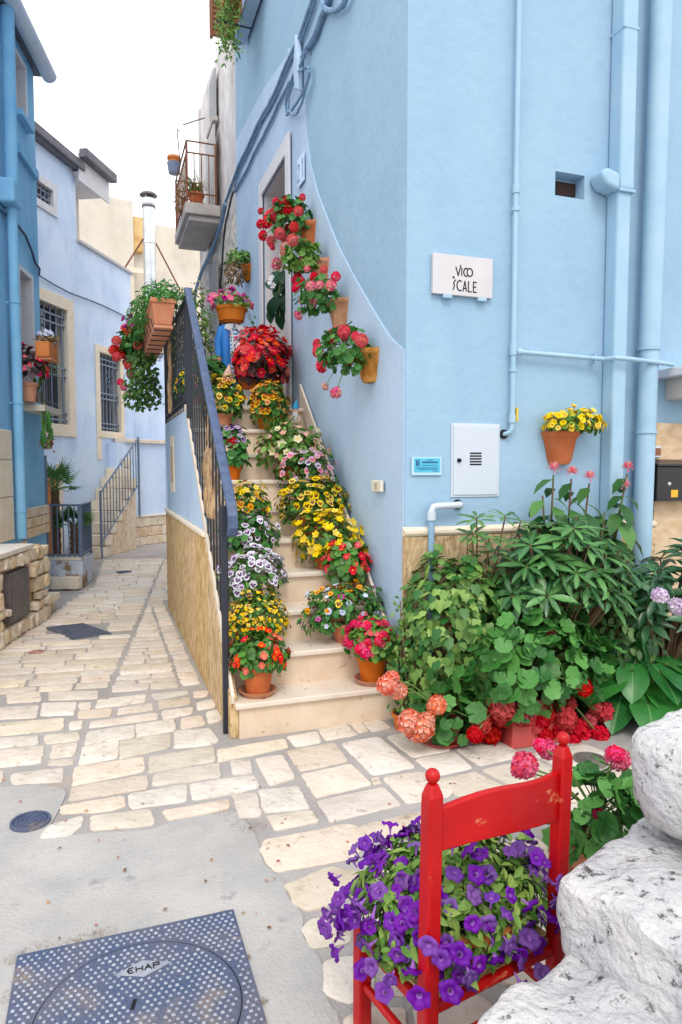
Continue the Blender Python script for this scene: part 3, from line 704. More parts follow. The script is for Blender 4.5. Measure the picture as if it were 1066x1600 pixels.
# horizontal branch, bending round the square downpipe
bz = lambda x, y: FRONT.hit(x, y)
pts = []
for (x, y, d) in ((799, 549, 0.045), (930, 560, 0.055), (945, 561, 0.075), (962, 559, 0.155), (985, 561, 0.165), (1040, 568, 0.165), (1052, 570, 0.15)):
    a = FRONT.hit(x, y, d); pts.append((a[0], a[1], d))
t = thing('branch_pipe', 'thin horizontal pale blue pipe crossing in front of the downpipes', 'pipe', FRONT.P(pts[0][0], pts[0][1]))
m = MB(); pipe(m, FRONT, [(s+0.02, pts[0][1], 0.045)]+pts[1:], 0.015); m.build('pipe', PIPEB, t, smooth=True)
m = MB(); m.tube([FRONT.P(s+0.02, pts[0][1], 0.045), FRONT.P(s+0.06, pts[0][1], 0.045)], 0.022, 12); m.build('coupling', PIPEB, t, smooth=True)
a = FRONT.hit(930, 560, 0.05)
m = MB(); m.box(a[0]-0.006, 0.0, a[1]-0.03, a[0]+0.006, 0.06, a[1]+0.03, 0, FRONT.M(0, 0)); m.build('clip', PIPEB, t)
# square downpipe with overflow arm
s1 = FRONT.hit(975, 330, 0.1)[0]
zb1 = FRONT.hit(962, 860)[1]
t = thing('square_downpipe', 'wide flat light blue downpipe with a rounded overflow arm beside the wall vent', 'downpipe', FRONT.P(s1, 0))
za = FRONT.hit(950, 292)[1]
m = MB(); m.box(s1-0.058, 0.002, za-0.06, s1+0.058, 0.13, 8.9, 0, FRONT.M(0, 0)); m.build('upper_pipe', PIPEB, t, bevel=0.02, bseg=3)
m = MB(); m.box(s1-0.062, 0.002, 0.86, s1+0.045, 0.118, za-0.061, 0, FRONT.M(0, 0)); m.build('lower_pipe', PIPEB, t, bevel=0.018, bseg=3)
m = MB(); m.box(s1-0.06, 0.003, 0.55, s1+0.043, 0.116, 0.859, 0, FRONT.M(0, 0)); m.build('pipe_foot', WHITEP, t, bevel=0.015, bseg=3)
a = FRONT.hit(921, 292)
m = MB(); m.prism([(a[0]+0.0, za+0.05), (a[0]-0.005, za), (a[0]+0.03, za-0.05), (s1-0.06, za-0.075), (s1-0.058, za+0.035), (a[0]+0.05, za+0.06)], 0.002, 0.135, lambda p, q, h: FRONT.P(p, q, h)); m.build('overflow_arm', PIPEB, t, bevel=0.025, bseg=4)
m = MB(); m.box(s1-0.066, 0.002, za-0.075, s1+0.062, 0.136, za-0.055, 0, FRONT.M(0, 0)); m.build('joint', PIPEB, t, bevel=0.005)
m = MB(); zz = FRONT.hit(990, 70)[1]; m.box(s1-0.062, 0.002, zz, s1+0.062, 0.134, zz+0.02, 0, FRONT.M(0, 0)); m.build('joint', PIPEB, t, bevel=0.005)
# round downpipe
s2 = FRONT.hit(1022, 300, 0.09)[0]-0.005
t = thing('round_downpipe', 'thick round light blue downpipe at the far right of the house front', 'downpipe', FRONT.P(s2, 0))
zc = FRONT.hit(1005, 677)[1]
m = MB(); pipe(m, FRONT, [(s2+0.03, 8.9, 0.11), (s2+0.01, 4.0, 0.10), (s2-0.005, 2.35, 0.10)], 0.068, 18); m.build('upper_pipe', PIPEB, t, smooth=True)
m = MB(); pipe(m, FRONT, [(s2-0.005, 2.349, 0.10), (s2-0.03, 0.3, 0.10)], 0.062, 18); m.build('lower_pipe', PIPEB, t, smooth=True)
for zz in (zc, 2.34, 4.9):
    m = MB(); clip(m, FRONT, s2-0.01, zz, 0.10, 0.066); m.build('clip', PIPEB, t, smooth=True)
# elbow pipe near the ivy
a = FRONT.hit(722, 789, 0.06); b = FRONT.hit(674, 791, 0.06)
t = thing('vent_pipe', 'short pale blue elbow pipe rising from the ivy below the meter cabinet', 'pipe', FRONT.P(b[0], 0))
m = MB(); pipe(m, FRONT, [(a[0], a[1], -0.01), (a[0], a[1], 0.04), (a[0]-0.015, a[1], 0.06), (b[0]+0.04, b[1], 0.065), (b[0]+0.012, b[1]-0.004, 0.065), (b[0], b[1]-0.03, 0.065), (b[0], b[1]-0.08, 0.065)], 0.021); m.build('elbow', WHITEM, t, smooth=True)
m = MB(); pipe(m, FRONT, [(b[0], b[1]-0.081, 0.065), (b[0], 0.3, 0.065)], 0.019); m.build('pipe', mat('slate_blue_pipe', (0.20, 0.36, 0.52), (0.27, 0.43, 0.58), scale=9, rough=0.5), t, smooth=True)
m = MB(); collar(m, FRONT, b[0], b[1]-0.06, 0.065, 0.027, 0.05); m.build('coupling', WHITEM, t, smooth=True)
m = MB(); m.lathe([(0.032, 0), (0.032, 0.01), (0.02, 0.012)], 16, 0, M=FRONT.M(a[0], a[1], 0.001) @ Matrix.Rotation(-math.pi/2, 4, 'X')); m.build('wall_rosette', DARK, t)
# street sign
a, b = FRONT.hit(677, 391, 0.03), FRONT.hit(769.5, 469.5, 0.03)
t = thing('street_sign', 'white marble street sign reading VICO SCALE on the blue wall', 'sign', FRONT.P(a[0], b[1]))
ZS0, ZS1 = b[1]+0.012, a[1]-0.012
m = MB(); m.box(a[0], 0.004, ZS0, b[0], 0.030, ZS1, 0, FRONT.M(0, 0)); m.build('plate', mat('white_marble', (0.60, 0.585, 0.60), (0.54, 0.53, 0.555), rough=0.35, scale=4, spec=0.45), t, bevel=0.002)
for k in (0.17, 0.75):
    m = MB(); x0 = a[0]+(b[0]-a[0])*k; m.box(x0, 0.0, ZS0-0.022, x0+0.06, 0.036, ZS0-0.001, 0, FRONT.M(0, 0)); m.build('bracket', PIPEB, t, bevel=0.003)
WS, HS = b[0]-a[0], ZS1-ZS0
def sign_fn(x, z, h): return FRONT.P(a[0]+x*WS, ZS0+z*HS, h)
ink = mat('engraved_black', (0.02, 0.02, 0.022), rough=0.6)
# letters in plate units; x in 0..1 along, z in 0..1 up (metric stroke width applied after scaling)
LET = {
    'V': [[(0.375, 0.70), (0.415, 0.49), (0.455, 0.755)]], 'I': [[(0.472, 0.505), (0.472, 0.695)]],
    'C': [arc(0.548, 0.595, 0.042, 0.098, 70, 290)], 'O': [arc(0.608, 0.60, 0.046, 0.098, 0, 360, 18)],
    'S': [[(0.372, 0.375), (0.355, 0.345), (0.340, 0.30), (0.352, 0.25), (0.345, 0.18), (0.330, 0.135)], [(0.328, 0.425), (0.338, 0.455), (0.348, 0.425)]],
    'C2': [arc(0.445, 0.245, 0.05, 0.125, 62, 298)], 'A': [[(0.498, 0.12), (0.528, 0.365), (0.556, 0.12)], [(0.512, 0.185), (0.548, 0.185)]],
    'L': [[(0.588, 0.37), (0.588, 0.115), (0.64, 0.115)]], 'E': [[(0.722, 0.365), (0.672, 0.365), (0.672, 0.115), (0.722, 0.115)], [(0.672, 0.245), (0.712, 0.245)]]}
for k, ls in LET.items():
    m = MB()
    for line in ls:
        pts2 = [(x*WS, z*HS) for x, z in line]
        strokes(m, [pts2], lambda x, z, h: FRONT.P(a[0]+x, ZS0+z, h), 0.0075, 0.0302, 0.0312)
    m.build('letter', ink, t, kind='stuff')
# meter cabinet
a, b = FRONT.hit(705, 661), FRONT.hit(779, 776)
t = thing('meter_cabinet', 'white metal utility cabinet door with black vent slots on the blue wall', 'cabinet', FRONT.P(a[0], b[1]))
m = MB(); m.box(a[0], 0.0, b[1], b[0], 0.008, a[1], 0, FRONT.M(0, 0)); m.build('frame', WHITEM, t, bevel=0.003)
m = MB(); m.box(a[0]+0.014, 0.0081, b[1]+0.014, b[0]-0.014, 0.015, a[1]-0.014, 0, FRONT.M(0, 0)); dr = m.build('door', WHITEM, t, bevel=0.004)
for i in range(5):
    m = MB(); z = (a[1]+b[1])/2+0.045-i*0.0175; x = (a[0]+b[0])/2-0.005
    m.box(x-0.042, 0.0152, z-0.005, x+0.042, 0.0162, z+0.005, 0, FRONT.M(0, 0)); m.build('slot', DARK, dr)
m = MB(); m.lathe([(0.0, 0.014), (0.012, 0.012), (0.014, 0.0)], 14, 0, M=FRONT.M(a[0]+0.05, (a[1]+b[1])/2, 0.015) @ Matrix.Rotation(-math.pi/2, 4, 'X')); m.build('lock', DARK, dr, smooth=True)
# turquoise plaque
a, b = FRONT.hit(642, 714), FRONT.hit(688.5, 742.5)
t = thing('plaque', 'small turquoise plaque with dark lettering left of the white cabinet', 'plaque', FRONT.P(a[0], b[1]))
m = MB(); m.box(a[0], 0.008, b[1], b[0], 0.014, a[1], 0, FRONT.M(0, 0)); m.build('acrylic_plate', mat('acrylic', (0.40, 0.62, 0.74), rough=0.15, spec=0.5), t, bevel=0.002)
m = MB(); m.box(a[0]+0.016, 0.0141, b[1]+0.018, b[0]-0.012, 0.0151, a[1]-0.008, 0, FRONT.M(0, 0)); m.build('panel', mat('turquoise_print', (0.07, 0.42, 0.60), (0.09, 0.47, 0.64), rough=0.3), t)
navy = mat('navy_print', (0.015, 0.06, 0.16), rough=0.4)
hh = a[1]-b[1]; ww = b[0]-a[0]
m = MB(); x0 = a[0]+ww*0.14; z0 = a[1]-hh*0.22
m.box(x0, 0.0152, z0-hh*0.27, x0+ww*0.045, 0.0158, z0, 0, FRONT.M(0, 0)); m.box(x0+ww*0.065, 0.0152, z0-hh*0.27, x0+ww*0.11, 0.0158, z0, 0, FRONT.M(0, 0)); m.box(x0-ww*.01, 0.0152, z0+hh*.015, x0+ww*0.12, 0.0158, z0+hh*0.05, 0, FRONT.M(0, 0))
m.build('emblem', navy, t, kind='stuff')
m = MB()
for (xa, xb, z, th) in ((0.5, 0.73, 0.17, 0.035), (0.34, 0.88, 0.29, 0.09), (0.34, 0.88, 0.46, 0.03), (0.14, 0.88, 0.60, 0.045), (0.2, 0.88, 0.685, 0.03), (0.7, 0.88, 0.77, 0.03)):
    x = xa
    while x < xb-0.02:
        l = min(U(0.02, 0.05), xb-x); m.box(a[0]+ww*x, 0.0152, a[1]-hh*(z+th/2), a[0]+ww*(x+l*0.8), 0.0157, a[1]-hh*(z-th/2), 0, FRONT.M(0, 0)); x += l
m.build('lettering', navy, t, kind='stuff')
# doorbell box, mailbox, buzzer
a, b = SIDE.hit(585, 750, .022), SIDE.hit(600, 769, .022)
t = thing('light_switch', 'small cream switch box on the pale wall above the lower steps', 'switch', SIDE.P(b[0], b[1], 0.022))
m = MB(); m.box(min(a[0], b[0]), 0.022, b[1], max(a[0], b[0]), 0.045, a[1], 0, SIDE.M(0, 0)); m.build('casing', mat('cream_plastic', (0.74, 0.70, 0.58), rough=0.4), t, bevel=0.006)
c = ((a[0]+b[0])/2, (a[1]+b[1])/2); m = MB(); m.box(c[0]-0.024, 0.0451, c[1]-0.02, c[0]+0.02, 0.048, c[1]+0.022, 0, SIDE.M(0, 0)); m.build('rocker', mat('rocker_tan', (0.5, 0.42, 0.3), rough=0.4), t, bevel=0.002)
a, b = FRONT.hit(1028, 722, .12), FRONT.hit(1090, 782, .12)
t = thing('mailbox', 'black metal mailbox with a small yellow sticker on the travertine entrance', 'mailbox', FRONT.P(a[0], b[1]))
BLKM = mat('black_enamel', (0.012, 0.012, 0.013), rough=0.3, spec=0.5)
m = MB(); m.box(a[0], 0.027, b[1], b[0], 0.12, a[1]-0.03, 0, FRONT.M(0, 0)); m.build('body', BLKM, t, bevel=0.005)
m = MB(); m.prism([(0.0, a[1]-0.029), (0.135, a[1]-0.029), (0.135, a[1]-0.015), (0.0, a[1]+0.02)], a[0]-0.008, b[0]+0.008, lambda p, q, h: FRONT.P(h, q, max(p, 0.027))); m.build('lid', BLKM, t, bevel=0.003)
m = MB(); x, z = FRONT.hit(1054, 770, .12); m.box(x-0.03, 0.1202, z-0.03, x+0.03, 0.1212, z+0.02, 0, FRONT.M(0, 0)); m.build('sticker', mat('yellow_sticker', (0.75, 0.42, 0.03), rough=0.5), t)
m = MB(); x, z = FRONT.hit(1046, 756, .12); m.lathe([(0, 0.006), (0.012, 0.004), (0.014, 0)], 14, 0, M=FRONT.M(x, z, 0.12) @ Matrix.Rotation(-math.pi/2, 4, 'X')); m.build('lock', STEEL, t, smooth=True)
a, b = FRONT.hit(1016, 697, .03), FRONT.hit(1031, 715, .03)
t = thing('door_buzzer', 'tiny grey door buzzer beside the round downpipe above the mailbox', 'buzzer', FRONT.P(a[0], b[1]))
m = MB(); m.box(a[0], 0.0, b[1], b[0], 0.045, a[1], 0, FRONT.M(0, 0)); m.build('casing', WHITEM, t, bevel=0.004)
m = MB(); m.box(a[0]+0.03, 0.0452, b[1]+0.014, b[0]-0.006, 0.047, a[1]-0.014, 0, FRONT.M(0, 0)); m.build('button', BROWNW, t)
# cables along the side wall
def cable(name, label, pxs, r, d=0.03, mt_=CABLE, grp='cables on the house wall'):
    pts = []
    for (x, y) in pxs:
        p = PX(x, y, XW-d); pts.append(p)
    # smooth
    q = []
    for a_, b_ in zip(pts, pts[1:]):
        for k in range(5): q.append(a_.lerp(b_, k/5)+Vector((0, U(-.006, .006), U(-.006, .006))))
    q.append(pts[-1])
    m = MB(); m.tube(q, r, 7); return tag(m.build(name, mt_, None, smooth=True), label, 'cable', grp)
cable('wall_cable', 'thick blue painted cable sweeping down past the upper window to the grey wall', [(503, -60), (487, 5), (468, 60), (448, 100), (433, 138), (420, 165), (405, 190), (390, 225), (372, 262), (360, 295), (352, 318)], 0.021)
cable('wall_cable', 'thin blue cable running just beside the thick cable on the upper wall', [(507, -60), (491, 5), (472, 60), (452, 100), (437, 138), (424, 165), (409, 190), (394, 225), (376, 262), (366, 292)], 0.012, 0.028)
cable('wall_cable', 'bundled dark cable dropping to the rolled loops left of the curved plaster', [(530, -60), (512, 5), (500, 35), (492, 58), (479, 78)], 0.026)
cable('wall_cable', 'lower blue cable under the thick one leading down to the door lintel side', [(479, 78), (468, 95), (458, 120), (446, 142), (434, 165), (428, 180), (412, 212), (398, 238), (385, 268), (372, 290), (366, 300)], 0.016)
cable('coiled_cable', 'coiled spare cable loop hanging on the wall above the door', [(479, 80), (470, 100), (458, 118), (452, 135), (449, 150), (446, 165), (448, 180), (456, 172), (466, 158), (476, 140), (483, 118), (484, 106), (478, 106)], 0.012, 0.05)
cable('coiled_cable', 'inner coil of spare cable beside the larger loop above the door', [(478, 106), (466, 112), (458, 130), (452, 150), (450, 172), (458, 180), (464, 178), (472, 160), (480, 130), (483, 112)], 0.010, 0.06)
cable('coiled_cable', 'dark cable loop hanging from the top edge high on the wall', [(500, -30), (503, 0), (507, 12), (517, 18), (528, 15), (538, 5), (548, -20)], 0.022, 0.045)
m = MB(); p = PX(474, 100, XW); m.prism([(p.y-0.06, p.z-0.26), (p.y+0.05, p.z-0.2), (p.y+0.09, p.z), (p.y+0.02, p.z+0.25), (p.y-0.06, p.z)], XW-0.07, XW-0.022, stair_fn)
tag(m.build('junction_box', LAV, None, bevel=0.01), 'pale blue cable junction cover above the rolled cable loops', 'junction box')
cable('wall_cable', 'cable bundle crossing the old grey wall below the rusty balcony', [(352, 318), (347, 345), (338, 375), (325, 405), (315, 425), (307, 450), (303, 475), (305, 500)], 0.030, 0.05)
cable('wall_cable', 'slack thin cable beside the bundle on the old grey wall', [(364, 300), (357, 330), (352, 352), (349, 380), (347, 420), (343, 455)], 0.014, 0.05, IRON)

# ================================================================ OLD GREY HOUSE BEYOND, WITH BALCONY
E0, E1 = 9.125, 12.4
old = thing('weathered_house', 'crumbling grey old stone house behind the blue house with a small balcony', 'house', (XW, E0, 0))
m = MB()
NY, NZ = 34, 70
def skyl(y): return 7.55+0.12*mnoise.noise(Vector((y*2.3, 1, 0)))+0.25*(y-9.1)/3
vs = []; fs = []
for i in range(NY+1):
    yy = E0+(E1-E0)*i/NY
    for j in range(NZ+1):
        zz = skyl(yy)*j/NZ
        am = 0.045 if zz < 5.0 else 0.016
        vs.append((XW+0.03-am*(mnoise.noise(Vector((yy*3.3, zz*3.3, 5)))+0.7*mnoise.noise(Vector((yy*8, zz*8, 2))))-0.02, yy, zz))
for i in range(NY):
    for j in range(NZ): fs.append((i*(NZ+1)+j, (i+1)*(NZ+1)+j, (i+1)*(NZ+1)+j+1, i*(NZ+1)+j+1))
mi_ = []
m.add(vs, fs)
m.m = [1 if vs[f[0]][2] < 5.05+0.5*mnoise.noise(Vector((vs[f[0]][1]*3, vs[f[0]][2]*2, 8))) else 0 for f in fs]
m.build('wall', [OLDPLASTER, RUBBLE], old)
m = MB(); m.box(XW+0.08, E0, 0, XW+3, E1-0.001, 7.5); m.build('inner_core', OLDPLASTER, old)
m = MB(); m.box(XW-0.02, E1, 0, XW+3.1, E1+0.08, 7.75); m.build('end_wall', OLDPLASTER, old)
a, b = PX(338, 130, XW), PX(331, 205, XW)
m = MB(); m.box(XW-0.055, 10.45, 6.7, XW-0.03, 10.95, 7.4); wn = m.build('window', mat('grey_shutter', (0.30, 0.31, 0.33), (0.38, 0.39, 0.4), rough=0.9), old)
m = MB(); m.box(XW-0.10, 10.38, 6.62, XW-0.02, 11.02, 6.69); m.build('sill', SLAB, wn, bevel=0.01)
m = MB(); m.box(XW-0.09, 10.25, 2.4, XW-0.06, 11.0, 4.65); m.build('door', mat('old_grey_door', (0.22, 0.22, 0.24), (0.3, 0.28, 0.27), rough=0.9, scale=8), old)
m = MB(); m.box(XW-0.10, 10.35, 5.37, XW-0.07, 11.1, 6.55); m.build('balcony_door', mat('faded_door', (0.45, 0.44, 0.45), (0.55, 0.53, 0.52), rough=0.9), old)
bal = thing('balcony', 'small balcony with stained concrete slab and rusty iron rails on the grey house', 'balcony', (XW, 10.24, 5.12))
m = MB(); m.box(1.22, 10.24, 5.20, XW-0.02, 11.75, 5.36); m.box(1.27, 10.29, 5.12, XW-0.02, 11.70, 5.199); m.build('slab', SLAB, bal, bevel=0.015)
def bar(name, p, q, r=0.012, mt_=RUST, par=None, seg=6):
    m = MB(); m.tube([p, q], r, seg); return m.build(name, mt_, par)
BX = 1.25
for (x, y) in ((BX, 10.27), (XW-0.08, 10.27), (BX, 11.72), (XW-0.08, 11.72)): bar('post', (x, y, 5.36), (x, y, 6.22), 0.016, par=bal)
for z in (6.22, 6.06, 5.5):
    bar('rail', (BX, 10.27, z), (XW-0.08, 10.27, z), par=bal); bar('rail', (BX, 10.27, z), (BX, 11.72, z), par=bal); bar('rail', (BX, 11.72, z), (XW-0.08, 11.72, z), par=bal)
for k in range(1, 4): bar('baluster', (BX+0.105*k, 10.27, 5.36), (BX+0.105*k, 10.27, 6.06), 0.008, par=bal)
for k in range(1, 9): bar('baluster', (BX, 10.27+0.16*k, 5.36), (BX, 10.27+0.16*k, 6.06), 0.008, par=bal)
p = DEP(286, 195, 11.3); q = DEP(316, 185, 11.0)
m = MB(); m.tube([PX(320, 184, XW), p], 0.012, 6); tag(m.build('wall_rod', GREYMET, None), 'thin metal rod sticking out of the grey house above the balcony', 'rod')

# ================================================================ LEFT STRONG-BLUE HOUSE
WA = Wall((-0.871, 7.662), 10.9)
ha = thing('strong_blue_house', 'bright blue house at the left edge with gutter and window box', 'house', (-0.871, 7.662, 0))
sE = WA.hit(63, 500)[0]
w1 = (WA.hit(29, 420)[0], WA.hit(48, 440)[0], WA.hit(48, 636)[1], WA.hit(29, 420)[1])
w2 = (WA.hit(25, 190)[0], WA.hit(40, 195)[0], WA.hit(40, 196)[1], WA.hit(25, 85)[1])
m = MB(); holed(m, WA, -1.2, sE, 0.0, 6.08, [(w1[0], w1[1], w1[2], w1[3], 0.22, 1), (w2[0], w2[1], w2[2], w2[3], 0.15, 1)], 0, 2)
m.add([WA.P(sE, 0), WA.P(sE, 6.08), WA.P(sE, 6.08, -4), WA.P(sE, 0, -4)], [(0, 1, 2, 3)], 0)
m.build('wall', [DEEPBLUE, WHITEP, GLASS], ha)
m = MB(); m.box(-1.2, -4.0, 6.081, sE+0.1, 0.10, 6.13, 0, WA.M(0, 0)); m.build('roof', GUTTER, ha)
for nm, (s0_, s1_, z0_, z1_) in (('window_surround', w1), ('window_surround', w2)):
    for (a_, b_, c_, d_) in ((s0_-0.05, s0_, z0_-0.02, z1_+0.05), (s1_, s1_+0.05, z0_-0.02, z1_+0.05), (s0_+0.0005, s1_-0.0005, z1_, z1_+0.05)):
        m = MB(); m.box(a_, 0.0, c_, b_, 0.015, d_, 0, WA.M(0, 0)); m.build(nm, WHITEP, ha)
m = MB(); m.box(w2[0]-0.04, 0.0, w2[2]-0.06, w2[1]+0.06, 0.08, w2[2]-0.001, 0, WA.M(0, 0)); m.build('sill', DEEPBLUE, ha, bevel=0.004)
m = MB(); m.box(w1[0]-0.06, 0.0, w1[2]-0.07, w1[1]+0.22, 0.24, w1[2]-0.001, 0, WA.M(0, 0)); m.build('balcony_sill', CREAM, ha, bevel=0.006)
a = WA.hit(24, 222); b = WA.hit(54, 270)
m = MB(); m.prism([(a[0], a[1]), (b[0], a[1]-0.02), (b[0], a[1]-0.12), (a[0], a[1]-0.10)], 0.0, 0.05, lambda p, q, h: WA.P(p, q, h)); m.build('ledge', DEEPBLUE, ha, bevel=0.004)
# white stone door jamb at the far left
for z0_, z1_ in ((0.82, 1.25), (1.255, 1.62), (1.625, 1.92)):
    m = MB(); sj = WA.hit(0, 780)[0]; sj2 = WA.hit(17, 780)[0]; m.box(sj-0.25, 0.0, z0_, sj2, 0.03, z1_, 0, WA.M(0, 0)); m.build('quoin_stone', LIMEST, ha, bevel=0.01)
for k in range(3):
    z0_ = 0.78+k*0.11
    m = MB(); s0_ = WA.hit(34, 840)[0]; m.box(s0_+U(0, .02), 0.001, z0_, sE-0.001, 0.035+U(0, .012), z0_+0.105, 0, WA.M(0, 0)); m.build('base_stone', WALLST, ha, bevel=0.012)
# gutter
gt = []
m = MB()
pr_ = [(0.15+0.085*math.cos(R(t_)), 6.10+0.085*math.sin(R(t_))) for t_ in range(180, 361, 20)]
pr_ += [(0.15+0.075*math.cos(R(t_)), 6.10+0.075*math.sin(R(t_))) for t_ in range(360, 179, -20)]
m.prism(pr_, -1.25, sE+0.10, lambda d, z, s_: WA.P(s_, z, d)); tag(m.build('roof_gutter', mat('pale_gutter', (0.52, 0.60, 0.72), (0.60, 0.66, 0.76), rough=0.4), None, smooth=True), 'pale half-round gutter under the eaves of the bright blue house', 'gutter')
# downspout
sdp = WA.hit(20, 400, 0.08)[0]
t = thing('drain_downspout', 'bright blue downspout with a boxy hopper on the left house', 'downspout', WA.P(sdp, 0.8, 0.08))
zh = WA.hit(18, 300, .08)[1]
m = MB(); pipe(m, WA, [(sdp, 6.02, 0.10), (sdp, zh, 0.09)], 0.062, 14); m.build('upper_pipe', DEEPBLUE, t, smooth=True)
m = MB(); pipe(m, WA, [(sdp+0.02, zh, 0.08), (sdp+0.02, 0.82, 0.08)], 0.05, 14); m.build('lower_pipe', DEEPBLUE, t, smooth=True)
m = MB(); m.box(sdp-0.16, 0.0, zh-0.16, sdp+0.10, 0.16, zh+0.08, 0, WA.M(0, 0)); m.build('hopper', DEEPBLUE, t, bevel=0.03, bseg=3)
for zz in (2.2, 1.1, 3.2):
    m = MB(); clip(m, WA, sdp+0.02, zz, 0.08, 0.052); m.build('clip', DEEPBLUE, t, smooth=True)
m = MB()
a = DEP(-8, 142, 7.4); b = DEP(48, 88, 8.1)
t = thing('clothes_line_bracket', 'grey clothes line arm with taut wires high on the bright blue house', 'clothes line', a)
m.tube([a, b], 0.016, 8); m.build('arm', GREYMET, t)
for (x, y, D) in ((48, 88, 8.1), (30, 104, 7.85), (12, 122, 7.6)):
    e = DEP(x, y, D); m = MB(); m.tube([e, e+(WA.u*-4.0+Vector((0, 0, 0.25)))], 0.004, 5); m.build('wire', WHITEM, t)
m = MB(); pts = [WA.P(*WA.hit(x, y, .03), .03) for x, y in ((-20, 310), (0, 328), (15, 340), (28, 352), (40, 368), (50, 392), (55, 410), (62, 420), (61, 430))]
m.tube(pts, 0.014, 6); tag(m.build('wall_cable', mat('dark_cable', (0.05, 0.09, 0.15), rough=0.6), None, smooth=True), 'dark drooping cable across the bright blue wall at the left', 'cable')

# low rubble wall with cap and hatch
WL = Wall((-0.849, 6.366), 13.6)
lw = thing('rubble_wall', 'low rough limestone wall with pale cap at the left edge', 'wall', (-0.849, 6.366, 0))
eL = WL.hit(75, 965)[0]
m = MB(); m.box(-2.0, -0.6, 0, eL-0.03, -0.05, 0.77, 0, WL.M(0, 0)); m.build('core', mat('lime_joint', (0.50, 0.38, 0.24), (0.6, 0.48, 0.33), rough=0.95, scale=9, bump=0.6), lw)
m = MB(); m.box(-2.0, -0.7, 0.771, WL.hit(48, 850)[0]+0.0, 0.03, 0.82, 0, WL.M(0, 0)); m.build('cap_slab', mat('cap_stone', (0.74, 0.69, 0.62), (0.68, 0.62, 0.55), rough=0.7, scale=5, bump=0.2), lw, bevel=0.01)
h0, h1 = WL.hit(11, 905), WL.hit(43.5, 950)
hz0, hz1 = WL.hit(14, 975)[1], WL.hit(11, 897)[1]
z = 0.0; kk = 0
while z < 0.76:
    hgt = min(U(0.07, 0.17), 0.77-z); s_ = -2.0
    if 0.77-z-hgt < 0.05: hgt = 0.77-z
    while s_ < eL:
        L = min(U(0.09, 0.27), eL-s_+0.001)
        if eL-s_-L < 0.06: L = eL-s_
        inh = s_+L > h0[0]-0.01 and s_ < h1[0]+0.01 and z+hgt > hz0 and z < hz1
        if not inh and L > 0.04:
            kk += 1
            v_, f_ = rough_block(L-U(.008, .03), 0.09, hgt-U(.006, .03), 0.016, 0.020, 11, 7, kk)
            m = MB(); M_ = WL.M(s_+L/2, z+hgt/2, -0.02+U(-.012, .02)); m.add([M_ @ v for v in v_], f_); m.build('stone', WALLST, lw, smooth=True)
        s_ += L
    z += hgt
t = thing('utility_hatch', 'dark grey metal hatch set in the low rubble wall', 'hatch', WL.P(h0[0], hz0))
m = MB(); m.box(h0[0], -0.05, hz0, h1[0], 0.022, hz1, 0, WL.M(0, 0)); m.build('frame', GREYMET, t, bevel=0.004)
m = MB(); m.box(h0[0]+0.03, 0.0221, hz0+0.03, h1[0]-0.03, 0.028, hz1-0.03, 0, WL.M(0, 0)); dr = m.build('door', GREYMET, t, bevel=0.004)
m = MB()
for dx in (0.12, 0.9):
    for dz in (0.2, 0.82):
        M_ = WL.M(h0[0]+0.03+(h1[0]-h0[0]-0.06)*dx, hz0+(hz1-hz0)*dz, 0.028); m = MB(); m.lathe([(0, 0.006), (0.01, 0.004), (0.012, 0)], 8, 0, M=M_ @ Matrix.Rotation(-math.pi/2, 4, 'X')); m.build('bolt', GREYMET, dr)
m = MB(); c = ((h0[0]+h1[0])/2, (hz0+hz1)/2)
strokes(m, [[(c[0]-.035, c[1]+.03), (c[0]-.035, c[1]-.03)], [(c[0]-.015, c[1]-.03), (c[0]-.015, c[1]+.03), (c[0]+.015, c[1]-.03), (c[0]+.015, c[1]+.03)], [(c[0]+.03, c[1]+.03), (c[0]+.06, c[1]+.03)], [(c[0]+.045, c[1]+.03), (c[0]+.045, c[1]-.03)]], lambda p, q, h: WL.P(p, q, h), 0.006, 0.0281, 0.0295)
m.build('cast_letters', GREYMET, dr, kind='stuff')
# side steps behind the low wall
st = thing('stone_side_steps', 'worn pale stone steps tucked behind the low rubble wall', 'steps', WL.P(eL, 0, -0.3))
for k in range(4):
    v_, f_ = rough_block(0.45, 0.42, 0.07, 0.012, 0.006, 7, 8, 40+k)
    m = MB(); M_ = WL.M(eL+0.19, 0.19*(k+1)-0.03, -0.20-0.11*k); m.add([M_ @ v for v in v_], f_); m.build('tread', LIMEST, st, smooth=True)
    v_, f_ = rough_block(0.40, 0.36, 0.125, 0.015, 0.014, 9, 6, 50+k)
    m = MB(); M_ = WL.M(eL+0.19, 0.19*k+0.06, -0.22-0.11*k); m.add([M_ @ v for v in v_], f_); m.build('riser_stone', WALLST, st, smooth=True)

# ================================================================ PALE BLUE HOUSE WITH BARRED WINDOWS
WB = Wall((-0.151, 13.284), 28)
hb = thing('pale_blue_house', 'faded pale blue house with barred windows down the alley', 'house', (-0.151, 13.284, 0))
def hp(x, y, d=0.0): return WB.hit(x, y, d)
sB1 = hp(205, 500)[0]; sBm = hp(119, 330)[0]
W1 = (hp(62, 480)[0]-0.25, hp(103, 480)[0], hp(103, 664)[1], hp(85, 478)[1])
W2 = (hp(155, 600)[0], hp(187, 600)[0], hp(187, 676)[1], hp(170, 555)[1])
W3 = (hp(52, 300)[0], hp(81, 300)[0], hp(81, 325)[1]+0.0, hp(60, 284)[1])
W4 = (hp(70, 780)[0], hp(88, 780)[0], 0.0, hp(80, 740)[1])
holes = [W1+(0.18, 1), W2+(0.18, 1), W3+(0.12, 1)]
m = MB(); holed(m, WB, -5.0, sBm, 0.0, 6.62, holes[:1]+holes[2:], 0, 2)
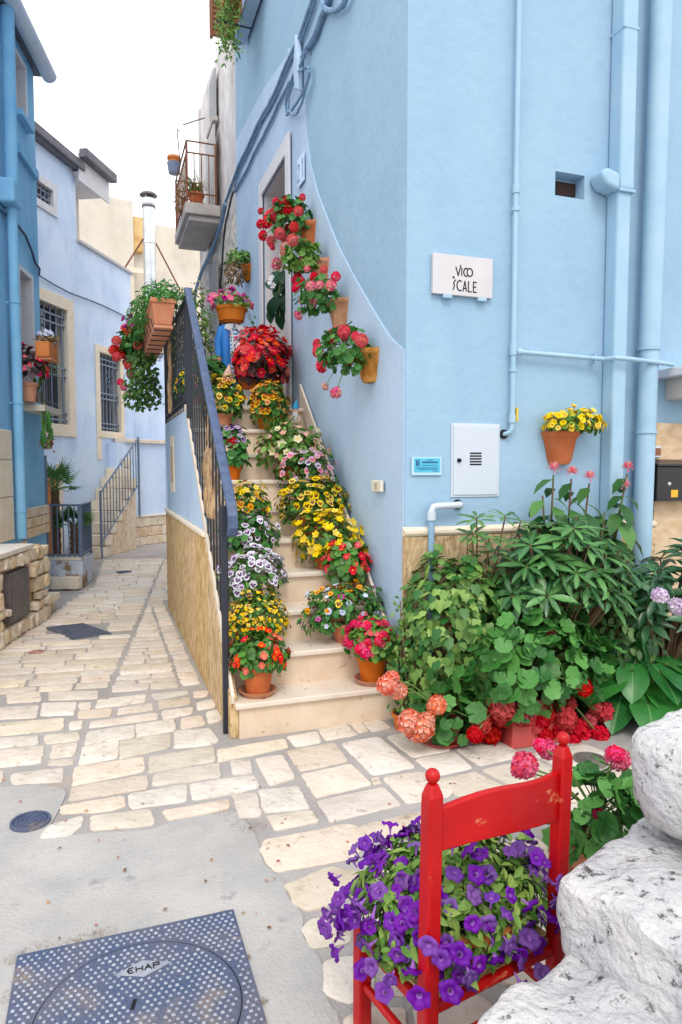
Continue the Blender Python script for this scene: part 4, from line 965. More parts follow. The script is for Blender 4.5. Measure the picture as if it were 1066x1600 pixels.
holed(m, WB, sBm, sB1, 0.0, 5.45, holes[1:2], 0, 2)
m.add([WB.P(sB1, 0), WB.P(sB1, 5.45), WB.P(sB1, 5.45, -4), WB.P(sB1, 0, -4)], [(0, 1, 2, 3)], 0)
m.add([WB.P(sBm, 5.45), WB.P(sBm, 6.62), WB.P(sBm, 6.62, -4), WB.P(sBm, 5.45, -4)], [(0, 1, 2, 3)], 0)
m.build('wall', [PALE, CREAM, GLASS], hb)
m = MB(); m.box(sBm, -0.4, 5.451, sB1+0.04, 0.05, 5.51, 0, WB.M(0, 0)); m.build('parapet_cap', mat('grey_coping', (0.48, 0.48, 0.50), rough=0.8), hb, bevel=0.01)
for (s0_, s1_, z0_, z1_), wd in ((W1, 0.20), (W2, 0.13), (W3, 0.12)):
    fr = bpy.data.objects.new('window', None)
    parts = ((s0_-wd, s0_, z0_-wd, z1_+wd), (s1_, s1_+wd, z0_-wd, z1_+wd), (s0_+.001, s1_-.001, z1_, z1_+wd), (s0_+.001, s1_-.001, z0_-wd, z0_))
    root = None
    for i, (a_, b_, c_, d_) in enumerate(parts):
        m = MB(); m.box(a_, 0.0, c_, b_, 0.03, d_, 0, WB.M(0, 0))
        o = m.build('window_frame' if root is None else 'frame_stone', LIMEST if z1_ < 5 else WHITEP, hb if root is None else root, bevel=0.008)
        if root is None: root = o
    nb = 6 if z1_ < 5 else 5
    for k in range(nb):
        x = s0_+(s1_-s0_)*(k+0.5)/nb
        m = MB(); m.tube([WB.P(x, z0_, -0.04), WB.P(x, z1_, -0.04)], 0.014, 6); m.build('window_bar', GREYIRON, root)
    zb_ = (0.04, 0.10, 0.42, 0.49, 0.86, 0.93) if z1_ < 5 else (0.35, 0.75)
    for zf in zb_:
        z = z0_+(z1_-z0_)*zf; m = MB(); m.box(s0_, -0.055, z-0.013, s1_, -0.025, z+0.013, 0, WB.M(0, 0)); m.build('window_bar', GREYIRON, root)
    if z1_ < 5:
        m = MB(); c = ((s0_+s1_)/2, z0_+(z1_-z0_)*0.68)
        for k in (-1, 1):
            for q in (-1, 1): m.tube([WB.P(c[0]+k*(0.05+0.05*math.cos(R(t_))), c[1]+q*(0.09+0.07*math.sin(R(t_))), -0.02) for t_ in range(0, 300, 30)], 0.008, 5)
        m.build('scrollwork', GREYIRON, root, kind='stuff')
    bpy.data.objects.remove(fr)
# blue infill panel under window two and the door behind the palms
m = MB(); m.box(W2[0]-0.13, 0.0, 1.70, W2[0]-0.001, 0.025, W2[2]-0.135, 0, WB.M(0, 0)); m.box(W2[1]+0.001, 0.0, 1.70, W2[1]+0.13, 0.025, W2[2]-0.135, 0, WB.M(0, 0)); m.build('door_jamb', LIMEST, hb, kind='stuff')
m = MB(); m.box(W4[0]-0.5, 0.0, 0, W4[1], 0.03, W4[3], 0, WB.M(0, 0)); m.build('wooden_door', mat('orange_wood', (0.50, 0.16, 0.03), (0.42, 0.12, 0.025), rough=0.5, scale=5, stretch=(4, 4, 0.5)), hb)
m = MB(); m.box(W4[1]+0.001, 0.0, 0, W4[1]+0.16, 0.035, W4[3]+0.16, 0, WB.M(0, 0)); m.build('door_jamb', LIMEST, hb, bevel=0.008)
# eaves
m = MB(); m.box(-5, 0.0, 6.621, sBm+0.05, 0.12, 6.645, 0, WB.M(0, 0)); m.build('eaves_board', GUTTER, hb)
m = MB(); m.box(-5, 0.04, 6.646, sBm+0.06, 0.17, 6.75, 0, WB.M(0, 0)); m.build('eaves_gutter', GUTTER, hb, bevel=0.02)
m = MB(); m.box(-5, -4, 6.751, sBm, 0.16, 6.79, 0, WB.M(0, 0)); m.build('roof', GUTTER, hb)
# set back upper storey
m = MB(); m.box(sBm+0.02, -4, 5.2, sBm+0.9, -0.45, 6.95, 0, WB.M(0, 0)); m.build('upper_wall', CREAM, hb)
m = MB(); m.box(sBm-0.1, -0.449, 6.55, sBm+0.95, 0.10, 6.60, 0, WB.M(0, 0)); m.build('soffit', WHITEP, hb)
m = MB(); m.box(sBm-0.1, 0.101, 6.45, sBm+0.96, 0.13, 6.90, 0, WB.M(0, 0)); m.build('fascia', WHITEP, hb)
m = MB(); m.box(sBm-0.1, 0.131, 6.82, sBm+1.0, 0.28, 6.98, 0, WB.M(0, 0)); m.build('eaves_gutter', GUTTER, hb, bevel=0.02)
m = MB(); pts = [WB.P(*hp(x, y, .03), .03) for x, y in ((50, 425), (64, 432), (85, 445), (110, 458), (135, 467), (160, 477), (185, 489), (204, 500))]
m.tube(pts, 0.012, 6); tag(m.build('wall_cable', mat('dark_cable', (0.05, 0.09, 0.15)), None), 'thin dark cable slanting above the barred windows of the pale house', 'cable')
# outside stair with railing
sb = thing('stone_stair', 'worn stone stair climbing to the barred doorway of the pale house', 'staircase', WB.P(-0.85, 0, 0.3))
for k in range(9):
    v_, f_ = rough_block(0.26, 0.60 if k < 7 else 0.33, 0.19, 0.02, 0.012, 6, 8, 70+k)
    s_ = -0.80+0.20*k
    wd_ = 0.58 if k < 7 else 0.32
    if k:
        m = MB(); m.box(s_-0.09, 0.02, 0, s_+0.12, wd_, 0.193*k-0.004, 0, WB.M(0, 0)); m.build('step_base', WALLST, sb, bevel=0.012)
    m = MB(); M_ = WB.M(s_, 0.193*k+0.095, 0.30 if k < 7 else 0.165); m.add([M_ @ v for v in v_], f_); m.build('step', LIMEST, sb, smooth=True)
m = MB(); m.box(0.92, 0.02, 0, 1.35, 0.30, 1.735, 0, WB.M(0, 0)); m.build('landing', WALLST, sb, bevel=0.015)
sr = thing('alley_stair_railing', 'grey blue iron railing on the stone stair of the pale house', 'railing', WB.P(-0.85, 0, 0.56))
rb = lambda s_: 0.02+0.965*(s_+0.88)*0.75
bar('post', WB.P(-0.86, 0, 0.6), WB.P(-0.86, 1.15, 0.6), 0.022, GREYIRON, sr); bar('post', WB.P(0.62, 0.6, 0.6), WB.P(0.62, 2.12, 0.6), 0.022, GREYIRON, sr)
bar('rail', WB.P(-0.86, 1.12, 0.6), WB.P(0.62, 2.10, 0.6), 0.018, GREYIRON, sr); bar('rail', WB.P(-0.86, 0.26, 0.6), WB.P(0.62, 1.24, 0.6), 0.014, GREYIRON, sr)
for k in range(1, 13):
    s_ = -0.86+1.48*k/13; bar('baluster', WB.P(s_, 0.26+0.98*k/13, 0.6), WB.P(s_, 1.12+0.98*k/13, 0.6), 0.009, GREYIRON, sr)

# low wall of the alley's end, with coursed plinth
WC = Wall((0.11, 13.48), 47.6)
hc = thing('alley_end_wall', 'low pale blue wall with coursed stone plinth closing the alley', 'wall', (0.11, 13.48, 0))
m = MB(); m.box(0.25, -0.25, 0.5, 6, -0.02, 2.02, 0, WC.M(0, 0)); m.build('wall', PALE, hc)
m = MB(); m.box(0.45, -0.30, 2.021, 6, 0.03, 2.10, 0, WC.M(0, 0)); m.build('cap', LIMEST, hc, bevel=0.012)
z = 0.0
for k in range(3):
    hgt = (0.17, 0.20, 0.19)[k]; s_ = 0.0
    while s_ < 2.6:
        L = U(0.35, 0.7); m = MB(); m.box(s_+0.004, -0.2, z+0.002, s_+L-0.004, U(0.0, 0.014), z+hgt-0.004, 0, WC.M(0, 0)); m.build('plinth_stone', WALLST, hc, bevel=0.012); s_ += L
    z += hgt
m = MB(); m.box(-0.02, -0.2, z, 2.7, 0.025, z+0.035, 0, WC.M(0, 0)); m.build('plinth_moulding', LIMEST, hc, bevel=0.008)
WF = Wall((0.78, 15.6), 52)
hf = thing('pale_blue_annex', 'pale blue wall rising behind the low wall at the alley end', 'house', (0.78, 15.6, 0))
m = MB(); m.box(-0.2, -3, 0, 6, 0, 4.1, 0, WF.M(0, 0)); m.build('wall', PALE, hf)
m = MB(); m.box(-0.25, -3, 4.101, 6, 0.06, 4.16, 0, WF.M(0, 0)); m.build('cap', LIMEST, hf)
# cream houses closing the view, with flue
hd = thing('cream_house', 'tall cream plastered house far behind the alley', 'house', (0, 19, 0))
WD = Wall((-2.0, 18.6), 78)
a = WD.hit(208, 330); b = WD.hit(170, 318)
m = MB(); m.box(-3.5, -3, 0, a[0], 0, a[1]+0.25, 0, WD.M(0, 0)); m.build('wall', CREAM, hd)
b = WD.hit(240, 345)
m = MB(); m.box(a[0]+0.002, -3.2, 0, 7.5, -0.25, b[1], 0, WD.M(0, 0)); m.build('wing_wall', CREAM, hd)
m = MB(); m.box(a[0]+0.004, -0.249, a[1]-1.0, a[0]+0.30, -0.05, a[1]-0.1, 0, WD.M(0, 0)); m.build('corner_stone', mat('ochre_stone', (0.55, 0.34, 0.12), (0.7, 0.5, 0.25), rough=0.9, scale=4), hd, bevel=0.02)
m = MB(); q = WD.hit(215, 423); m.box(a[0]-0.5, 0.0, q[1]-0.08, a[0]+0.32, 0.06, q[1]+0.06, 0, WD.M(0, 0)); m.build('string_course', LIMEST, hd, bevel=0.01)
WK = Wall((-2.0, 17.4), 78)
fl = thing('flue_pipe', 'shiny steel chimney flue with conical cap and guy rods', 'chimney flue', WK.P(WK.hit(232, 440)[0], 4.0))
fs_, fz = WK.hit(232, 305)
FP = WK.P(fs_, 0)
m = MB(); m.lathe([(0.0, 3.0), (0.15, 3.0), (0.15, fz-0.25), (0.165, fz-0.24), (0.165, fz-0.1), (0.15, fz-0.09)], 20, 0, c=(FP.x, FP.y, 0)); m.build('pipe', STEEL, fl, smooth=True)
for zz in (fz-1.2, fz-0.32):
    m = MB(); m.lathe([(0.151, zz), (0.168, zz+0.01), (0.168, zz+0.05), (0.151, zz+0.06)], 20, 0, c=(FP.x, FP.y, 0)); m.build('band', STEEL if zz < fz-1 else GREYMET, fl, smooth=True)
m = MB(); m.lathe([(0.0, fz+0.07), (0.16, fz+0.05), (0.215, fz+0.0), (0.215, fz-0.02), (0.14, fz-0.03), (0.0, fz-0.03)], 24, 0, c=(FP.x, FP.y, 0)); m.build('cap', GREYMET, fl, smooth=True)
for k in range(3):
    c_ = 2*math.pi*k/3; m = MB(); m.tube([(FP.x+0.13*math.cos(c_), FP.y+0.13*math.sin(c_), fz-0.1), (FP.x+0.13*math.cos(c_), FP.y+0.13*math.sin(c_), fz-0.02)], 0.012, 5); m.build('cap_strut', STEEL, fl)
for x, y in ((196, 418), (276, 432)):
    e = WK.hit(x, y); j = WK.hit(224 if x < 230 else 240, 373)
    bar('guy_rod', WK.P(j[0], j[1]), WK.P(e[0]+(-0.2 if x < 230 else 0.2), e[1]-0.35, -0.2), 0.022, RUST, fl)

# ================================================================ SMALL COVERS IN THE PAVING
def disc(name, label, c, r, mt_, cat='manhole cover', z=0.006, h=0.012):
    t = thing(name, label, cat, (c.x, c.y, 0))
    m = MB(); m.lathe([(0, z+h*0.6), (r*0.80, z+h*0.6), (r*0.82, z+h*0.3), (r*0.86, z+h*0.3), (r*0.88, z+h), (r, z+h), (r*1.02, 0)], 32); m.build('rim', mt_, t, world=False, smooth=True)
    for k, rr in enumerate((0.25, 0.5, 0.68)):
        m = MB(); m.lathe([(r*(rr-0.04), z+h*0.62), (r*(rr-0.03), z+h*0.95), (r*(rr+0.03), z+h*0.95), (r*(rr+0.04), z+h*0.62)], 28); m.build('raised_ring', mt_, t, world=False)
    return t
disc('round_cover', 'small round iron cover in the concrete at the left', G(48, 1287), 0.082, CASTIRON)
disc('round_cover', 'tiny reddish round cover by the low rubble wall', G(57, 1020), 0.065, mat('rusty_cover', (0.28, 0.10, 0.08), (0.36, 0.18, 0.14), rough=0.8), z=0.003, h=0.006)
disc('round_cover', 'round dark drain cover in the paving between red planter and white stone block', G(922, 1190), 0.085, mat('dark_cover', (0.10, 0.095, 0.09), (0.2, 0.17, 0.14), rough=0.8))
disc('round_cover', 'small dark cover far up the alley paving', G(194, 895), 0.11, CASTIRON)
# rectangular grate
gc = [Vector(p) for p in ((-0.535, 7.038), (-0.204, 7.119), (0.059, 6.591), (-0.275, 6.508))]
t = thing('drain_grate', 'dark diamond set steel drain grate halfway up the alley', 'drain grate', (gc[3].x, gc[3].y, 0))
m = MB(); m.add([(p.x, p.y, 0.0165) for p in gc]+[(p.x, p.y, -0.01) for p in gc], [(0, 1, 2, 3), (0, 1, 5, 4), (1, 2, 6, 5), (2, 3, 7, 6), (3, 0, 4, 7)]); m.build('plate', mat('grate_steel', (0.10, 0.11, 0.14), (0.16, 0.17, 0.20), rough=0.6, scale=8), t)
m = MB()
for i in range(14):
    for j in range(18):
        u_, v_ = (i+0.5)/14, (j+0.5)/18
        p = gc[0].lerp(gc[1], u_).lerp(gc[3].lerp(gc[2], u_), v_)
        e = (gc[1]-gc[0]).normalized()*0.008*(1 if (i+j) % 2 else 0.6); f = (gc[3]-gc[0]).normalized()*0.010*(0.6 if (i+j) % 2 else 1)
        q = [p-e-f, p+e-f, p+e+f, p-e+f]
        m.prism([(a_.x, a_.y) for a_ in q], 0.0166, 0.021, lambda a_, b_, h: Vector((a_, b_, h)))
m.build('raised_studs', CASTIRON, t, kind='stuff')
# big square manhole
MX0, MX1, MY0, MY1 = -0.285, 0.402, 1.585, 2.285
t = thing('square_manhole', 'large square studded iron manhole cover with round lid in the foreground', 'manhole cover', ((MX0+MX1)/2, (MY0+MY1)/2, 0))
fnz = lambda a_, b_, h: Vector((a_, b_, h))
cxm, cym, rm_ = (MX0+MX1)/2+0.01, (MY0+MY1)/2-0.015, 0.285
m = MB(); m.box(MX0, MY0, -0.01, MX1, MY1, 0.012); m.build('frame_plate', CASTIRON, t, bevel=0.003)
m = MB(); m.lathe([(0, 0.0155), (rm_-0.004, 0.0155), (rm_, 0.0135), (rm_, 0.012)], 64, 0, c=(cxm, cym, 0)); m.build('lid', CASTIRON, t)
m = MB(); m.lathe([(rm_+0.0005, 0.0122), (rm_+0.0035, 0.0124), (rm_+0.004, 0.0122)], 64, 0, c=(cxm, cym, 0)); m.build('lid_gap', DARK, t)
STUD = mat('polished_stud', (0.42, 0.44, 0.50), (0.30, 0.32, 0.38), rough=0.45, metal=0.3, scale=20)
m = MB()
def stud(m, x, y, z, r):
    m.add([(x-r, y-r*.8, z), (x+r, y-r*.8, z), (x+r, y+r*.8, z), (x-r, y+r*.8, z), (x-r*.5, y-r*.4, z+0.0035), (x+r*.5, y-r*.4, z+0.0035), (x+r*.5, y+r*.4, z+0.0035), (x-r*.5, y+r*.4, z+0.0035)],
          [(4, 5, 6, 7), (0, 1, 5, 4), (1, 2, 6, 5), (2, 3, 7, 6), (3, 0, 4, 7)])
i = 0
y = MY0+0.012
while y < MY1-0.008:
    x = MX0+0.014+(0.011 if i % 2 else 0)
    while x < MX1-0.008:
        dd = math.hypot(x-cxm, y-cym)
        logo = abs(x-(cxm+0.02))/0.085+abs(y-(cym+0.165))/0.042 < 1
        hol = math.hypot(x-(cxm-0.015), y-(cym+0.03)) < 0.025
        if abs(dd-rm_) > 0.012 and not logo and not hol and U(0, 1) > .05: stud(m, x+U(-.001, .001), y+U(-.001, .001), 0.0155 if dd < rm_ else 0.012, U(.0040, .0058))
        x += 0.022
    y += 0.0185; i += 1
m.build('raised_studs', STUD, t, kind='stuff')
lx, ly = cxm+0.02, cym+0.165
m = MB(); m.prism([(lx-0.085, ly), (lx, ly-0.036), (lx+0.085, ly), (lx, ly+0.036)], 0.0156, 0.0185, fnz); m.build('logo_plate', STUD, t, bevel=0.001)
m = MB(); w_, h_ = 0.019, 0.021
L0 = lx-0.047
let = [[[(0.9, 1), (0.3, 1), (0, .5), (0.3, 0), (0.9, 0)], [(0, .5), (.7, .5)]], [[(0, 0), (0, 1)], [(1, 0), (1, 1)], [(0, .5), (1, .5)]], [[(0, 0), (.5, 1), (1, 0)], [(.2, .4), (.8, .4)]], [[(0, 0), (0, 1), (.9, 1), (.9, .5), (0, .5)]]]
for k, ls in enumerate(let):
    for l in ls: strokes(m, [[(L0+k*0.0255+x*w_, ly-h_/2+y*h_) for x, y in l]], fnz, 0.0032, 0.0186, 0.0205)
m.build('logo_letters', DARK, t, kind='stuff')
m = MB(); m.prism([(cxm-0.026, cym+0.012), (cxm-0.014, cym+0.010), (cxm-0.003, cym+0.048), (cxm-0.015, cym+0.05)], 0.0157, 0.0162, fnz); m.build('key_hole', DARK, t)
# ================================================================ PLANT KIT
def unit(v):
    n = np.linalg.norm(v, axis=-1, keepdims=True); return v/np.maximum(n, 1e-9)
def T_oval(w=0.3, droop=0.12, fold=0.07):
    v = [(0, 0, 0), (0.33, w*0.86, fold), (0.33, 0, 0), (0.33, -w*0.86, fold), (0.68, w*0.8, fold-droop*0.4), (0.68, 0, -droop*0.35), (0.68, -w*0.8, fold-droop*0.4), (1, 0, -droop)]
    f = [(0, 2, 1), (0, 3, 2), (1, 2, 5, 4), (2, 3, 6, 5), (4, 5, 7), (5, 6, 7)]
    return np.array(v, float), f
def T_lance(w=0.13, droop=0.22):
    v = [(0, 0, 0)]; f = []
    xs = [0.2, 0.5, 0.8]; ws = [0.62, 1.0, 0.72]
    for x, k in zip(xs, ws):
        z = -droop*x*x+0.05*x
        v += [(x, w*k, z+0.02), (x, 0, z-0.005), (x, -w*k, z+0.02)]
    v.append((1, 0, -droop+0.04))
    f = [(0, 2, 1), (0, 3, 2), (1, 2, 5, 4), (2, 3, 6, 5), (4, 5, 8, 7), (5, 6, 9, 8), (7, 8, 10), (8, 9, 10)]
    return np.array(v, float), f
def T_lobed(n=24, lob=0.07, cup=0.22, lobes=7, x0=0.45):
    """rounded scalloped geranium leaf; stalk joins near its notch"""
    v = [(x0, 0, -0.02)]; f = []
    for i in range(n):
        a = math.pi*(-0.97+1.94*i/(n-1))
        r = 0.5*(1+lob*math.cos(lobes*a*1.06)*1.0)*(1 if abs(a) < 2.6 else 0.85)
        v.append((x0+r*math.cos(a), r*math.sin(a), cup*r*r*2+0.035*math.sin(3*a)+0.03*math.cos(7*a)))
    f = [(0, i, i+1) for i in range(1, n)]
    return np.array(v, float), f
def T_ivy():
    pr = [(0, 0.0), (-0.10, 0.24), (0.12, 0.46), (0.36, 0.38), (0.60, 0.42), (0.72, 0.22), (1.05, 0.0)]
    pts = [(x, y) for x, y in pr]+[(x, -y) for x, y in pr[-2:0:-1]]
    v = [(0.35, 0, 0.03)]+[(x, y, -0.10*abs(y)-0.05*x*x) for x, y in pts]
    n = len(pts); f = [(0, 1+i, 1+(i+1) % n) for i in range(n)]
    return np.array(v, float), f
def T_grass(bend=0.55, w=0.03):
    v = []; f = []
    for i in range(6):
        t = i/5; v += [(t*(0.5+0.5*bend), w*(1-t*0.9), 0.62*math.sin(t*2.3)*(1)), (t*(0.5+0.5*bend), -w*(1-t*0.9), 0.62*math.sin(t*2.3))]
    for i in range(5): f.append((2*i, 2*i+1, 2*i+3, 2*i+2))
    return np.array(v, float), f
def T_broad(w=0.34):
    v = []; f = []; n = 7
    for i in range(n+1):
        t = i/n; hw = w*math.sin(math.pi*min(1, 0.10+t*0.9))**0.75*(1 if t < 1 else 0)+0.02*(t < 0.1)
        z = 0.10*math.sin(t*2.2)-0.20*t*t
        for k in (-1, -0.5, 0, 0.5, 1): v.append((t, hw*k, z+0.10*hw*abs(k)**1.5*2+0.012*math.sin(i*2.4+k*3)))
    for i in range(n):
        for k in range(4): a = i*5+k; f.append((a, a+1, a+6, a+5))
    return np.array(v, float), f
LEAF = {'oval': T_oval(), 'narrow': T_oval(0.16, 0.2), 'narrow2': T_oval(0.22, 0.2), 'lance': T_lance(), 'lobed': T_lobed(), 'round': T_oval(0.46, 0.10, 0.05), 'ivy': T_ivy(), 'grass': T_grass(), 'broad': T_broad(), 'droop': T_oval(0.27, 0.35, 0.05), 'small': (np.array([(0, 0, 0), (0.5, 0.3, 0.06), (1, 0, -0.05), (0.5, -0.3, 0.06)], float), [(0, 3, 2, 1)])}
def frames(N, X):
    N = unit(np.asarray(N, float)); X = np.asarray(X, float)
    X = X-N*np.sum(N*X, axis=1, keepdims=True)
    bad = np.linalg.norm(X, axis=1) < 1e-3
    X[bad] = np.cross(N[bad], [0.3, 0.5, 0.8])
    X = unit(X); Y = np.cross(N, X)
    return X, Y, N
def leaf_mass(name, kind, P, N, X, Sz, mt_, parent, tint=None):
    """joined foliage mesh"""
    tv, tf = LEAF[kind]
    X, Y, N = frames(N, X)
    n, k = len(P), len(tv)
    V = P[:, None, :]+Sz[:, None, None]*(tv[None, :, 0:1]*X[:, None, :]+tv[None, :, 1:2]*Y[:, None, :]+tv[None, :, 2:3]*N[:, None, :])
    V = V.reshape(-1, 3)
    F = [tuple(i*k+j for j in f) for i in range(n) for f in tf]
    me = bpy.data.meshes.new(name); me.from_pydata(V.tolist(), [], F); me.materials.append(mt_)
    if tint is None: tint = rng.random(n)**1.6
    at = me.attributes.new('tint', 'FLOAT', 'POINT'); at.data.foreach_set('value', np.repeat(tint, k).astype(np.float32))
    me.shade_smooth()
    o = bpy.data.objects.new(name, me); COL.objects.link(o); o.parent = parent; o['kind'] = 'stuff'
    return o
LEAFMESH = {}
def leaf_objs(kind, P, N, X, Sz, mt_, parent, name='leaf', limit=300, nvar=5):
    """each leaf an object of its own; the rest beyond the limit joined"""
    X_, Y_, N_ = frames(N, X)
    key = (kind, mt_.name)
    if key not in LEAFMESH:
        tv, tf = LEAF[kind]; L_ = []
        for j in range(nvar):
            vv = tv.copy(); vv[:, 2] += 0.05*np.sin(vv[:, 0]*5+j)*(j-nvar/2)/nvar; vv[:, 1] *= 0.9+0.05*j
            me = bpy.data.meshes.new(name); me.from_pydata(vv.tolist(), [], tf); me.materials.append(mt_)
            at = me.attributes.new('tint', 'FLOAT', 'POINT'); at.data.foreach_set('value', np.full(len(tv), (j/(nvar-1))**1.4, np.float32)); me.shade_smooth(); L_.append(me)
        LEAFMESH[key] = L_
    for i in range(min(limit, len(P))):
        Mx = Matrix((tuple(X_[i]*Sz[i]), tuple(Y_[i]*Sz[i]), tuple(N_[i]*Sz[i]))).transposed().to_4x4(); Mx.translation = Vector(P[i])
        inst(name, LEAFMESH[key][int(rng.integers(nvar))], parent, Mx)
    if len(P) > limit: leaf_mass('foliage', kind, P[limit:], N[limit:], X[limit:], Sz[limit:], mt_, parent)
def mound(n, r, c=(0, 0, 0), inner=0.55, low=-0.4, lump=0.2, up=0.45, seed=None, jit=0.35):
    """positions and leaf normals in an uneven dome of leaves"""
    seed = rng.random()*50 if seed is None else seed
    d = unit(rng.normal(size=(n*3, 3))); d = d[d[:, 2] > low][:n]
    n = len(d)
    lm = np.array([mnoise.noise(Vector(q)*2.2+Vector((seed, 0, 0))) for q in d])
    rad = (inner+(1-inner)*rng.random(n)**0.6)*(1+lump*lm*1.6)
    P = d*rad[:, None]*np.array(r)+np.array(c)
    N = unit(d*np.array([1, 1, 0.8])+np.array([0, 0, up])+rng.normal(size=(n, 3))*jit)
    X = d+rng.normal(size=(n, 3))*0.6+np.array([0, 0, -0.3])
    return P, N, X
# ---- flowers (radius about 1, facing +Z, +Y up), shared meshes
FL = {}
def petal(m, ang, rc, rl, rw, mi, z=0.0, cup=0.1, n=7):
    """rounded petal whose centre sits rc from the middle"""
    ca, sa = math.cos(ang), math.sin(ang)
    v = [(rc*ca, rc*sa, z+cup*0.3)]
    for i in range(n):
        a = 2*math.pi*i/n; x = rc+rl*math.cos(a); y = rw*math.sin(a)
        v.append((x*ca-y*sa, x*sa+y*ca, z+cup*(x*x+y*y)*0.9))
    m.add(v, [(0, 1+i, 1+(i+1) % n) for i in range(n)], mi)
def fmesh(key, m, mats, ):
    me = bpy.data.meshes.new(key.split('#')[0]); me.from_pydata(m.v, [], m.f)
    for q in mats: me.materials.append(q)
    me.polygons.foreach_set('material_index', m.m); me.shade_smooth(); return me
def pansy(up, low, blotch, eye):
    k = ('pansy', up.name, low.name, blotch.name)
    if k in FL: return FL[k]
    L_ = []
    for j in range(2):
        m = MB()
        for a in (62, 118): petal(m, R(a), 0.52, 0.5, 0.46, 0, -0.06)
        for a in (168, 12): petal(m, R(a), 0.48, 0.46, 0.42, 1, 0.0)
        petal(m, R(270), 0.45, 0.52, 0.62, 1, 0.05)
        for a in (175, 5, 270): petal(m, R(a), 0.30, 0.26, 0.24 if a != 270 else 0.32, 2, 0.10, 0.1, 6)
        petal(m, R(270), 0.06, 0.11, 0.12, 3, 0.17, 0, 5)
        for v_i in range(len(m.v)):
            x, y, z = m.v[v_i]; m.v[v_i] = (x, y, z+0.10*mnoise.noise(Vector((x*2, y*2, j*5))))
        L_.append(fmesh('blossom', m, [up, low, blotch, eye]))
    FL[k] = L_; return L_
def head(c1, c2, n=18, small=False):
    k = ('head', c1.name, c2.name, n)
    if k in FL: return FL[k]
    L_ = []
    for j in range(3):
        m = MB()
        for i in range(n):
            t = (i+0.5)/n; zz = 1-1.55*t; rr = math.sqrt(max(0, 1-zz*zz)); a = i*2.39996+j
            d = Vector((rr*math.cos(a), rr*math.sin(a), zz)); q = d.to_track_quat('Z', 'Y').to_matrix().to_4x4()
            q = Matrix.Translation(Vector((d.x*U(.6,.82), d.y*U(.6,.82), d.z*0.55))) @ q @ Matrix.Rotation(U(0, 6), 4, 'Z') @ Matrix.Scale(U(0.40, 0.56), 4)
            for p in range(5):
                b = 2*math.pi*p/5
                pts = [(0, 0, 0), (0.8*math.cos(b-0.5), 0.8*math.sin(b-0.5), 0.22+U(-.1,.1)), (1.15*math.cos(b), 1.15*math.sin(b), 0.1+U(-.15, .15)), (0.8*math.cos(b+0.5), 0.8*math.sin(b+0.5), 0.22)]
                m.add([q @ Vector(w_) for w_ in pts], [(0, 1, 2, 3)], 1 if U(0, 1) < 0.35 else 0)
        m.tube([(0, 0, -1.5), (0.05, 0, -0.6), (0, 0, 0.3)], 0.06, 5, 2)
        L_.append(fmesh('flower_head', m, [c1, c2, STEM]))
    FL[k] = L_; return L_
def simple5(c, eye, np_=5):
    k = ('s5', c.name, np_)
    if k in FL: return FL[k]
    m = MB()
    for p in range(np_): petal(m, 2*math.pi*p/np_+0.3, 0.55, 0.46, 0.40 if np_ < 6 else 0.22, 0, 0.02*(p % 2), 0.25)
    petal(m, 0, 0.0, 0.2, 0.2, 1, 0.14, 0, 6)
    FL[k] = [fmesh('blossom', m, [c, eye])]; return FL[k]
def begonia(c, eye):
    k = ('beg', c.name)
    if k in FL: return FL[k]
    L_ = []
    for j in range(2):
        m = MB()
        for a, rl, rw in ((90, 0.55, 0.62), (270, 0.55, 0.62), (0, 0.5, 0.36), (180, 0.5, 0.36)): petal(m, R(a), 0.48, rl, rw, 0, 0.03*(a % 180 > 0), 0.35+0.1*j)
        petal(m, 0, 0, 0.17, 0.17, 1, 0.16, 0, 6)
        L_.append(fmesh('blossom', m, [c, eye]))
    FL[k] = L_; return L_
def trumpet(c, throat, ruf=0.12):
    k = ('tru', c.name)
    if k in FL: return FL[k]
    L_ = []
    for j in range(4):
        m = MB(); seg = 20
        ff = U(0.75, 1.1)
        rings = [(0.10, -1.25), (0.13, -0.7), (0.26, -0.28), (0.55, -0.05), (0.85, 0.02), (1.0, -0.02-0.1*j)]
        vs = []
        for (r, z) in rings:
            for i in range(seg):
                a = 2*math.pi*i/seg; lob = 1+(0.09*math.cos(5*a)+0.03*math.sin(11*a+j))*(r > 0.5)*r
                zz = z+(ruf*math.sin(5*a+j*1.3)+0.08*math.sin(9*a+2*j))*(r > 0.5)*r+0.12*j*math.cos(a+j)*(r > 0.5)
                vs.append((r*lob*math.cos(a)*(1 if r > .5 else 1), r*lob*math.sin(a)*ff if r > .5 else r*math.sin(a), zz))
        fs = []; mi = []
        for q in range(len(rings)-1):
            for i in range(seg): m_i = (q*seg+i, q*seg+(i+1) % seg, (q+1)*seg+(i+1) % seg, (q+1)*seg+i); fs.append(m_i); mi.append(1 if q < 2 else 0)
        m.add(vs, fs); m.m = mi
        L_.append(fmesh('blossom', m, [c, throat]))
    FL[k] = L_; return L_
def plume(c1, c2):
    m = MB()
    for i in range(34):
        t = (i+0.5)/34; zz = 1-1.25*t; rr = math.sqrt(max(0, 1-zz*zz)); a = i*2.4
        d = Vector((rr*math.cos(a), rr*math.sin(a), zz*1.2+0.3)).normalized(); s_ = d.cross(Vector((0.2, 0.3, 1))).normalized()*0.11
        b = d*0.25; e = d*U(0.85, 1.15)+Vector((0, 0, -0.12)); h = d*0.7
        m.add([b-s_*0.6, h-s_, e, h+s_, b+s_*0.6], [(0, 1, 2, 3, 4)], i % 2)
    return [fmesh('flower_plume', m, [c1, c2])]
EYE_Y = P_YEL
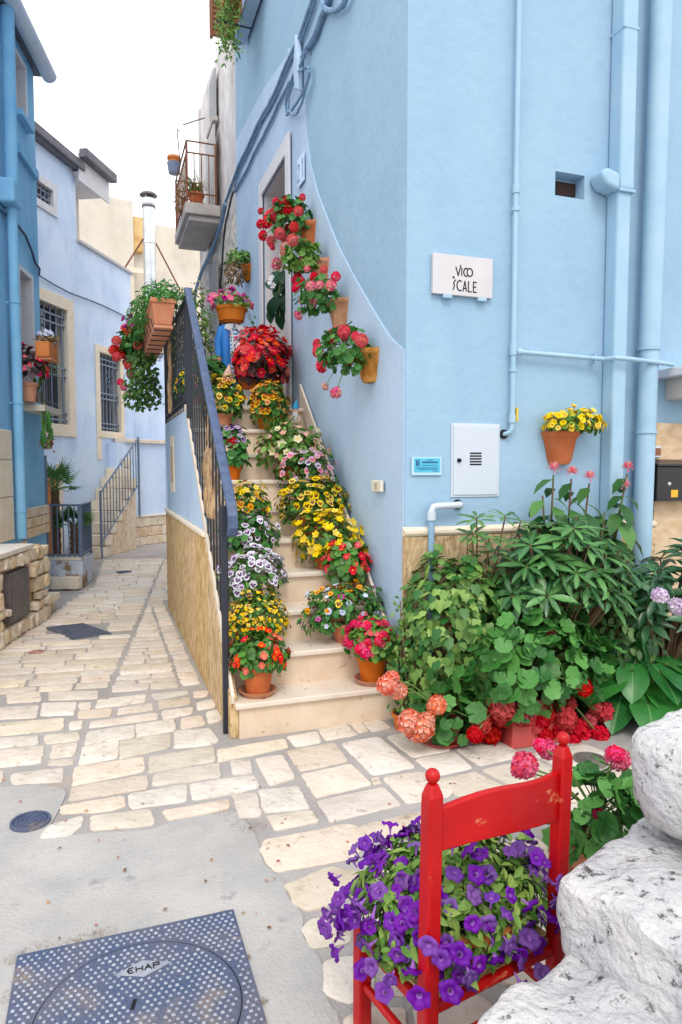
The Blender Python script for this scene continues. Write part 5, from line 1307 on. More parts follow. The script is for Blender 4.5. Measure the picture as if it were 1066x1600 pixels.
def place_flowers(meshes, P, N, Sz, parent, name='blossom', upv=(0, 0, 1), roll=0.5):
    for i in range(len(P)):
        n = Vector(N[i]).normalized(); u_ = Vector(upv)
        y = (u_-n*u_.dot(n))
        y = y.normalized() if y.length > 1e-3 else n.orthogonal().normalized()
        x = y.cross(n)
        M_ = Matrix((x, y, n)).transposed().to_4x4() @ Matrix.Rotation(U(-roll, roll), 4, 'Z')
        s_ = Sz[i] if hasattr(Sz, '__len__') else Sz*U(0.8, 1.15)
        M_ = Matrix.Translation(Vector(P[i])) @ M_ @ Matrix.Scale(s_, 4)
        inst(name, random.choice(meshes), parent, M_)
def bloom_dome(n, r, c=(0, 0, 0), low=-0.35, out=1.03, up=0.25, jit=0.25, seed=0.0, lump=0.2):
    d = []
    k = 0
    for i in range(n*4):       # evenly spread directions with jitter
        t = (i+0.5)/(n*4)
        z = 1-(1-low)*t; a = i*2.39996
        rr = math.sqrt(max(0, 1-z*z)); d.append((rr*math.cos(a), rr*math.sin(a), z))
    d = np.array(d); sel = np.sort(rng.permutation(len(d))[:n]); d = unit(d[sel]+rng.normal(size=(n, 3))*0.10)
    lm = np.array([mnoise.noise(Vector(q)*2.2+Vector((seed, 0, 0))) for q in d])
    P = d*(out*(1+lump*lm*1.6)*(0.92+0.14*rng.random(n)))[:, None]*np.array(r)+np.array(c)
    N = unit(d+np.array([0, 0, up])+rng.normal(size=(n, 3))*jit)
    return P, N
def stems(m, base, tips, r=0.003, sag=0.0):
    for t_ in tips:
        b = Vector(base)+Vector((U(-.02, .02), U(-.02, .02), 0)); t_ = Vector(t_); md = b.lerp(t_, 0.5)+Vector((U(-.02, .02), U(-.02, .02), 0.03-sag))
        m.tube([b, md, t_], r, 4, 0, False)
# ---- pots
def pot_profile(r, h, rim=0.12):
    rb = r*0.68; t = r*0.10
    return [(0.0, 0.0), (rb, 0.0), (r*0.90, h*(1-rim*1.6)), (r*0.91, h*(1-rim*1.6)), (r*1.0, h*(1-rim*1.5)), (r*1.02, h), (r*0.92, h), (r*0.88, h*0.86)]
def make_pot(parent, r, h, mt_=TERRA, ribbed=False, saucer=True, z=0.0):
    m = MB(); zo = 0.014 if saucer else 0.0
    md = (lambda a, q: 1+(0.022*math.cos(a*22) if q < h*0.8 else 0)) if ribbed else None
    m.lathe(pot_profile(r, h), 88 if ribbed else 28, 0, c=(0, 0, z+zo), mod=md); m.build('pot', mt_, parent, world=False, smooth=True)
    m = MB(); m.lathe([(0, h*0.87), (r*0.90, h*0.87)], 20, 0, c=(0, 0, z+zo)); m.build('soil', SOIL, parent, world=False)
    if saucer:
        m = MB(); m.lathe([(0, 0.0), (r*0.85, 0.0), (r*1.12, 0.03), (r*1.16, 0.034), (r*1.08, 0.034), (r*0.82, 0.008), (0, 0.008)], 28, 0, c=(0, 0, z)); m.build('saucer', mt_, parent, world=False, smooth=True)
    return h+zo
def half_pot(parent, r, h, mt_, W, s, zr, ribbed=False, deep=1.0):
    """pot flat against wall W with its rim at height zr; part meshes in world coords"""
    m = MB(); M_ = W.M(s, zr-h)
    prof = [(0.0, 0.0), (r*0.50, 0.0), (r*0.62, h*0.12), (r*0.86, h*0.80), (r*0.94, h*0.84), (r*1.0, h*0.90), (r*1.0, h), (r*0.9, h), (r*0.86, h*0.85)]
    md = (lambda a, q: 1+(0.02*math.cos(a*26) if q < h*0.8 else 0)) if ribbed else None
    m.lathe([(a, b) for a, b in prof], 60 if ribbed else 26, 0, a0=0.0, a1=math.pi, M=M_ @ Matrix.Diagonal((1, deep, 1, 1)), mod=md)
    m.prism([(r*0.5, 0), (r*0.95, h*0.84), (r, h), (-r, h), (-r*0.95, h*0.84), (-r*0.5, 0)], 0.003, 0.02, lambda a, b, hh: M_ @ Vector((a, hh, b)))
    o = m.build('pot', mt_, parent, smooth=True)
    m = MB(); m.lathe([(0, h*0.85), (r*0.88, h*0.85)], 18, 0, a0=0.0, a1=math.pi, M=M_ @ Matrix.Diagonal((1, deep, 1, 1))); m.build('soil', SOIL, parent)
    return o
def potted(name, label, cat, pos, pot, fol, leaves, blooms, group='potted plants on the marble stair', mt_=TERRA, ribbed=False, saucer=False, rz=None, seed=None):
    """fol = (rx, ry, rz, height of centre); leaves = [(kind, mat, size, n)]; blooms = [(meshes, n, size, name[, kwargs])]"""
    t = thing(name, label, cat, pos, U(0, 6.28) if rz is None else rz, group)
    if pot: make_pot(t, pot[0], pot[1], mt_, ribbed, saucer)
    seed = rng.random()*40 if seed is None else seed
    fol = (fol[0]*1.24, fol[1]*1.25, fol[2]*1.24, fol[3]-fol[2]*.12)
    c = (0, 0, fol[3])
    for (kind, lm, sz, n) in leaves:
        P, N, X = mound(int(n*1.7), fol[:3], c, seed=seed, low=-.65)
        leaf_mass('foliage', kind, P, N, X, sz*(0.7+0.6*rng.random(len(P))), lm, t)
    m = MB(); stems(m, (0, 0, pot[1]*0.85 if pot else 0.02), [Vector((U(-.7, .7)*fol[0], U(-.7, .7)*fol[1], fol[3]+U(-.1, .6)*fol[2])) for _ in range(10)]); m.build('stems', STEM, t, world=False, kind='stuff')
    for b in blooms:
        kw = dict(seed=seed); kw.update(b[4] if len(b) > 4 else {})
        P, N = bloom_dome(int(b[1]*2.0), fol[:3], c, **kw)
        place_flowers(b[0], P, N, b[2]*1.14, t, b[3])
    return t
# ================================================================ PLANTS ON THE STAIR
PAN_Y = pansy(P_YEL, P_YEL, P_MAR, P_GOLD); PAN_PY = simple5(P_YEL, P_GOLD); PAN_O = pansy(P_BROWN, P_GOLD, P_MAR, P_YEL); PAN_OO = pansy(P_ORA, P_GOLD, P_BROWN, P_YEL)
PAN_W = pansy(P_WHITE, P_WHITE, P_VIO, P_YEL); PAN_L = pansy(P_LIL, P_WHITE, P_VIO, P_YEL); PAN_P = pansy(P_VIO, P_LIL, P_VIO, P_YEL); PAN_PK = pansy(P_LIL, P_SALM, P_MAG, P_CREAM)
VIO_YM = pansy(P_MAR, P_YEL, P_GOLD, P_MAR); VIO_Y = pansy(P_YEL, P_YEL, P_GOLD, P_MAR)
H_RED, H_SCAR, H_ROSE, H_PINK, H_CORAL, H_DRED, H_LIL = head(P_RED, P_SCAR), head(P_SCAR, P_CORAL), head(P_ROSE, P_PINK), head(P_PINK, P_SALM), head(P_CORAL, P_SALM, 26), head(P_DEEPRED, P_DEEPRED, 24), head(P_LIL, P_WHITE, 24)
H_MAG = head(P_MAG, P_PINK)
BEG_R = begonia(P_RED, P_YEL); BEG_S = begonia(P_SCAR, P_YEL); BEG_P = begonia(P_ROSE, P_YEL)
PETU_M, PETU_P, PETU_W = trumpet(P_MAG, P_VIO), trumpet(P_PINK, P_CREAM), trumpet(P_PALEB, P_WHITE)
TINYW = simple5(P_WHITE, P_CREAM); TINYC = simple5(P_CREAM, P_YEL); TINYS = simple5(P_SALM, P_CREAM); TINYB = simple5(P_PALEB, P_WHITE)
def ST(k, x, dy=0.12): return (x, STP[k-1][0]+dy, STP[k-1][1])
# left-hand row, from the bottom
potted('potted_begonia', 'red-orange begonia in a ribbed terracotta pot on the lowest step, railing side', 'potted plant', ST(1, .845), (.098, .165), (.135, .12, .105, .265),
       [('round', LF_BEG, .055, 150)], [(BEG_S, 20, .022, 'blossom'), (BEG_R, 8, .02, 'blossom')], ribbed=True, saucer=True)
potted('potted_viola', 'mound of tiny yellow and maroon violas on the second step, railing side', 'potted plant', ST(2, .90), (.10, .12), (.185, .12, .145, .20),
       [('small', LF_PAN, .035, 420), ('narrow', LF_BRIGHT, .04, 120)], [(VIO_YM, 85, .0135, 'blossom'), (VIO_Y, 60, .0135, 'blossom')])
potted('potted_pansy', 'big white and purple pansy mound on the third step, railing side', 'potted plant', ST(3, .93), (.11, .13), (.215, .125, .155, .225),
       [('oval', LF_PAN, .05, 260), ('narrow', LF_GREY, .045, 50)], [(PAN_W, 62, .025, 'blossom'), (PAN_L, 14, .024, 'blossom')])
potted('potted_pansy', 'lilac white pansies in a terracotta pot on the fourth step, railing side', 'potted plant', ST(4, .945), (.085, .14), (.165, .115, .115, .265),
       [('round', LF_GER, .05, 170)], [(PAN_L, 20, .024, 'blossom'), (PAN_W, 12, .022, 'blossom')])
potted('potted_pansy', 'golden yellow and orange pansies on the fifth step, railing side', 'potted plant', ST(5, .98), (.085, .13), (.135, .115, .15, .235),
       [('oval', LF_PAN, .05, 240)], [(PAN_PY, 16, .023, 'blossom'), (PAN_OO, 18, .023, 'blossom'), (TINYC, 8, .022, 'blossom')])
t = potted('potted_pansy', 'tall purple and white pansies with one red bloom on the seventh step, railing side', 'potted plant', ST(7, .965), (.075, .12), (.095, .10, .165, .25),
       [('round', LF_GER, .06, 110)], [(PAN_P, 20, .024, 'blossom', dict(low=0.35)), (PAN_L, 8, .022, 'blossom', dict(low=.2))])
place_flowers(H_RED, [(-.02, -.09, .29)], [(-.2, -1, .3)], [.045], t, 'flower_head'); t.rotation_euler.z = 0
potted('potted_pansy', 'amber pansies with dark faces on the ninth step beside the handrail', 'potted plant', ST(9, .975), (.085, .13), (.15, .12, .17, .26),
       [('oval', LF_PAN, .05, 220), ('narrow', LF_YG, .07, 60)], [(PAN_O, 20, .026, 'blossom'), (PAN_Y, 16, .026, 'blossom')])
potted('potted_plant', 'broad-leaved green plant in a terracotta pot behind the amber pansies', 'potted plant', (.98, 6.33, 2.073), (.10, .19), (.11, .11, .12, .33),
       [('round', LF_GER, .09, 90)], [(PETU_P, 3, .03, 'blossom')])
potted('potted_shrub', 'tall feathery green shrub on the landing behind the handrail top', 'potted plant', (.86, 6.75, 2.073), (.12, .24), (.15, .14, .40, .78),
       [('narrow', LF_BRIGHT, .06, 360), ('small', LF_YG, .05, 120)], [(TINYC, 20, .016, 'blossom')])
potted('potted_viola', 'yellow and pink violas peeking through the bars at the landing edge', 'potted plant', (.79, 6.08, 2.073), (.075, .12), (.10, .12, .13, .23),
       [('oval', LF_GER, .045, 120)], [(PAN_Y, 6, .027, 'blossom'), (PAN_PK, 8, .022, 'blossom')])
potted('potted_viola', 'small pink and grey trailing violas at the back of the landing bars', 'potted plant', (.80, 6.75, 2.073), (.07, .11), (.10, .11, .13, .2),
       [('oval', LF_GER, .045, 110), ('narrow', LF_GREY, .04, 30)], [(PAN_PK, 10, .02, 'blossom')])
# right-hand row
potted('potted_geranium', 'rose red geranium in a smooth terracotta pot on the lowest step, wall side', 'potted plant', ST(1, 1.565, .105), (.100, .165), (.15, .11, .105, .275),
       [('lobed', LF_BRIGHT, .045, 170), ('small', LF_GER, .04, 100)], [(H_ROSE, 17, .029, 'flower_head'), (BEG_P, 20, .018, 'blossom')], saucer=True)
potted('mixed_planter', 'orange pansies and pale blue lobelia in one pot on the second step, wall side', 'potted plant', ST(2, 1.49), (.11, .13), (.24, .115, .145, .225),
       [('oval', LF_GER, .05, 240), ('narrow', LF_PAN, .05, 140)], [(PAN_OO, 13, .023, 'blossom'), (PAN_Y, 8, .022, 'blossom'), (TINYB, 10, .016, 'blossom'), (PETU_W, 5, .02, 'blossom'), (PETU_M, 5, .018, 'blossom')], rz=0.0)
potted('potted_begonia', 'red begonia in a terracotta pot on the third step against the wall', 'potted plant', ST(3, 1.56), (.098, .155), (.13, .105, .115, .29),
       [('round', LF_BEG, .06, 150)], [(BEG_R, 20, .024, 'blossom'), (BEG_S, 8, .022, 'blossom')])
potted('potted_pansy', 'dense plain yellow pansies on the fourth step against the wall', 'potted plant', ST(4, 1.50), (.11, .13), (.215, .125, .17, .20),
       [('oval', LF_PAN, .045, 260)], [(PAN_PY, 90, .026, 'blossom')])
potted('potted_pansy', 'yellow pansies with dark faces on the fifth step against the wall', 'potted plant', ST(5, 1.49), (.11, .15), (.21, .12, .155, .265),
       [('oval', LF_PAN, .05, 280)], [(PAN_Y, 52, .029, 'blossom')])
potted('potted_pansy', 'mauve pink pansies on the sixth step against the wall', 'potted plant', ST(6, 1.47), (.11, .14), (.20, .12, .16, .255),
       [('oval', LF_PAN, .05, 260)], [(PAN_PK, 30, .026, 'blossom'), (PAN_L, 16, .025, 'blossom')])
potted('potted_primrose', 'leafy plant with cream and salmon flowers on the seventh step against the wall', 'potted plant', ST(7, 1.42), (.12, .16), (.225, .125, .15, .27),
       [('oval', LF_BRIGHT, .06, 300)], [(TINYC, 12, .03, 'blossom'), (TINYS, 20, .026, 'blossom')])
t = thing('grass_tuft', 'pale green spider grass tuft on the eighth step below the gnome', 'potted plant', ST(8, 1.40), 0, 'potted plants on the marble stair')
make_pot(t, .09, .13, TERRA, saucer=False)
d = unit(np.column_stack([rng.normal(size=150), rng.normal(size=150), np.abs(rng.normal(size=150))*.6]))
leaf_mass('foliage', 'grass', np.tile([0, 0, .13], (150, 1))+rng.normal(size=(150, 3))*.015, np.tile([0, 0, 1.0], (150, 1))+rng.normal(size=(150, 3))*.15, d*np.array([1, 1, 0]), .17+.1*rng.random(150), LF_BRIGHT, t)
potted('potted_pansy', 'orange and rust brown pansies on the ninth step against the wall', 'potted plant', ST(9, 1.37), (.12, .13), (.25, .125, .16, .225),
       [('oval', LF_PAN, .055, 280)], [(PAN_O, 44, .028, 'blossom'), (PAN_OO, 14, .026, 'blossom')])
potted('potted_begonia', 'large bronze-leaved red begonia bush beside the door', 'potted plant', (1.41, 6.17, 2.073), (.15, .20), (.265, .16, .235, .43),
       [('round', LF_DARK, .07, 170)], [(BEG_R, 120, .036, 'blossom'), (BEG_S, 60, .034, 'blossom')])
t = potted('potted_petunia', 'magenta petunias rising behind the bronze begonia by the door', 'potted plant', (1.36, 6.55, 2.073), (.13, .48), (.21, .16, .12, .66),
       [('oval', LF_PET, .05, 160)], [(PETU_M, 26, .03, 'blossom'), (PETU_P, 8, .028, 'blossom')])
# white block, pot of white flowers
m = MB(); m.box(-.07, -.07, 0, .07, .07, .165); o = m.build('pedestal', WHITEP, None, world=False, bevel=.006); o.location = (1.26, 6.14, 2.073)
tag(o, 'small white pedestal block at the top of the marble stair', 'pedestal')
potted('potted_alyssum', 'large terracotta pot of airy white flowers on the white pedestal', 'potted plant', (1.26, 6.14, 2.239), (.105, .19), (.10, .10, .17, .34),
       [('narrow', LF_GREY, .05, 170), ('small', LF_BRIGHT, .04, 80)], [(TINYW, 90, .017, 'blossom')])
# ---- painted wooden sailor boy carrying a bowl of petunias
t = thing('sailor_boy_planter', 'painted wooden boy in blue jacket and striped shirt holding up a petunia bowl', 'garden statue', (1.17, 6.42, 2.10), R(12))
BLUEP = mat('statue_blue', (0.02, 0.16, 0.50), (0.03, 0.20, 0.56), rough=.5, scale=8); SKINP = mat('statue_skin', (0.42, 0.22, 0.13), rough=.6)
def wave(): pass
STRIPE = bpy.data.materials.new('striped_shirt'); STRIPE.use_nodes = True
_n = STRIPE.node_tree; _w = _n.nodes.new('ShaderNodeTexWave'); _w.wave_type = 'BANDS'; _w.bands_direction = 'Z'; _w.inputs['Scale'].default_value = 9
_c = _n.nodes.new('ShaderNodeTexCoord'); _r = _n.nodes.new('ShaderNodeValToRGB'); _r.color_ramp.interpolation = 'CONSTANT'; _r.color_ramp.elements[0].color = (.70, .75, .80, 1); _r.color_ramp.elements[1].position = .5; _r.color_ramp.elements[1].color = (.10, .33, .66, 1)
_n.links.new(_c.outputs['Object'], _w.inputs[0]); _n.links.new(_w.outputs[0], _r.inputs[0]); _n.links.new(_r.outputs[0], _n.nodes['Principled BSDF'].inputs[0])
def ell(z, rx, ry, n=14, cx=0., cy=0.): return [(cx+rx*math.cos(2*math.pi*i/n), cy+ry*math.sin(2*math.pi*i/n), z) for i in range(n)]
def loft(m, rings, mi=0):
    n = len(rings[0]); b = [p for r_ in rings for p in r_]
    f = [(j*n+i, j*n+(i+1) % n, (j+1)*n+(i+1) % n, (j+1)*n+i) for j in range(len(rings)-1) for i in range(n)]
    f += [tuple(range(n))[::-1], tuple(range((len(rings)-1)*n, len(rings)*n))]
    m.add(b, f, mi)
m = MB(); loft(m, [ell(.30, .085, .06), ell(.42, .082, .058), ell(.60, .095, .06), ell(.70, .10, .055), ell(.755, .075, .05), ell(.78, .04, .04)]); m.build('shirt', STRIPE, t, world=False, smooth=True)
m = MB(); loft(m, [ell(.27, .055, .075, cx=-.065), ell(.45, .05, .070, cx=-.065), ell(.68, .05, .068, cx=-.072), ell(.76, .035, .055, cx=-.06)]); jk = m.build('jacket', BLUEP, t, world=False, smooth=True)
m = MB(); m.tube([(-.012, -.072, .27), (-.014, -.072, .45), (-.020, -.070, .66), (-.035, -.064, .74)], .009, 6); m.build('jacket_trim', WHITEP, t, world=False)
for sx in (-1, 1):
    m = MB(); m.tube([(sx*.095, 0, .73), (sx*.135, -.01, .60), (sx*.14, -.03, .46)], [.042, .036, .03], 10); m.build('sleeve', BLUEP if sx < 0 else STRIPE, t, world=False, smooth=True)
    m = MB(); m.tube([(sx*.14, -.03, .47), (sx*.14, -.04, .42), (sx*.135, -.045, .39)], [.02, .024, .014], 8); m.build('hand', SKINP, t, world=False, smooth=True)
    m = MB(); m.tube([(sx*.045, 0, .31), (sx*.05, -.005, .16), (sx*.052, 0, .04)], [.05, .042, .038], 10); m.build('trouser_leg', BLUEP, t, world=False, smooth=True)
    m = MB(); loft(m, [ell(.0, .035, .06, cx=sx*.052, cy=-.02), ell(.03, .034, .055, cx=sx*.052, cy=-.02), ell(.055, .022, .03, cx=sx*.052, cy=-.005)]); m.build('shoe', BROWNW, t, world=False, smooth=True)
    m = MB(); m.prism([(sx*.005, .775), (sx*.085, .755), (sx*.095, .715), (sx*.05, .70), (sx*.01, .735)], -.074, -.060, lambda a, b, h: Vector((a, h, b))); m.build('collar', WHITEP, t, world=False, bevel=.005)
m = MB(); m.lathe([(0, .78), (.085, .78), (.10, .80), (.115, .80), (.135, .90), (.142, .90), (.142, .93), (.128, .93), (.12, .91)], 30); bw = m.build('bowl', TERRA, t, world=False, smooth=True)
P, N, X = mound(170, (.19, .17, .10), (0, 0, .97)); leaf_mass('foliage', 'oval', P, N, X, .045*(.7+.6*rng.random(len(P))), LF_PET, t)
P, N = bloom_dome(34, (.20, .18, .11), (0, 0, .97), low=-.2); place_flowers(PETU_M, P[::2], N[::2], .032, t); place_flowers(PETU_P, P[1::2], N[1::2], .032, t)
m = MB(); stems(m, (.1, 0, .92), [(.20, -.02, .83), (.22, .02, .80), (.17, -.05, .82)]); m.build('trailing_stems', STEM, t, world=False, kind='stuff')
P = np.array([(.20, -.02, .83), (.22, .02, .80), (.17, -.05, .82), (.21, -.03, .88)]); leaf_mass('trailing_leaves', 'oval', P, np.tile([.3, -.8, .4], (4, 1)), np.tile([.2, -.2, -1.], (4, 1)), np.full(4, .05), LF_GER, t)
# ---- garden gnomes
def gnome(label, pos, rz, s_, hat, coat, beard=True):
    t = thing('garden_gnome', label, 'garden gnome', pos, rz, 'garden gnomes'); t.scale = (s_, s_, s_)
    skin = mat('gnome_skin', (0.72, 0.42, 0.33), (0.78, 0.48, 0.38), rough=.5, scale=9); wh = mat('gnome_white', (0.74, 0.72, 0.70), (.66, .64, .62), rough=.7, scale=20, bump=.5)
    m = MB(); loft(m, [ell(.0, .05, .055), ell(.04, .085, .08), ell(.20, .115, .10), ell(.36, .10, .09), ell(.48, .075, .07), ell(.54, .05, .05)]); m.build('body', coat, t, world=False, smooth=True)
    for sx in (-1, 1):
        m = MB(); m.tube([(sx*.085, 0, .46), (sx*.14, -.03, .33), (sx*.07, -.105, .27)], [.045, .04, .034], 10); m.build('arm', coat if beard else wh, t, world=False, smooth=True)
        m = MB(); m.tube([(sx*.085, -.10, .275), (sx*.05, -.115, .26), (sx*.03, -.118, .27)], [.03, .034, .02], 8); m.build('hand', skin, t, world=False, smooth=True)
        m = MB(); loft(m, [ell(.0, .05, .085, cx=sx*.06, cy=-.05), ell(.035, .05, .08, cx=sx*.06, cy=-.05), ell(.07, .035, .045, cx=sx*.06, cy=-.02)]); m.build('boot', mat('gnome_boot', (.08, .06, .05), rough=.5), t, world=False, smooth=True)
    m = MB(); loft(m, [ell(.52, .05, .05), ell(.56, .085, .08), ell(.63, .105, .098), ell(.70, .10, .095), ell(.76, .07, .07), ell(.79, .03, .03)])
    m.add([v for v in ell(.635, .022, .022, 8, 0, -.105)]+[(0, -.135, .63)], [(i, (i+1) % 8, 8) for i in range(8)]); m.build('head', skin, t, world=False, smooth=True)
    for sx in (-1, 1):
        m = MB(); m.lathe([(0, .012), (.010, .006), (.012, 0)], 8, 0, M=Matrix.Translation((sx*.04, -.088, .68)) @ Matrix.Rotation(math.pi/2, 4, 'X')); m.build('eye', DARK, t, world=False)
        m = MB(); loft(m, [ell(.62, .014, .02, 8, sx*.105, 0), ell(.65, .022, .03, 8, sx*.11, 0), ell(.68, .014, .02, 8, sx*.105, 0)]); m.build('ear', skin, t, world=False, smooth=True)
    if beard:
        m = MB(); loft(m, [ell(.26, .02, .015, 12, 0, -.12), ell(.38, .075, .035, 12, 0, -.105), ell(.52, .10, .05, 12, 0, -.075), ell(.60, .09, .05, 12, 0, -.06)]); m.build('beard', wh, t, world=False, smooth=True)
    m = MB(); loft(m, [ell(.70, .115, .11), ell(.73, .11, .105), ell(.83, .075, .072, cx=.01), ell(.92, .04, .04, cx=.03), ell(1.0, .008, .008, cx=.05)]); m.build('hat', hat, t, world=False, smooth=True)
    return t
gnome('white-bearded garden gnome in a turquoise hat on the ninth step by the wall', (1.60, 5.77, 1.866), R(-20), .27, mat('gnome_hat_blue', (.02, .32, .55), rough=.45), mat('gnome_pink', (.72, .50, .45), rough=.5))
gnome('pale garden gnome in grey trousers standing at the stair top before the sailor boy', (1.06, 6.03, 2.073), R(-10), .38, mat('gnome_tan', (.62, .42, .33), rough=.6), mat('gnome_slate', (.08, .12, .16), (.5, .45, .4), scale=6, ramp=(.5, .55), rough=.6), beard=False)
# ---- driftwood leaning on the railing
v_, f_ = rough_block(.04, .20, .85, .018, .04, 6, 26, 5)
m = MB(); m.add([Vector((v.x+.0, v.y*(1-.5*abs(v.z)/.5)+v.z*.88*.28, v.z)) for v in v_], f_)
o = m.build('driftwood_slab', DRIFT, None, world=False, smooth=True); o.location = (.695, 4.62, 1.62); o.rotation_euler = (R(-5), R(3), 0)
tag(o, 'brown gnarled driftwood slab standing behind the bars of the stair railing', 'driftwood')
v_, f_ = rough_block(.035, .05, .85, .012, .012, 7, 20, 9)
m = MB(); m.add(v_, f_); o = m.build('wooden_stake', DRIFT, None, world=False, smooth=True); o.location = (.615, 6.55, 2.47)
tag(o, 'upright weathered wooden stake against the landing bars', 'stake')
# ---- window boxes hung outside the landing rail
BOXLAB = ['terracotta trough of dense green parsley nearest on the landing rail', 'second terracotta trough along the landing rail with feathery yellow-flowered greenery', 'third terracotta trough along the landing rail with magenta flowers', 'farthest terracotta trough along the landing rail with trailing vine and red geraniums']
for k in range(4):
    y0 = 5.74+k*.475
    t = thing('window_box', BOXLAB[k], 'planter', (.50, y0+.22, 2.70), 0, 'terracotta troughs on the landing rail')
    m = MB(); b0, b1, L = .065, .09, .215
    vs = [(-b0, -L+.02, 0), (b0, -L+.02, 0), (b0, L-.02, 0), (-b0, L-.02, 0), (-b1, -L, .17), (b1, -L, .17), (b1, L, .17), (-b1, L, .17), (-b1-.012, -L-.012, .17), (b1+.012, -L-.012, .17), (b1+.012, L+.012, .17), (-b1-.012, L+.012, .17),
          (-b1-.012, -L-.012, .205), (b1+.012, -L-.012, .205), (b1+.012, L+.012, .205), (-b1-.012, L+.012, .205), (-b1+.01, -L+.01, .205), (b1-.01, -L+.01, .205), (b1-.01, L-.01, .205), (-b1+.01, L-.01, .205), (-b1+.01, -L+.01, .17), (b1-.01, -L+.01, .17), (b1-.01, L-.01, .17), (-b1+.01, L-.01, .17)]
    fs = [(0, 3, 2, 1)]+[(a*4+i, a*4+(i+1) % 4, (a+1)*4+(i+1) % 4, (a+1)*4+i) for a in range(5) for i in range(4)]+[(20, 21, 22, 23)]
    m.add(vs, fs); m.build('trough', TERRA, t, world=False, bevel=.005)
    m = MB(); m.box(-.075, -.20, -.03, .075, .20, -.004); m.build('drip_tray', TERRA, t, world=False, bevel=.005)
    for q in (-.12, .12):
        m = MB(); m.tube([(.155, q, .23), (.11, q, .23), (.108, q, -.034), (-.07, q, -.034), (-.10, q, .06)], .006, 5); m.build('bracket', IRON, t, world=False)
    if k == 0:
        P, N, X = mound(520, (.17, .27, .12), (-.01, 0, .26), low=-.5); leaf_mass('foliage', 'narrow', P, N, X, .05*(.7+.6*rng.random(len(P))), leafmat('parsley_leaf', (.03, .19, .03), (.10, .34, .06)), t)
    elif k == 1:
        P, N, X = mound(460, (.16, .25, .17), (-.08, 0, .22), low=-.7); leaf_mass('foliage', 'narrow', P, N, X, .055*(.7+.6*rng.random(len(P))), LF_GER, t)
        P, N = bloom_dome(10, (.17, .26, .18), (-.08, 0, .22)); place_flowers(TINYC, P, N, .02, t)
    elif k == 2:
        P, N, X = mound(260, (.15, .22, .15), (-.08, 0, .2), low=-.7); leaf_mass('foliage', 'oval', P, N, X, .055*(.7+.6*rng.random(len(P))), LF_GER, t)
        P, N = bloom_dome(18, (.16, .24, .16), (-.10, 0, .2), low=-.4); place_flowers(PETU_M, P, N, .034, t)
        P, N = bloom_dome(5, (.17, .22, .18), (-.12, 0, .14), low=-.4); place_flowers(H_SCAR, P, N, .045, t, 'flower_head')
    else:
        P, N, X = mound(260, (.17, .22, .18), (-.12, 0, .12), low=-.9); leaf_mass('foliage', 'lobed', P, N, X, .07*(.7+.6*rng.random(len(P))), LF_GER, t)
        P = []; N = []
        for q in range(560):
            a = U(-.30, .30); dn = U(0, 1)**.8; P.append((U(-.20, .05)+.10*math.sin(a*9)*dn, a*(1-.3*dn)-.1, .02-.60*dn*(1-.7*abs(a)))); N.append((U(-.8, .2), U(-1, 0), U(-.1, .8)))
        leaf_mass('trailing_vine', 'ivy', np.array(P), np.array(N), rng.normal(size=(560, 3))*.6+np.array([0, 0, -1.]), .042*(.6+.7*rng.random(560)), leafmat('vine_leaf', (.06, .17, .03), (.16, .30, .07)), t)
        for (q, s_) in (((-.33, -.18, .10), .06), ((-.36, -.10, .02), .065), ((-.33, -.2, -.06), .06), ((-.29, -.05, -.02), .055), ((-.22, -.2, -.14), .06), ((-.20, -.12, -.22), .055), ((-.30, -.14, -.30), .045), ((-.27, -.2, -.36), .045), ((-.24, -.16, -.42), .04), ((-.30, .1, .05), .06), ((-.22, .18, -.05), .06)):
            place_flowers(H_RED if s_ > .05 else H_ROSE, [q], [(-.5, -.7, .4)], [s_*.9], t, 'flower_head')
        m = MB(); stems(m, (-.05, -.05, .12), [(-.33, -.18, .08), (-.36, -.1, 0), (-.29, -.14, -.30), (-.24, -.16, -.42), (-.2, -.12, -.22), (-.12, -.25, -.55), (0, -.1, -.5), (-.15, .1, -.45)], .004); m.build('stems', STEM, t, world=False, kind='stuff')
# ---- half pots on the stair wall
WP = [(573, 547, .125, .215, 'lowest aged terracotta wall pot with red and pink geraniums above the steps'), (528, 470, .125, .22, 'second wall pot from below, worn terracotta with pink and red geraniums'),
      (500, 408, .115, .20, 'third wall pot from below with leafy geranium beside the door frame'), (480, 350, .12, .23, 'topmost wall pot with a mass of red geraniums beside the doorway')]
HEADS = [[(520, 524, 13, 0), (538, 518, 12, 0), (497, 548, 12, 0), (495, 536, 8, 0), (520, 535, 9, 0), (503, 572, 12, 0), (512, 562, 9, 0), (565, 532, 12, 0), (525, 613, 11, 1), (508, 604, 7, 2), (556, 525, 8, 0)],
         [(465, 437, 11, 0), (463, 450, 9, 0), (486, 447, 10, 1), (518, 446, 10, 1), (525, 432, 9, 0), (488, 471, 11, 1), (467, 492, 9, 1), (472, 468, 8, 2), (500, 445, 8, 1)],
         [(433, 412, 11, 1), (480, 420, 6, 1), (506, 421, 7, 0), (446, 392, 10, 2), (440, 400, 6, 3), (444, 385, 8, 2)],
         [(424, 340, 14, 0), (432, 334, 13, 0), (418, 347, 11, 0), (407, 350, 8, 0), (411, 368, 9, 0), (445, 315, 10, 4), (437, 325, 9, 4), (460, 355, 9, 0), (437, 365, 11, 4), (424, 377, 10, 4), (458, 375, 11, 4), (467, 330, 9, 4), (473, 308, 6, 0), (408, 330, 6, 0), (426, 386, 6, 0), (450, 328, 9, 0), (443, 370, 9, 0)]]
HC = [head(P_RED, P_ROSE), H_PINK, head(P_SALM, P_CORAL), head(P_WHITE, P_CREAM), head(P_ROSE, P_SCAR)]
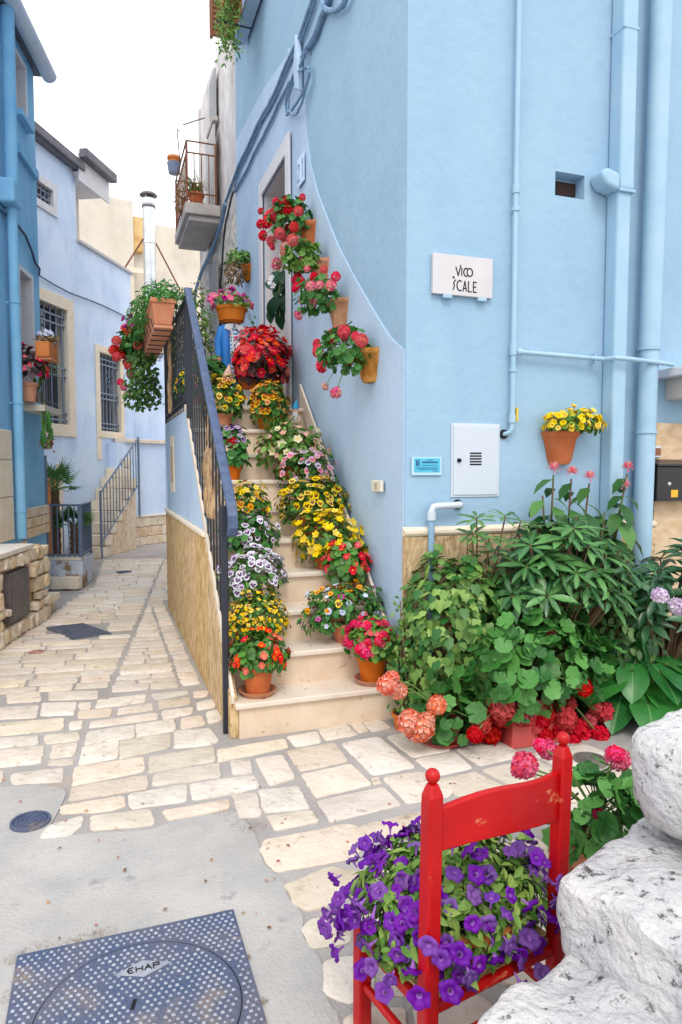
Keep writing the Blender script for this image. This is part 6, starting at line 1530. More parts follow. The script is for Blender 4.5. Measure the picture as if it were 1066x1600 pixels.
for k, (x, y, r_, h_, lab) in enumerate(WP):
    s_, z_ = SIDE.hit(x, y, .05)
    t = thing('wall_pot', lab, 'wall planter', SIDE.P(s_, z_-h_), 0, 'terracotta pots on the stair wall')
    half_pot(t, r_, h_, OLDTERRA if k in (0, 1) else TERRA, SIDE, s_, z_, deep=1.1)
    c = SIDE.P(s_+.02, z_+.05, .17)-t.location
    n_ = (190, 160, 220, 240)[k]
    P, N, X = mound(n_, ((.16, .13, .15), (.16, .14, .14), (.15, .15, .13), (.17, .16, .17))[k], (c.x-.02, c.y, c.z-(.05 if k == 0 else .02)), low=-.8)
    leaf_mass('foliage', 'lobed', P, N, X, .055*(.6+.7*rng.random(len(P))), LF_GER if k != 2 else LF_BRIGHT, t)
    st_ = MB()
    for (hx, hy, hr, ci) in HEADS[k]:
        q = PX(hx, hy, XW-U(.20, .34))-t.location
        D_ = (q+t.location-CAM).dot(FW)
        nn = (q-c).normalized()+Vector((-.3, -.5, .3))
        place_flowers(HC[ci], [q], [nn], [hr*D_/FPX*0.95], t, 'flower_head')
        b_ = c+Vector((U(-.05, .05), U(-.05, .05), -.03)); st_.tube([b_, b_.lerp(q, .55)+Vector((0, 0, .03)), q], .0035, 4, 0, False)
    # some heads on the far side so that the plant is whole
    for _ in range(5):
        q = c+Vector((U(-.15, .05), U(.05, .18), U(-.12, .16))); place_flowers(HC[HEADS[k][0][3]], [q], [(-.5, .5, .4)], [.04], t, 'flower_head')
    st_.build('stems', STEM, t, world=False, kind='stuff')
s_, z_ = SIDE.hit(384, 415, .05)
t = thing('wall_pot', 'small hanging wall pot with half-dry trailing plant left of the door', 'wall planter', SIDE.P(s_, z_-.2), 0, 'terracotta pots on the stair wall')
half_pot(t, .11, .18, TERRA, SIDE, s_, z_)
c = SIDE.P(s_, z_, .13)-t.location
P, N, X = mound(200, (.16, .16, .13), (c.x, c.y, c.z+.05), low=-.2); leaf_mass('foliage', 'oval', P, N, X, .06*(.7+.6*rng.random(len(P))), LF_BRIGHT, t)
P, N, X = mound(240, (.16, .15, .15), (c.x-.03, c.y-.02, c.z-.09), low=-.8); leaf_mass('dry_foliage', 'narrow', P, N, X, .06*(.7+.6*rng.random(len(P))), LF_DRY, t)
# green metal cactus-shaped plate hung on the door reveal: a leafy broad-leaf plant
t = thing('hanging_plant', 'dark green broad-leaved plant with white bloom hanging in the doorway', 'plant', PX(437, 455, XW-.05))
bar('stem', t.location+Vector((0, 0, -.25)), t.location+Vector((0, 0, .35)), .006, STEM, t)
P = np.array([(U(-.05, .05), U(-.08, .08), U(-.18, .2)) for _ in range(16)]); N = np.tile([-.6, -.7, .2], (16, 1))+rng.normal(size=(16, 3))*.25
leaf_objs('broad', P, N, rng.normal(size=(16, 3))*.5+np.array([0, 0, -.7]), .16+.05*rng.random(16), leafmat('dark_gloss_leaf', (.008, .06, .025), (.02, .10, .04)), t)
place_flowers(TINYW, [(-.10, -.08, .10), (-.12, -.1, .05), (-.09, -.1, 0.02)], [(-.6, -.7, .2)]*3, [.035, .03, .035], t)
# ---- yellow wall pot on the front
s_, z_ = FRONT.hit(882, 674, .06)
t = thing('wall_pot', 'ribbed terracotta wall pot of bright yellow flowers on the house front', 'wall planter', FRONT.P(s_, z_-.2), 0)
half_pot(t, .135, .215, TERRA, FRONT, s_, z_, ribbed=True)
c = FRONT.P(s_+.045, z_+.055, .10)-t.location
P, N, X = mound(220, (.19, .10, .075), (c.x, c.y, c.z), low=-.5); leaf_mass('foliage', 'oval', P, N, X, .045*(.7+.6*rng.random(len(P))), LF_BRIGHT, t)
P, N = bloom_dome(120, (.205, .11, .09), (c.x, c.y, c.z), low=-.45); place_flowers(trumpet(P_YEL, P_GOLD, .06), P, N, .021, t)
# window planter of the upper window
p0 = SIDE.P(wy0+.40, 6.60, .30)
t = thing('window_planter', 'green trailing plant spilling from the shuttered window at the top', 'planter', p0)
m = MB(); m.box(p0.x-.09, p0.y-.32, p0.z-.02, p0.x+.09, p0.y+.32, p0.z+.15); m.build('trough', TERRA, t, bevel=.01)
for q in (-.30, .30): bar('bracket', (XW-.02, p0.y+q, p0.z-.05), (p0.x-.12, p0.y+q, p0.z-.05), .012, IRON, t)
P = []
for q in range(900):
    a = U(-.3, .3); dn = U(0, 1); P.append((U(-.14, .08), a*(1-.45*dn), .42-.95*dn+U(-.06, .06)))
leaf_mass('foliage', 'narrow', np.array(P), rng.normal(size=(900, 3))*.5+np.array([-.6, -.6, .4]), rng.normal(size=(900, 3))*.6+np.array([0, 0, -.6]), .06*(.6+.7*rng.random(900)), LF_BRIGHT, t)
leaf_mass('dry_foliage', 'narrow', np.array(P[:140]), rng.normal(size=(140, 3))*.5+np.array([-.6, -.6, .4]), rng.normal(size=(140, 3)), .06*(.6+.7*rng.random(140)), LF_YG, t)
# plants on the rusty balcony
t = thing('balcony_pot', 'terracotta pot of spiky yellow-green plant on the rusty balcony', 'potted plant', (1.40, 10.42, 5.36)); make_pot(t, .12, .17, TERRA, saucer=True)
d = unit(rng.normal(size=(130, 3))*np.array([1, 1, .5])+np.array([0, 0, .6]))
leaf_mass('foliage', 'grass', np.tile([0, 0, .17], (130, 1))+rng.normal(size=(130, 3))*.04, np.tile([0, 0, 1.], (130, 1)), d, .2+.12*rng.random(130), LF_YG, t)
t = thing('balcony_pot', 'dry trailing pot plant at the outer corner of the rusty balcony', 'potted plant', (1.32, 10.75, 5.36)); make_pot(t, .10, .15, TERRA, saucer=False)
P, N, X = mound(160, (.16, .2, .2), (-.06, -.1, .15), low=-1); leaf_mass('foliage', 'narrow', P, N, X, .08*(.7+.6*rng.random(len(P))), LF_DRY, t)
p0 = DEP(272, 255, 11.4)
t = thing('hanging_pot', 'small pot in a dark holder hooked outside the balcony rail', 'potted plant', p0)
m = MB(); m.lathe([(0, -.1), (.075, -.1), (.10, .06), (.11, .06), (.11, .1), (.09, .1)], 18, 0, c=p0); m.build('pot', TERRA, t, smooth=True)
m = MB(); m.lathe([(0, -.17), (.09, -.17), (.115, .0), (.11, .0), (.08, -.15)], 18, 0, c=p0); m.build('holder', GREYIRON, t, smooth=True)
m = MB(); m.tube([p0+Vector((.1, 0, .02)), Vector((BX-.05, 11.0, p0.z+.08)), Vector((BX, 11.0, p0.z+.05))], .008, 5); m.build('hook', IRON, t)
# ================================================================ FRONT BED ALONG THE HOUSE
RTH = RT.copy(); FWH = Vector((math.sin(YAW), math.cos(YAW), 0))
def LD(lat, dep, z=0.0):
    p = RTH*lat+FWH*dep; return Vector((p.x, p.y, z))
# ivy
t = thing('ivy_plant', 'dense bright ivy mass climbing the house corner beside the stair', 'ivy', (1.98, 3.58, 0))
make_pot(t, .16, .22, TERRA, saucer=False)
P, N, X = mound(1700, (.37, .33, .60), (0, .02, .46), inner=.72, low=-.85, lump=.16, up=.15, jit=.4)
ok = (P[:, 2] > .02) & (P[:, 1]+3.58 < 3.76) & ~((P[:, 0]+1.98 < 1.72) & (P[:, 1]+3.58 > 3.7))
P, N, X = P[ok], N[ok], X[ok]
X = X*.4+np.array([0, 0, -1.])
dist = np.linalg.norm(P+np.array([1.98, 3.58, -1.2]), axis=1); od = np.argsort(dist)
P, N, X = P[od], N[od], X[od]
leaf_objs('ivy', P, N, X, .045+.03*rng.random(len(P)), LF_IVY, t)
P, N, X = mound(260, (.30, .26, .5), (0, .02, .46), inner=.5, low=-.8); leaf_mass('pale_foliage', 'small', P, N, X, .03+.02*rng.random(len(P)), LF_YG, t)
m = MB(); stems(m, (0, 0, .2), [(U(-.3, .3), U(-.25, .15), U(.2, 1.0)) for _ in range(26)], .005); m.build('stems', WOODSTEM, t, world=False, kind='stuff')
# pale ragged trailer at the ivy's left edge
t = thing('trailing_plant', 'thin yellowish trailing plant hanging over the ivy at the wall corner', 'plant', (1.66, 3.62, 0))
make_pot(t, .07, .10, TERRA, saucer=False)
P = np.array([(U(-.07, .10), U(-.16, .08), U(.10, .80)) for _ in range(300)]); leaf_mass('foliage', 'small', P, rng.normal(size=(300, 3))*.5+np.array([-.4, -.7, .4]), rng.normal(size=(300, 3))*.5+np.array([0, 0, -1]), .025+.02*rng.random(300), LF_IVY, t)
m = MB(); stems(m, (0, 0, .08), [(U(-.05, .1), U(-.12, .05), U(.5, .8)) for _ in range(9)], .004); m.build('stems', WOODSTEM, t, world=False, kind='stuff')
def geranium(label, pos, pot, fol, nleaf, lsz, heads_px, hm, Yp, lm=LF_GER, group=None, potfn=None, mt_=TERRA, name='potted_geranium', extra=0, leafobj=True, jitY=.08):
    t = thing(name, label, 'potted plant', pos, 0, group)
    if potfn: potfn(t)
    else: make_pot(t, pot[0], pot[1], mt_, saucer=True)
    P, N, X = mound(nleaf, fol[:3], (fol[4] if len(fol) > 4 else 0, fol[5] if len(fol) > 5 else 0, fol[3]), inner=.5, low=-.75, lump=.22, up=.35)
    P = P[P[:, 2] > .03] if False else P
    od = np.argsort(P[:, 1]); P, N, X = P[od], N[od], X[od]
    S_ = lsz*(.65+.55*rng.random(len(P)))
    if leafobj: leaf_objs('lobed', P, N, X, S_, lm, t)
    else: leaf_mass('foliage', 'lobed', P, N, X, S_, lm, t)
    st_ = MB(); b0 = Vector((fol[4] if len(fol) > 4 else 0, 0, fol[3]-fol[2]*.2))
    for (hx, hy, hr) in heads_px:
        q = PY(hx, hy, Yp+U(-jitY, jitY)*.5); D_ = (q-CAM).dot(FW); q = q-t.location
        place_flowers(hm, [q], [(q-b0).normalized()+Vector((-.1, -.6, .5))], [hr*D_/FPX*1.05], t, 'flower_head')
        st_.tube([b0, b0.lerp(q, .6)+Vector((0, 0, .04)), q], .004, 4, 0, False)
    for _ in range(extra):
        q = Vector((U(-.8, .8)*fol[0], U(.2, .9)*fol[1], fol[3]+U(-.2, .9)*fol[2])); place_flowers(hm, [q], [(q-b0).normalized()+Vector((0, .3, .5))], [.05], t, 'flower_head')
    for q in P[::6]:
        st_.tube([b0, b0.lerp(Vector(q), .5)+Vector((0, 0, .02)), Vector(q)], .003, 4, 0, False)
    st_.build('stems', STEM, t, world=False, kind='stuff')
    return t
p = G(690, 1160)
geranium('coral pink geranium in a low red pot at the foot of the ivy', (p.x, p.y, 0), (.12, .12), (.19, .15, .13, .19, .02, -.02), 75, .10,
         [(605, 1070, 17), (622, 1080, 15), (612, 1060, 13), (683, 1102, 16), (640, 1128, 20), (660, 1136, 21), (650, 1145, 16), (668, 1125, 13)], H_CORAL, p.y-.12, mt_=REDPLAST, extra=2)
# red pyramid planter with red geraniums
pc = G(812, 1150)
def redbox(t):
    m = MB(); a, b, h = .155, .125, .25
    m.add([(-a, -a, 0), (a, -a, 0), (a, a, 0), (-a, a, 0), (-b, -b, h), (b, -b, h), (b, b, h), (-b, b, h), (-b+.015, -b+.015, h), (b-.015, -b+.015, h), (b-.015, b-.015, h), (-b+.015, b-.015, h), (-b+.015, -b+.015, h-.04), (b-.015, -b+.015, h-.04), (b-.015, b-.015, h-.04), (-b+.015, b-.015, h-.04)],
          [(0, 3, 2, 1)]+[(k*4+i, k*4+(i+1) % 4, (k+1)*4+(i+1) % 4, (k+1)*4+i) for k in range(3) for i in range(4)]); m.build('planter_box', REDPLAST, t, world=False, bevel=.006)
    m = MB(); m.add([(-b+.016, -b+.016, h-.04), (b-.016, -b+.016, h-.04), (b-.016, b-.016, h-.04), (-b+.016, b-.016, h-.04)], [(0, 1, 2, 3)]); m.build('soil', SOIL, t, world=False)
HD = [(742, 1148, 13), (800, 1138, 13), (822, 1122, 14), (845, 1128, 15), (858, 1118, 13), (865, 1145, 15), (920, 1128, 16), (930, 1105, 12), (955, 1132, 13), (890, 1100, 13), (760, 1118, 13), (772, 1098, 17), (785, 1108, 20), (812, 1117, 17), (752, 1132, 15), (765, 1145, 19), (783, 1122, 15), (834, 1140, 18), (872, 1112, 19), (885, 1124, 20), (900, 1140, 20), (910, 1152, 18), (895, 1160, 15), (945, 1114, 18), (938, 1150, 17), (912, 1073, 16), (905, 1063, 10), (863, 1040, 14), (836, 1053, 8), (858, 988, 13), (852, 1150, 14), (875, 1140, 16)]
geranium('red geraniums overflowing a tapered red planter box beside the ivy', (pc.x, pc.y, 0), None, (.48, .30, .33, .42, .08, .03), 520, .10, HD, H_DRED, pc.y-.12, potfn=redbox, name='planter_geranium', extra=5, jitY=.16)
# rhododendron-like shrub: whorls of lance leaves
def whorl_shrub(label, base, centres, lsz, nl, lm, name='evergreen_shrub', kind='lance', flowers=None, spread=.55, limit=300, outc=None):
    t = thing(name, label, 'shrub', base)
    B = Vector(base); P = []; N = []; X = []; S_ = []
    m = MB()
    for (c, dr, sc_) in centres:
        c = Vector(c)-B; dr = Vector(dr).normalized(); a0 = U(0, 6)
        md = Vector((c.x*.35, c.y*.35, c.z*.55)); m.tube([(U(-.04, .04), U(-.04, .04), 0), md, c], [.012, .008, .005], 5, 0, False)
        o1 = dr.orthogonal().normalized(); o2 = dr.cross(o1)
        for k in range(nl):
            a = a0+k*2.4; rad = o1*math.cos(a)+o2*math.sin(a); lift = U(-.15, .75)*(1-k/nl)+U(-.1, .2)
            x = rad+dr*lift*spread*1.6; n = dr-rad*lift*.7+Vector((0, 0, .35))
            P.append(tuple(c+rad*.008-dr*.03*k/nl)); X.append(tuple(x)); N.append(tuple(n)); S_.append(lsz*sc_*U(.75, 1.15))
    m.build('branches', WOODSTEM, t, world=False, kind='stuff')
    leaf_objs(kind, np.array(P), np.array(N), np.array(X), np.array(S_), lm, t, limit=limit)
    return t
def cloud(n, c, r, camw=1.0):
    L_ = []
    for i in range(n):
        d = Vector(unit(rng.normal(size=3))); d.y = -abs(d.y) if U(0, 1) < .75 else d.y
        if d.z < -.3: d.z *= -.6
        k = U(.72, 1.02); p = Vector((c[0]+d.x*r[0]*k, c[1]+d.y*r[1]*k, c[2]+d.z*r[2]*k)); p.y = min(p.y, 3.72)
        L_.append((p, d+Vector((0, -.25, .75)), U(.8, 1.1)))
    L_.sort(key=lambda q: q[0].y)
    return L_
cs = cloud(66, (2.62, 3.42, .86), (.46, .30, .42))
cs += [((PY(x, y, 3.45)), Vector((U(-.3, .3), -.4, .9)), 1.0) for x, y in ((800, 985), (790, 930), (845, 965), (880, 985), (925, 945), (905, 880), (860, 900), (810, 890), (850, 855), (895, 985), (935, 985))]
cs.sort(key=lambda q: q[0].y)
whorl_shrub('large glossy evergreen shrub with whorled long leaves in front of the cladding', (2.62, 3.52, 0), cs, .155, 9, LF_RHO)
cs = [((PY(x, y, 3.48)), Vector((dx, -.3, 1)), .9) for x, y, dx in ((745, 808, -.3), (790, 805, .2), (765, 838, -.1), (815, 812, .3), (738, 832, -.5), (775, 860, 0))]
whorl_shrub('young bright evergreen sprig above the ivy beside the elbow pipe', (2.16, 3.62, 0), cs, .135, 11, leafmat('young_shrub_leaf', (.07, .20, .06), (.18, .34, .09), rough=.35), name='shrub_sprig')
# tall plant with pink plumes
t = thing('plume_flower', 'tall leafy plant with pink plume flowers rising above the shrub', 'plant', (2.72, 3.62, 0))
PL = plume(P_SALM, P_PINK)
P = []; N = []; X = []; S_ = []; m = MB()
for (x, y, lean) in ((865, 742, -.05), (921, 755, .02), (980, 740, .1), (975, 768, .08), (893, 748, 0), (848, 775, -.1), (945, 800, .05)):
    tip = PY(x, y, 3.58)-t.location; b = Vector((tip.x*.4, 0, 0)); md = b.lerp(tip, .55)+Vector((U(-.05, .05), 0, 0))
    m.tube([b, md, tip], [.012, .009, .006], 6, 0, False)
    if y < 770: place_flowers(PL, [tip+Vector((0, 0, .03))], [(0, -.25, 1)], [.062], t, 'flower_plume')
    for k in range(15):
        f = .40+.58*k/14; q = b.lerp(md, f*2) if f < .5 else md.lerp(tip, (f-.5)*2); a = k*1.57+U(-.4, .4)
        dr = Vector((math.cos(a), math.sin(a)-.2, U(-.75, -.1) if k < 12 else .05)); P.append(tuple(q)); X.append(tuple(dr)); N.append((dr.x*.4, dr.y*.4-.2, 1)); S_.append(U(.18, .26) if k < 12 else .15)
m.build('stems', mat('reddish_stem', (.15, .06, .05), (.14, .18, .06), scale=5), t, world=False, kind='stuff')
leaf_objs('droop', np.array(P), np.array(N), np.array(X), np.array(S_), leafmat('plume_leaf', (.03, .13, .03), (.10, .25, .06), rough=.35), t)
# small-leaved bush and lilac-flowered shrub at the right
t = thing('small_leaf_bush', 'fine small-leaved green bush behind the broad-leaved plant', 'shrub', (3.12, 3.48, 0))
P, N, X = mound(1500, (.30, .24, .50), (0, 0, .48), low=-.8, inner=.6); leaf_mass('foliage', 'oval', P, N, X, .04+.03*rng.random(len(P)), leafmat('bush_leaf', (.04, .14, .035), (.18, .30, .10)), t)
m = MB(); stems(m, (0, 0, 0), [(U(-.2, .2), U(-.15, .15), U(.3, .8)) for _ in range(18)], .006); m.build('branches', WOODSTEM, t, world=False, kind='stuff')
cs = cloud(44, (3.42, 3.30, .70), (.42, .30, .45))
t = whorl_shrub('dark evergreen shrub with lilac flower heads at the right edge', (3.42, 3.42, 0), cs, .15, 9, leafmat('dark_shrub_leaf', (.02, .09, .035), (.07, .19, .08), rough=.3, trans=.1, spec=.5), name='flowering_shrub', kind='narrow')
for (x, y, r_) in ((1032, 931, 14), (1059, 948, 15), (1090, 900, 15)):
    q = PY(x, y, 2.98); D_ = (q-CAM).dot(FW); place_flowers(H_LIL, [q-t.location], [(-.1, -.8, .5)], [r_*D_/FPX], t, 'flower_head')
# broad-leaved plant
p0 = G(992, 1118)
t = thing('broad_leaf_plant', 'large broad paddle-leaved green plant in front of the right shrubs', 'plant', (p0.x, p0.y, 0))
P = []; N = []; X = []; S_ = []; m = MB()
for k in range(54):
    a = k*2.39996; ring_ = k/54; el = R(80-62*ring_+U(-8, 8)); L = U(.25, .34)*(1 if ring_ > .2 else .9)
    ca, sa = math.cos(a), math.sin(a)
    if k < 14:
        q = Vector((ca*.08, sa*.08, U(.22, .34))); dr = Vector((ca*U(.1, .5), sa*U(.1, .5), .9)); nn = (ca*.9, sa*.9-.3, .25)
    else:
        q = Vector((ca*U(.08, .22), sa*U(.08, .22), U(.40, .50)-.30*ring_)); s_ = U(.15, .75)*(.4+ring_*.6); dr = Vector((ca*(1-s_*.3), sa*(1-s_*.3), -s_+.15)); nn = (ca*s_*1.1, sa*s_*1.1-.1, 1-s_*.45)
    P.append(tuple(q)); X.append(tuple(dr)); N.append(nn); S_.append(L)
    m.tube([(0, 0, 0), q*.5, q+dr*.08], .009, 5, 0, False)
m.build('leaf_stalks', STEM, t, world=False, kind='stuff')
P = np.array(P); P[:, 2] = np.maximum(P[:, 2], .05); leaf_objs('broad', P, np.array(N), np.array(X), np.array(S_), LF_BERG, t)
p1 = p0+Vector((.42, .10, 0))
t2 = thing('broad_leaf_plant', 'second clump of paddle-shaped green leaves at the right picture edge', 'plant', (p1.x, p1.y, 0))
leaf_objs('broad', P[6:40], np.array(N)[6:40], np.array(X)[6:40], np.array(S_)[6:40]*1.05, LF_BERG, t2)
m = MB(); stems(m, (0, 0, 0), [Vector(q) for q in P[6:40]], .008); m.build('leaf_stalks', STEM, t2, world=False, kind='stuff')
# ================================================================ FOREGROUND: CHAIR, PETUNIAS, STONE STEPS
ax = (LD(.576, 1.757)-LD(.205, 1.54)); CW = ax.length; crz = math.atan2(ax.y, ax.x)
cc = (LD(.576, 1.757)+LD(.205, 1.54))/2+Vector((-ax.y, ax.x, 0)).normalized()*.145
ch = thing('red_chair', 'worn red painted wooden chair with ball finials holding purple petunias', 'chair', (cc.x, cc.y, 0), crz)
hw = CW/2
for sx in (-1, 1):
    m = MB(); w_ = .0205; rings = []
    for z, k in ((0, .85), (.25, 1), (.775, 1.0), (.795, .98)):
        lean = -.012*(z/.8)**2
        rings.append([(sx*hw+x*w_*k, -.145+lean+y*w_*k, z) for x, y in ((-1, -.75), (-.75, -1), (.75, -1), (1, -.75), (1, .75), (.75, 1), (-.75, 1), (-1, .75))])
    rings.append([(sx*hw+x*w_*.55, -.157+y*w_*.55, .822) for x, y in ((-1, -.75), (-.75, -1), (.75, -1), (1, -.75), (1, .75), (.75, 1), (-.75, 1), (-1, .75))])
    loft(m, rings); pb = m.build('back_post', REDW, ch, world=False, bevel=.002)
    m = MB(); m.lathe([(.008, 0), (.011, .006)]+[(.0175*math.sin(R(a)), .022-.0175*math.cos(R(a))) for a in range(30, 181, 15)], 18, 0, c=(sx*hw, -.157, .819)); m.build('finial', REDW, pb, world=False, smooth=True)
    m = MB(); m.box(sx*hw-.02, .125, 0, sx*hw+.02, .165, .30); m.build('front_leg', REDW, ch, world=False, bevel=.006)
    for z, r_ in ((.262, .017), (.135, .012)):
        m = MB(); m.tube([(sx*hw, -.13, z), (sx*hw, .13, z)], r_, 10); m.build('side_rail', REDW, ch, world=False, smooth=True)
for yy, zz in ((.145, .262), (-.145, .262), (.145, .18), (-.145, .15)):
    m = MB(); m.tube([(-hw+.015, yy, zz), (hw-.015, yy, zz)], .015, 10); m.build('cross_rail', REDW, ch, world=False, smooth=True)
m = MB(); n = 14; fr = []; bk = []
vs = []; fs = []
for i in range(n+1):
    u_ = i/n; x = -hw+.012+(CW-.024)*u_; bow = -.028*math.sin(math.pi*u_)
    zt2 = .760+.012*math.sin(math.pi*u_)+.008*math.sin(2*math.pi*u_-.4); zb2 = .640+.016*math.sin(math.pi*u_)+.014*math.cos(math.pi*u_)
    y_ = -.152+bow
    vs += [(x, y_-.009, zb2), (x, y_+.009, zb2), (x, y_+.009, zt2), (x, y_-.009, zt2)]
for i in range(n):
    for k in range(4): fs.append((i*4+k, (i+1)*4+k, (i+1)*4+(k+1) % 4, i*4+(k+1) % 4))
fs += [(0, 1, 2, 3), (n*4, n*4+3, n*4+2, n*4+1)]
m.add(vs, fs); m.build('back_slat', REDW, ch, world=False, bevel=.004)
m = MB(); m.box(-hw+.01, -.14, .262, hw-.01, .14, .284)
for k in range(22): m.box(-hw+.005, -.14+k*.0128, .280, hw-.005, -.14+k*.0128+.010, .289)
m.build('woven_seat', STRAW, ch, world=False, kind='stuff')
# petunias on the seat
pt = thing('petunia_bowl', 'bowl of speckled violet petunias spreading over the red chair seat', 'potted plant', (cc.x, cc.y, .290), crz)
make_pot(pt, .17, .10, TERRA, saucer=False)
P, N, X = mound(3000, (.275, .21, .14), (0, .03, .10), inner=.5, low=-.6, lump=.2, up=.5)
ok = ~((P[:, 1] < -.135) & (np.abs(np.abs(P[:, 0])-hw) < .05)) & (P[:, 1] > -.19); P, N, X = P[ok], N[ok], X[ok]
od = np.argsort(P[:, 1]-P[:, 2]*1.5); P, N, X = P[od], N[od], X[od]
leaf_objs('narrow2', P, N, X, .026+.024*rng.random(len(P)), LF_PET, pt)
m = MB(); stems(m, (0, 0, .09), [Vector(q) for q in P[::14]], .0025); m.build('stems', STEM, pt, world=False, kind='stuff')
PETU = trumpet(P_PURP, mat('petal_tube', (.30, .12, .45), rough=.6))
Pf, Nf = bloom_dome(230, (.295, .235, .155), (0, .03, .10), low=-.5, up=.15, jit=.45, lump=.2)
ok = Pf[:, 1] > -.20
d_ = np.hypot(Pf[:, 0]/.27, (Pf[:, 1]-.03)/.22)
ok &= (d_ > .60) | (rng.random(len(d_)) < .55)
place_flowers(PETU, Pf[ok], Nf[ok], .0225, pt, roll=3)
# hanging blooms round the edge
for (x, y, D_) in ((520, 1375, 1.8), (533, 1440, 1.75), (522, 1490, 1.7), (545, 1430, 1.7), (560, 1420, 1.65), (580, 1440, 1.65), (610, 1440, 1.62), (620, 1470, 1.6), (645, 1520, 1.55), (655, 1560, 1.5), (600, 1550, 1.55), (565, 1515, 1.66), (628, 1440, 1.6), (720, 1490, 1.55), (735, 1530, 1.52), (775, 1500, 1.6), (800, 1480, 1.6), (815, 1540, 1.62), (705, 1550, 1.5), (780, 1470, 1.62), (850, 1520, 1.66), (845, 1480, 1.68), (860, 1430, 1.72), (750, 1510, 1.56), (690, 1500, 1.5), (670, 1480, 1.5), (575, 1330, 1.9), (590, 1310, 1.95), (640, 1300, 2.0), (830, 1465, 1.65), (875, 1445, 1.72)):
    q = DEP(x, y, D_+.06); M_ = Matrix.Rotation(-crz, 3, 'Z'); l = M_ @ (q-pt.location)
    nn = Vector((l.x, l.y-.15, U(-.5, .5))); place_flowers(PETU, [l], [nn], [U(.022, .030)], pt, roll=3)
# pink geranium behind the chair
p = G(925, 1365)
t = geranium('hot pink geranium in a pot between the red chair and white stone steps', (p.x, p.y, 0), (.11, .15), (.19, .17, .15, .25, .02, 0), 130, .085,
             [(820, 1197, 22), (855, 1172, 17), (965, 1185, 20), (845, 1165, 12), (935, 1272, 9), (870, 1328, 11), (1000, 1285, 11), (962, 1178, 14), (812, 1203, 14), (940, 1330, 8)], head(P_PINK, P_ROSE, 22), p.y-.05)
p = G(1040, 1350)
t = thing('red_pot', 'round red pot almost hidden behind the white stone steps', 'pot', (p.x, p.y, 0)); make_pot(t, .14, .33, REDW, saucer=False)
P, N, X = mound(40, (.14, .14, .07), (0, 0, .34)); leaf_mass('foliage', 'lobed', P, N, X, .07*(.7+.5*rng.random(len(P))), LF_GER, t)
# rough white stone steps at the right
AD = (RTH*.756+FWH*.655); BD = (RTH*.547-FWH*.837)
ss = thing('stone_steps', 'rough lichen-speckled white limestone steps at the right edge of the foreground', 'steps', LD(.50, 1.513))
ss.location.z = 0
def sblock(lat, dep, La, Lb, z0, z1, seed, r=.035, amp=.022):
    v_, f_ = rough_block(La, Lb, z1-z0, r, amp, 6.5, 46, seed)
    o_ = LD(lat, dep)+AD*(La/2)+BD*(Lb/2); M_ = Matrix((AD, BD, Vector((0, 0, 1)))).transposed().to_4x4(); M_.translation = Vector((o_.x, o_.y, (z0+z1)/2))
    m = MB(); vv = []
    for v in v_:
        q = M_ @ v; n1 = mnoise.noise(q*26)*.0025+mnoise.noise(q*70)*.0016
        vv.append(q+(q-M_.translation).normalized()*n1)
    m.add(vv, f_)
    return m.build('step_block', ROUGHW, ss, smooth=True)
sblock(.05, 1.15, 1.3, 1.0, 0.0, .235, 11)
sblock(.26, 1.305, 1.1, 1.0, .232, .45, 12)
sblock(.50, 1.513, .85, 1.0, .40, .620, 13, r=.028, amp=.022)
sblock(.715, 1.675, .60, 1.0, .655, .905, 14, r=.06, amp=.026)
sblock(.80, 1.73, .50, .9, .55, .70, 15, r=.03)

# ================================================================ ALLEY PLANTER, PALMS AND WINDOW PLANTS
q0, q1, q2 = G(72, 920), G(130, 920), G(147, 905)
q1.z = q0.z = q2.z = 0
q3 = q0+(q2-q1)
t = thing('raised_bed', 'flaking plastered raised bed with an old stone step in the alley', 'raised bed', q0)
m = MB(); m.prism([(p.x, p.y) for p in (q0, q1, q2, q3)], 0, .36, fnz); m.build('bed_wall', mat('flaking_plaster', (.50, .56, .66), (.62, .66, .72), rough=.95, scale=4, spots=((.30, .19, .10), 3.2, .52, .60), bump=.5, bscale=15), t, bevel=.015)
m = MB(); e = (q0+q1)/2; m.prism([(p.x, p.y) for p in (q0.lerp(q1, .02), q0.lerp(q1, .98), q1.lerp(q2, .3), q0.lerp(q3, .3))], .361, .40, fnz); m.build('rim_stone', LIMEST, t, bevel=.01)
v_, f_ = rough_block((q1-q0).length*.9, .16, .16, .025, .015, 6, 9, 33)
m = MB(); M_ = Matrix.Rotation(math.atan2((q1-q0).y, (q1-q0).x), 4, 'Z'); M_.translation = e+Vector((0, -.07, .09)); m.add([M_ @ v for v in v_], f_); m.build('front_step', LIMEST, t, smooth=True)
rl = thing('bed_railing', 'grey iron railing round the alley raised bed', 'railing', q0+Vector((0, 0, .4)))
A_, B_, C_ = q0.lerp(q1, .05)+Vector((0, .04, 0)), q1+Vector((-.02, .04, 0)), q2+Vector((-.03, 0, 0))
zb2, zt2 = .40, 1.07
for p, zt3, r_ in ((A_, 1.70, .028), (B_, 1.08, .026), (C_, 1.08, .018)): bar('post', (p.x, p.y, zb2-.04), (p.x, p.y, zt3), r_, GREYIRON, rl, 8)
for z in (zb2+.03, zt2):
    bar('rail', (A_.x, A_.y, z), (B_.x, B_.y, z), .013, GREYIRON, rl); bar('rail', (B_.x, B_.y, z), (C_.x, C_.y, z), .013, GREYIRON, rl)
for k in range(1, 6): p = A_.lerp(B_, k/6); bar('baluster', (p.x, p.y, zb2), (p.x, p.y, zt2), .008, GREYIRON, rl)
for k in range(1, 9): p = B_.lerp(C_, k/9); bar('baluster', (p.x, p.y, zb2), (p.x, p.y, zt2), .008, GREYIRON, rl)
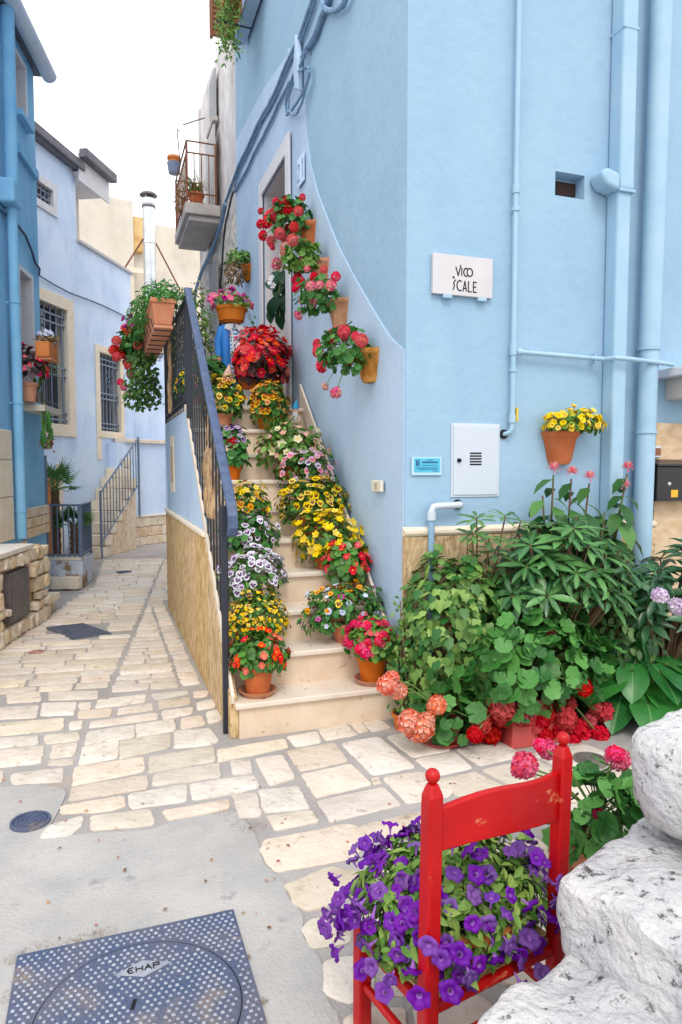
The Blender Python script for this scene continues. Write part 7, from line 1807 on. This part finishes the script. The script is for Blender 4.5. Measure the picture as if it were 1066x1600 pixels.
def palm(label, base, ht, crown, nf, fr):
    t = thing('fan_palm', label, 'palm', base)
    m = MB(); pts = [(0, 0, 0), (.01, 0, ht*.3), (0, .01, ht*.7), (0, 0, ht)]
    rings = []
    for k in range(15):
        z = ht*k/14; rr = (.055+.010*(k % 2))*(1-.15*z/ht); rings.append(ell(z, rr, rr, 10))
    loft(m, rings); m.build('trunk', BARK, t, world=False)
    for k in range(nf):
        a = k*2.4+U(-.3, .3); el = R(U(-5, 70)); d = Vector((math.cos(a)*math.cos(el), math.sin(a)*math.cos(el), math.sin(el))); s_ = Vector((-math.sin(a), math.cos(a), 0)); u_ = d.cross(s_)*-1
        hub = Vector((0, 0, ht))+d*crown*.45
        m = MB(); m.tube([(0, 0, ht-.02), hub], .008, 5)
        for b in range(17):
            ang = R(-100+200*b/16); dd = (d*math.cos(ang)+s_*math.sin(ang)); tip = hub+dd*crown*U(.5, .62)*(1-.15*abs(ang))+Vector((0, 0, -.06*abs(math.sin(ang)))); sd = (dd.cross(u_)).normalized()*.014
            m.add([hub, hub.lerp(tip, .45)+sd, tip, hub.lerp(tip, .45)-sd], [(0, 1, 2, 3)])
        o = m.build('frond', LF_PALM, t, world=False)
        at = o.data.attributes.new('tint', 'FLOAT', 'POINT'); at.data.foreach_set('value', np.full(len(o.data.vertices), U(0, .9), np.float32))
pc_ = (q0+q1+q2+q3)/4
pa = pc_+Vector((-.17, .10, 0))
palm('taller fan palm with shaggy trunk in the alley raised bed', (pa.x, pa.y, .3), .98, .46, 13, 0)
palm('small bushy fan palm at the front of the alley raised bed', (pc_.x+.06, pc_.y-.05, .3), .50, .36, 14, 0)
# window plants on the strong blue house
wr = thing('window_railing', 'thin iron window railing on the bright blue house', 'railing', WA.P(w1[0], w1[2], .2))
za_ = w1[2]; zt3 = WA.hit(40, 513, .22)[1]
bar('rail', WA.P(w1[0]-.05, zt3, .21), WA.P(w1[1]+.18, zt3, .21), .012, IRON, wr); bar('rail', WA.P(w1[1]+.18, zt3, .21), WA.P(w1[1]+.18, zt3, 0), .012, IRON, wr); bar('rail', WA.P(w1[0]-.05, za_+.05, .21), WA.P(w1[1]+.18, za_+.05, .21), .01, IRON, wr)
for k in range(8):
    s_ = w1[0]-.05+(w1[1]+.23-w1[0])*k/7; bar('baluster', WA.P(s_, za_, .21), WA.P(s_, zt3, .21), .006, IRON, wr)
p = WA.P(*WA.hit(76, 548, .30), .30)
t = thing('window_box', 'terracotta box with pale dry plants hung on the bright blue house window rail', 'planter', p)
m = MB()
M_ = WA.M(0, 0); M_.translation = p
m.box(-.24, -.07, -.10, .10, .07, .06, 0, M_); m.build('trough', TERRA, t, bevel=.012)
m = MB(); m.box(-.22, -.08, -.125, .08, .08, -.102, 0, M_); m.build('drip_tray', TERRA, t, bevel=.004)
P = np.array([(U(-.1, .08), U(-.14, .12), U(.05, .13)) for _ in range(120)]); leaf_mass('foliage', 'narrow', P, rng.normal(size=(120, 3))+np.array([0, 0, .5]), rng.normal(size=(120, 3))+np.array([0, 0, .4]), .06+.03*rng.random(120), LF_DRY, t)
P = np.array([(U(-.1, .05), U(-.16, .0), U(.08, .2)) for _ in range(14)]); place_flowers(TINYB, P, np.tile([.4, -.7, .5], (14, 1)), .032, t)
p = WA.P(*WA.hit(45, 628, .10), .10)
t = thing('potted_begonia', 'red-pink begonia in a terracotta pot on the bright blue house sill', 'potted plant', p)
make_pot(t, .10, .20, TERRA, saucer=False)
P, N, X = mound(170, (.17, .19, .20), (0, 0, .36)); leaf_mass('foliage', 'round', P, N, X, .07*(.7+.5*rng.random(len(P))), LF_DARK, t)
P, N = bloom_dome(50, (.18, .2, .21), (0, 0, .36)); place_flowers(BEG_P, P, N, .034, t); 
p = WA.P(*WA.hit(60, 628, .16), .16)
t = thing('hanging_cactus', 'strappy hanging cactus with red tips on the bright blue house sill', 'potted plant', p)
make_pot(t, .075, .11, GREYMET, saucer=False)
P = []; X = []
for k in range(22):
    a = U(-2.2, .6); P.append((0, 0, .12)); X.append((math.cos(a), math.sin(a), U(-.2, .6)))
leaf_mass('foliage', 'grass', np.array(P, float), np.tile([0, 0, 1.], (22, 1)), np.array(X), .30+.15*rng.random(22), LF_BRIGHT, t)
P = np.array([(U(.02, .12), U(-.12, .05), U(-.40, -.05)) for _ in range(12)]); leaf_mass('hanging_leaves', 'narrow', P, rng.normal(size=(12, 3))*.4+np.array([.6, -.8, .1]), np.tile([0, 0, -1.], (12, 1)), .16+.06*rng.random(12), LF_GER, t)
P = np.array([(U(.03, .14), U(-.12, .05), U(-.52, -.36)) for _ in range(40)]); leaf_mass('red_tips', 'small', P, rng.normal(size=(40, 3))+np.array([.6, -.8, .1]), rng.normal(size=(40, 3)), .035+.02*rng.random(40), leafmat('red_tip_leaf', (.22, .03, .03), (.34, .12, .09)), t)
m = MB(); stems(m, (.04, -.02, .1), [(U(.03, .12), U(-.1, .05), -.5) for _ in range(5)], .005); m.build('stems', STEM, t, world=False, kind='stuff')
# ---- dry grass and grit in the joints
def tufts(name, label, pxs, n, r_, lm, sz):
    P = []
    for (x, y, rr) in pxs:
        g_ = G(x, y)
        for _ in range(n): a = U(0, 6.28); k = rr*math.sqrt(U(0, 1)); P.append((g_.x+k*math.cos(a)*1.4, g_.y+k*math.sin(a), .004))
    P = np.array(P); k = len(P)
    o = leaf_mass(name, 'grass', P, np.tile([0, 0, 1.], (k, 1))+rng.normal(size=(k, 3))*.4, rng.normal(size=(k, 3)), sz*(.5+rng.random(k)), lm, None); o['label'] = label; o['category'] = 'grass'; return o
tufts('dry_moss', 'straw coloured dry moss and grit along the joints and manhole rim', [(385, 1290, .05), (370, 1278, .05), (350, 1270, .04), (395, 1296, .04), (165, 1460, .03), (140, 1466, .03), (60, 1485, .035), (28, 1500, .03), (18, 1560, .03), (350, 1430, .012), (385, 1500, .012), (410, 1570, .012), (110, 1478, .03)], 170, 0, LF_DRY, .010)

# ---- petals and leaves dropped on the ground and steps
P = []
for _ in range(90):
    x, y = random.choice([(U(0, 640), U(1000, 1330)), (U(560, 900), U(1150, 1300)), (U(60, 260), U(900, 1080)), (U(60, 460), U(1260, 1480))]); q = G(x, y); P.append((q.x, q.y, .0125))
for _ in range(40):
    k = random.randrange(0, 8); P.append((U(.8, 1.65), STP[k][0]+U(.02, .2), STP[k][1]+.002))
P = np.array(P); n_ = len(P)
for nm, lm, a, b in (('fallen_petals', leafmat('dropped_petal', (.45, .05, .06), (.55, .30, .10), trans=0), 0, 1), ('fallen_leaves', LF_DRY, 1, 2)):
    Q = P[a::2]; k = len(Q)
    o = leaf_mass(nm, 'small', Q, np.tile([0, 0, 1.], (k, 1))+rng.normal(size=(k, 3))*.12, rng.normal(size=(k, 3)), .012+.012*rng.random(k), lm, None)
    o['label'] = 'scattered dropped flower petals on the paving and steps' if a == 0 else 'scattered small dry leaves on the paving and steps'; o['category'] = 'litter'
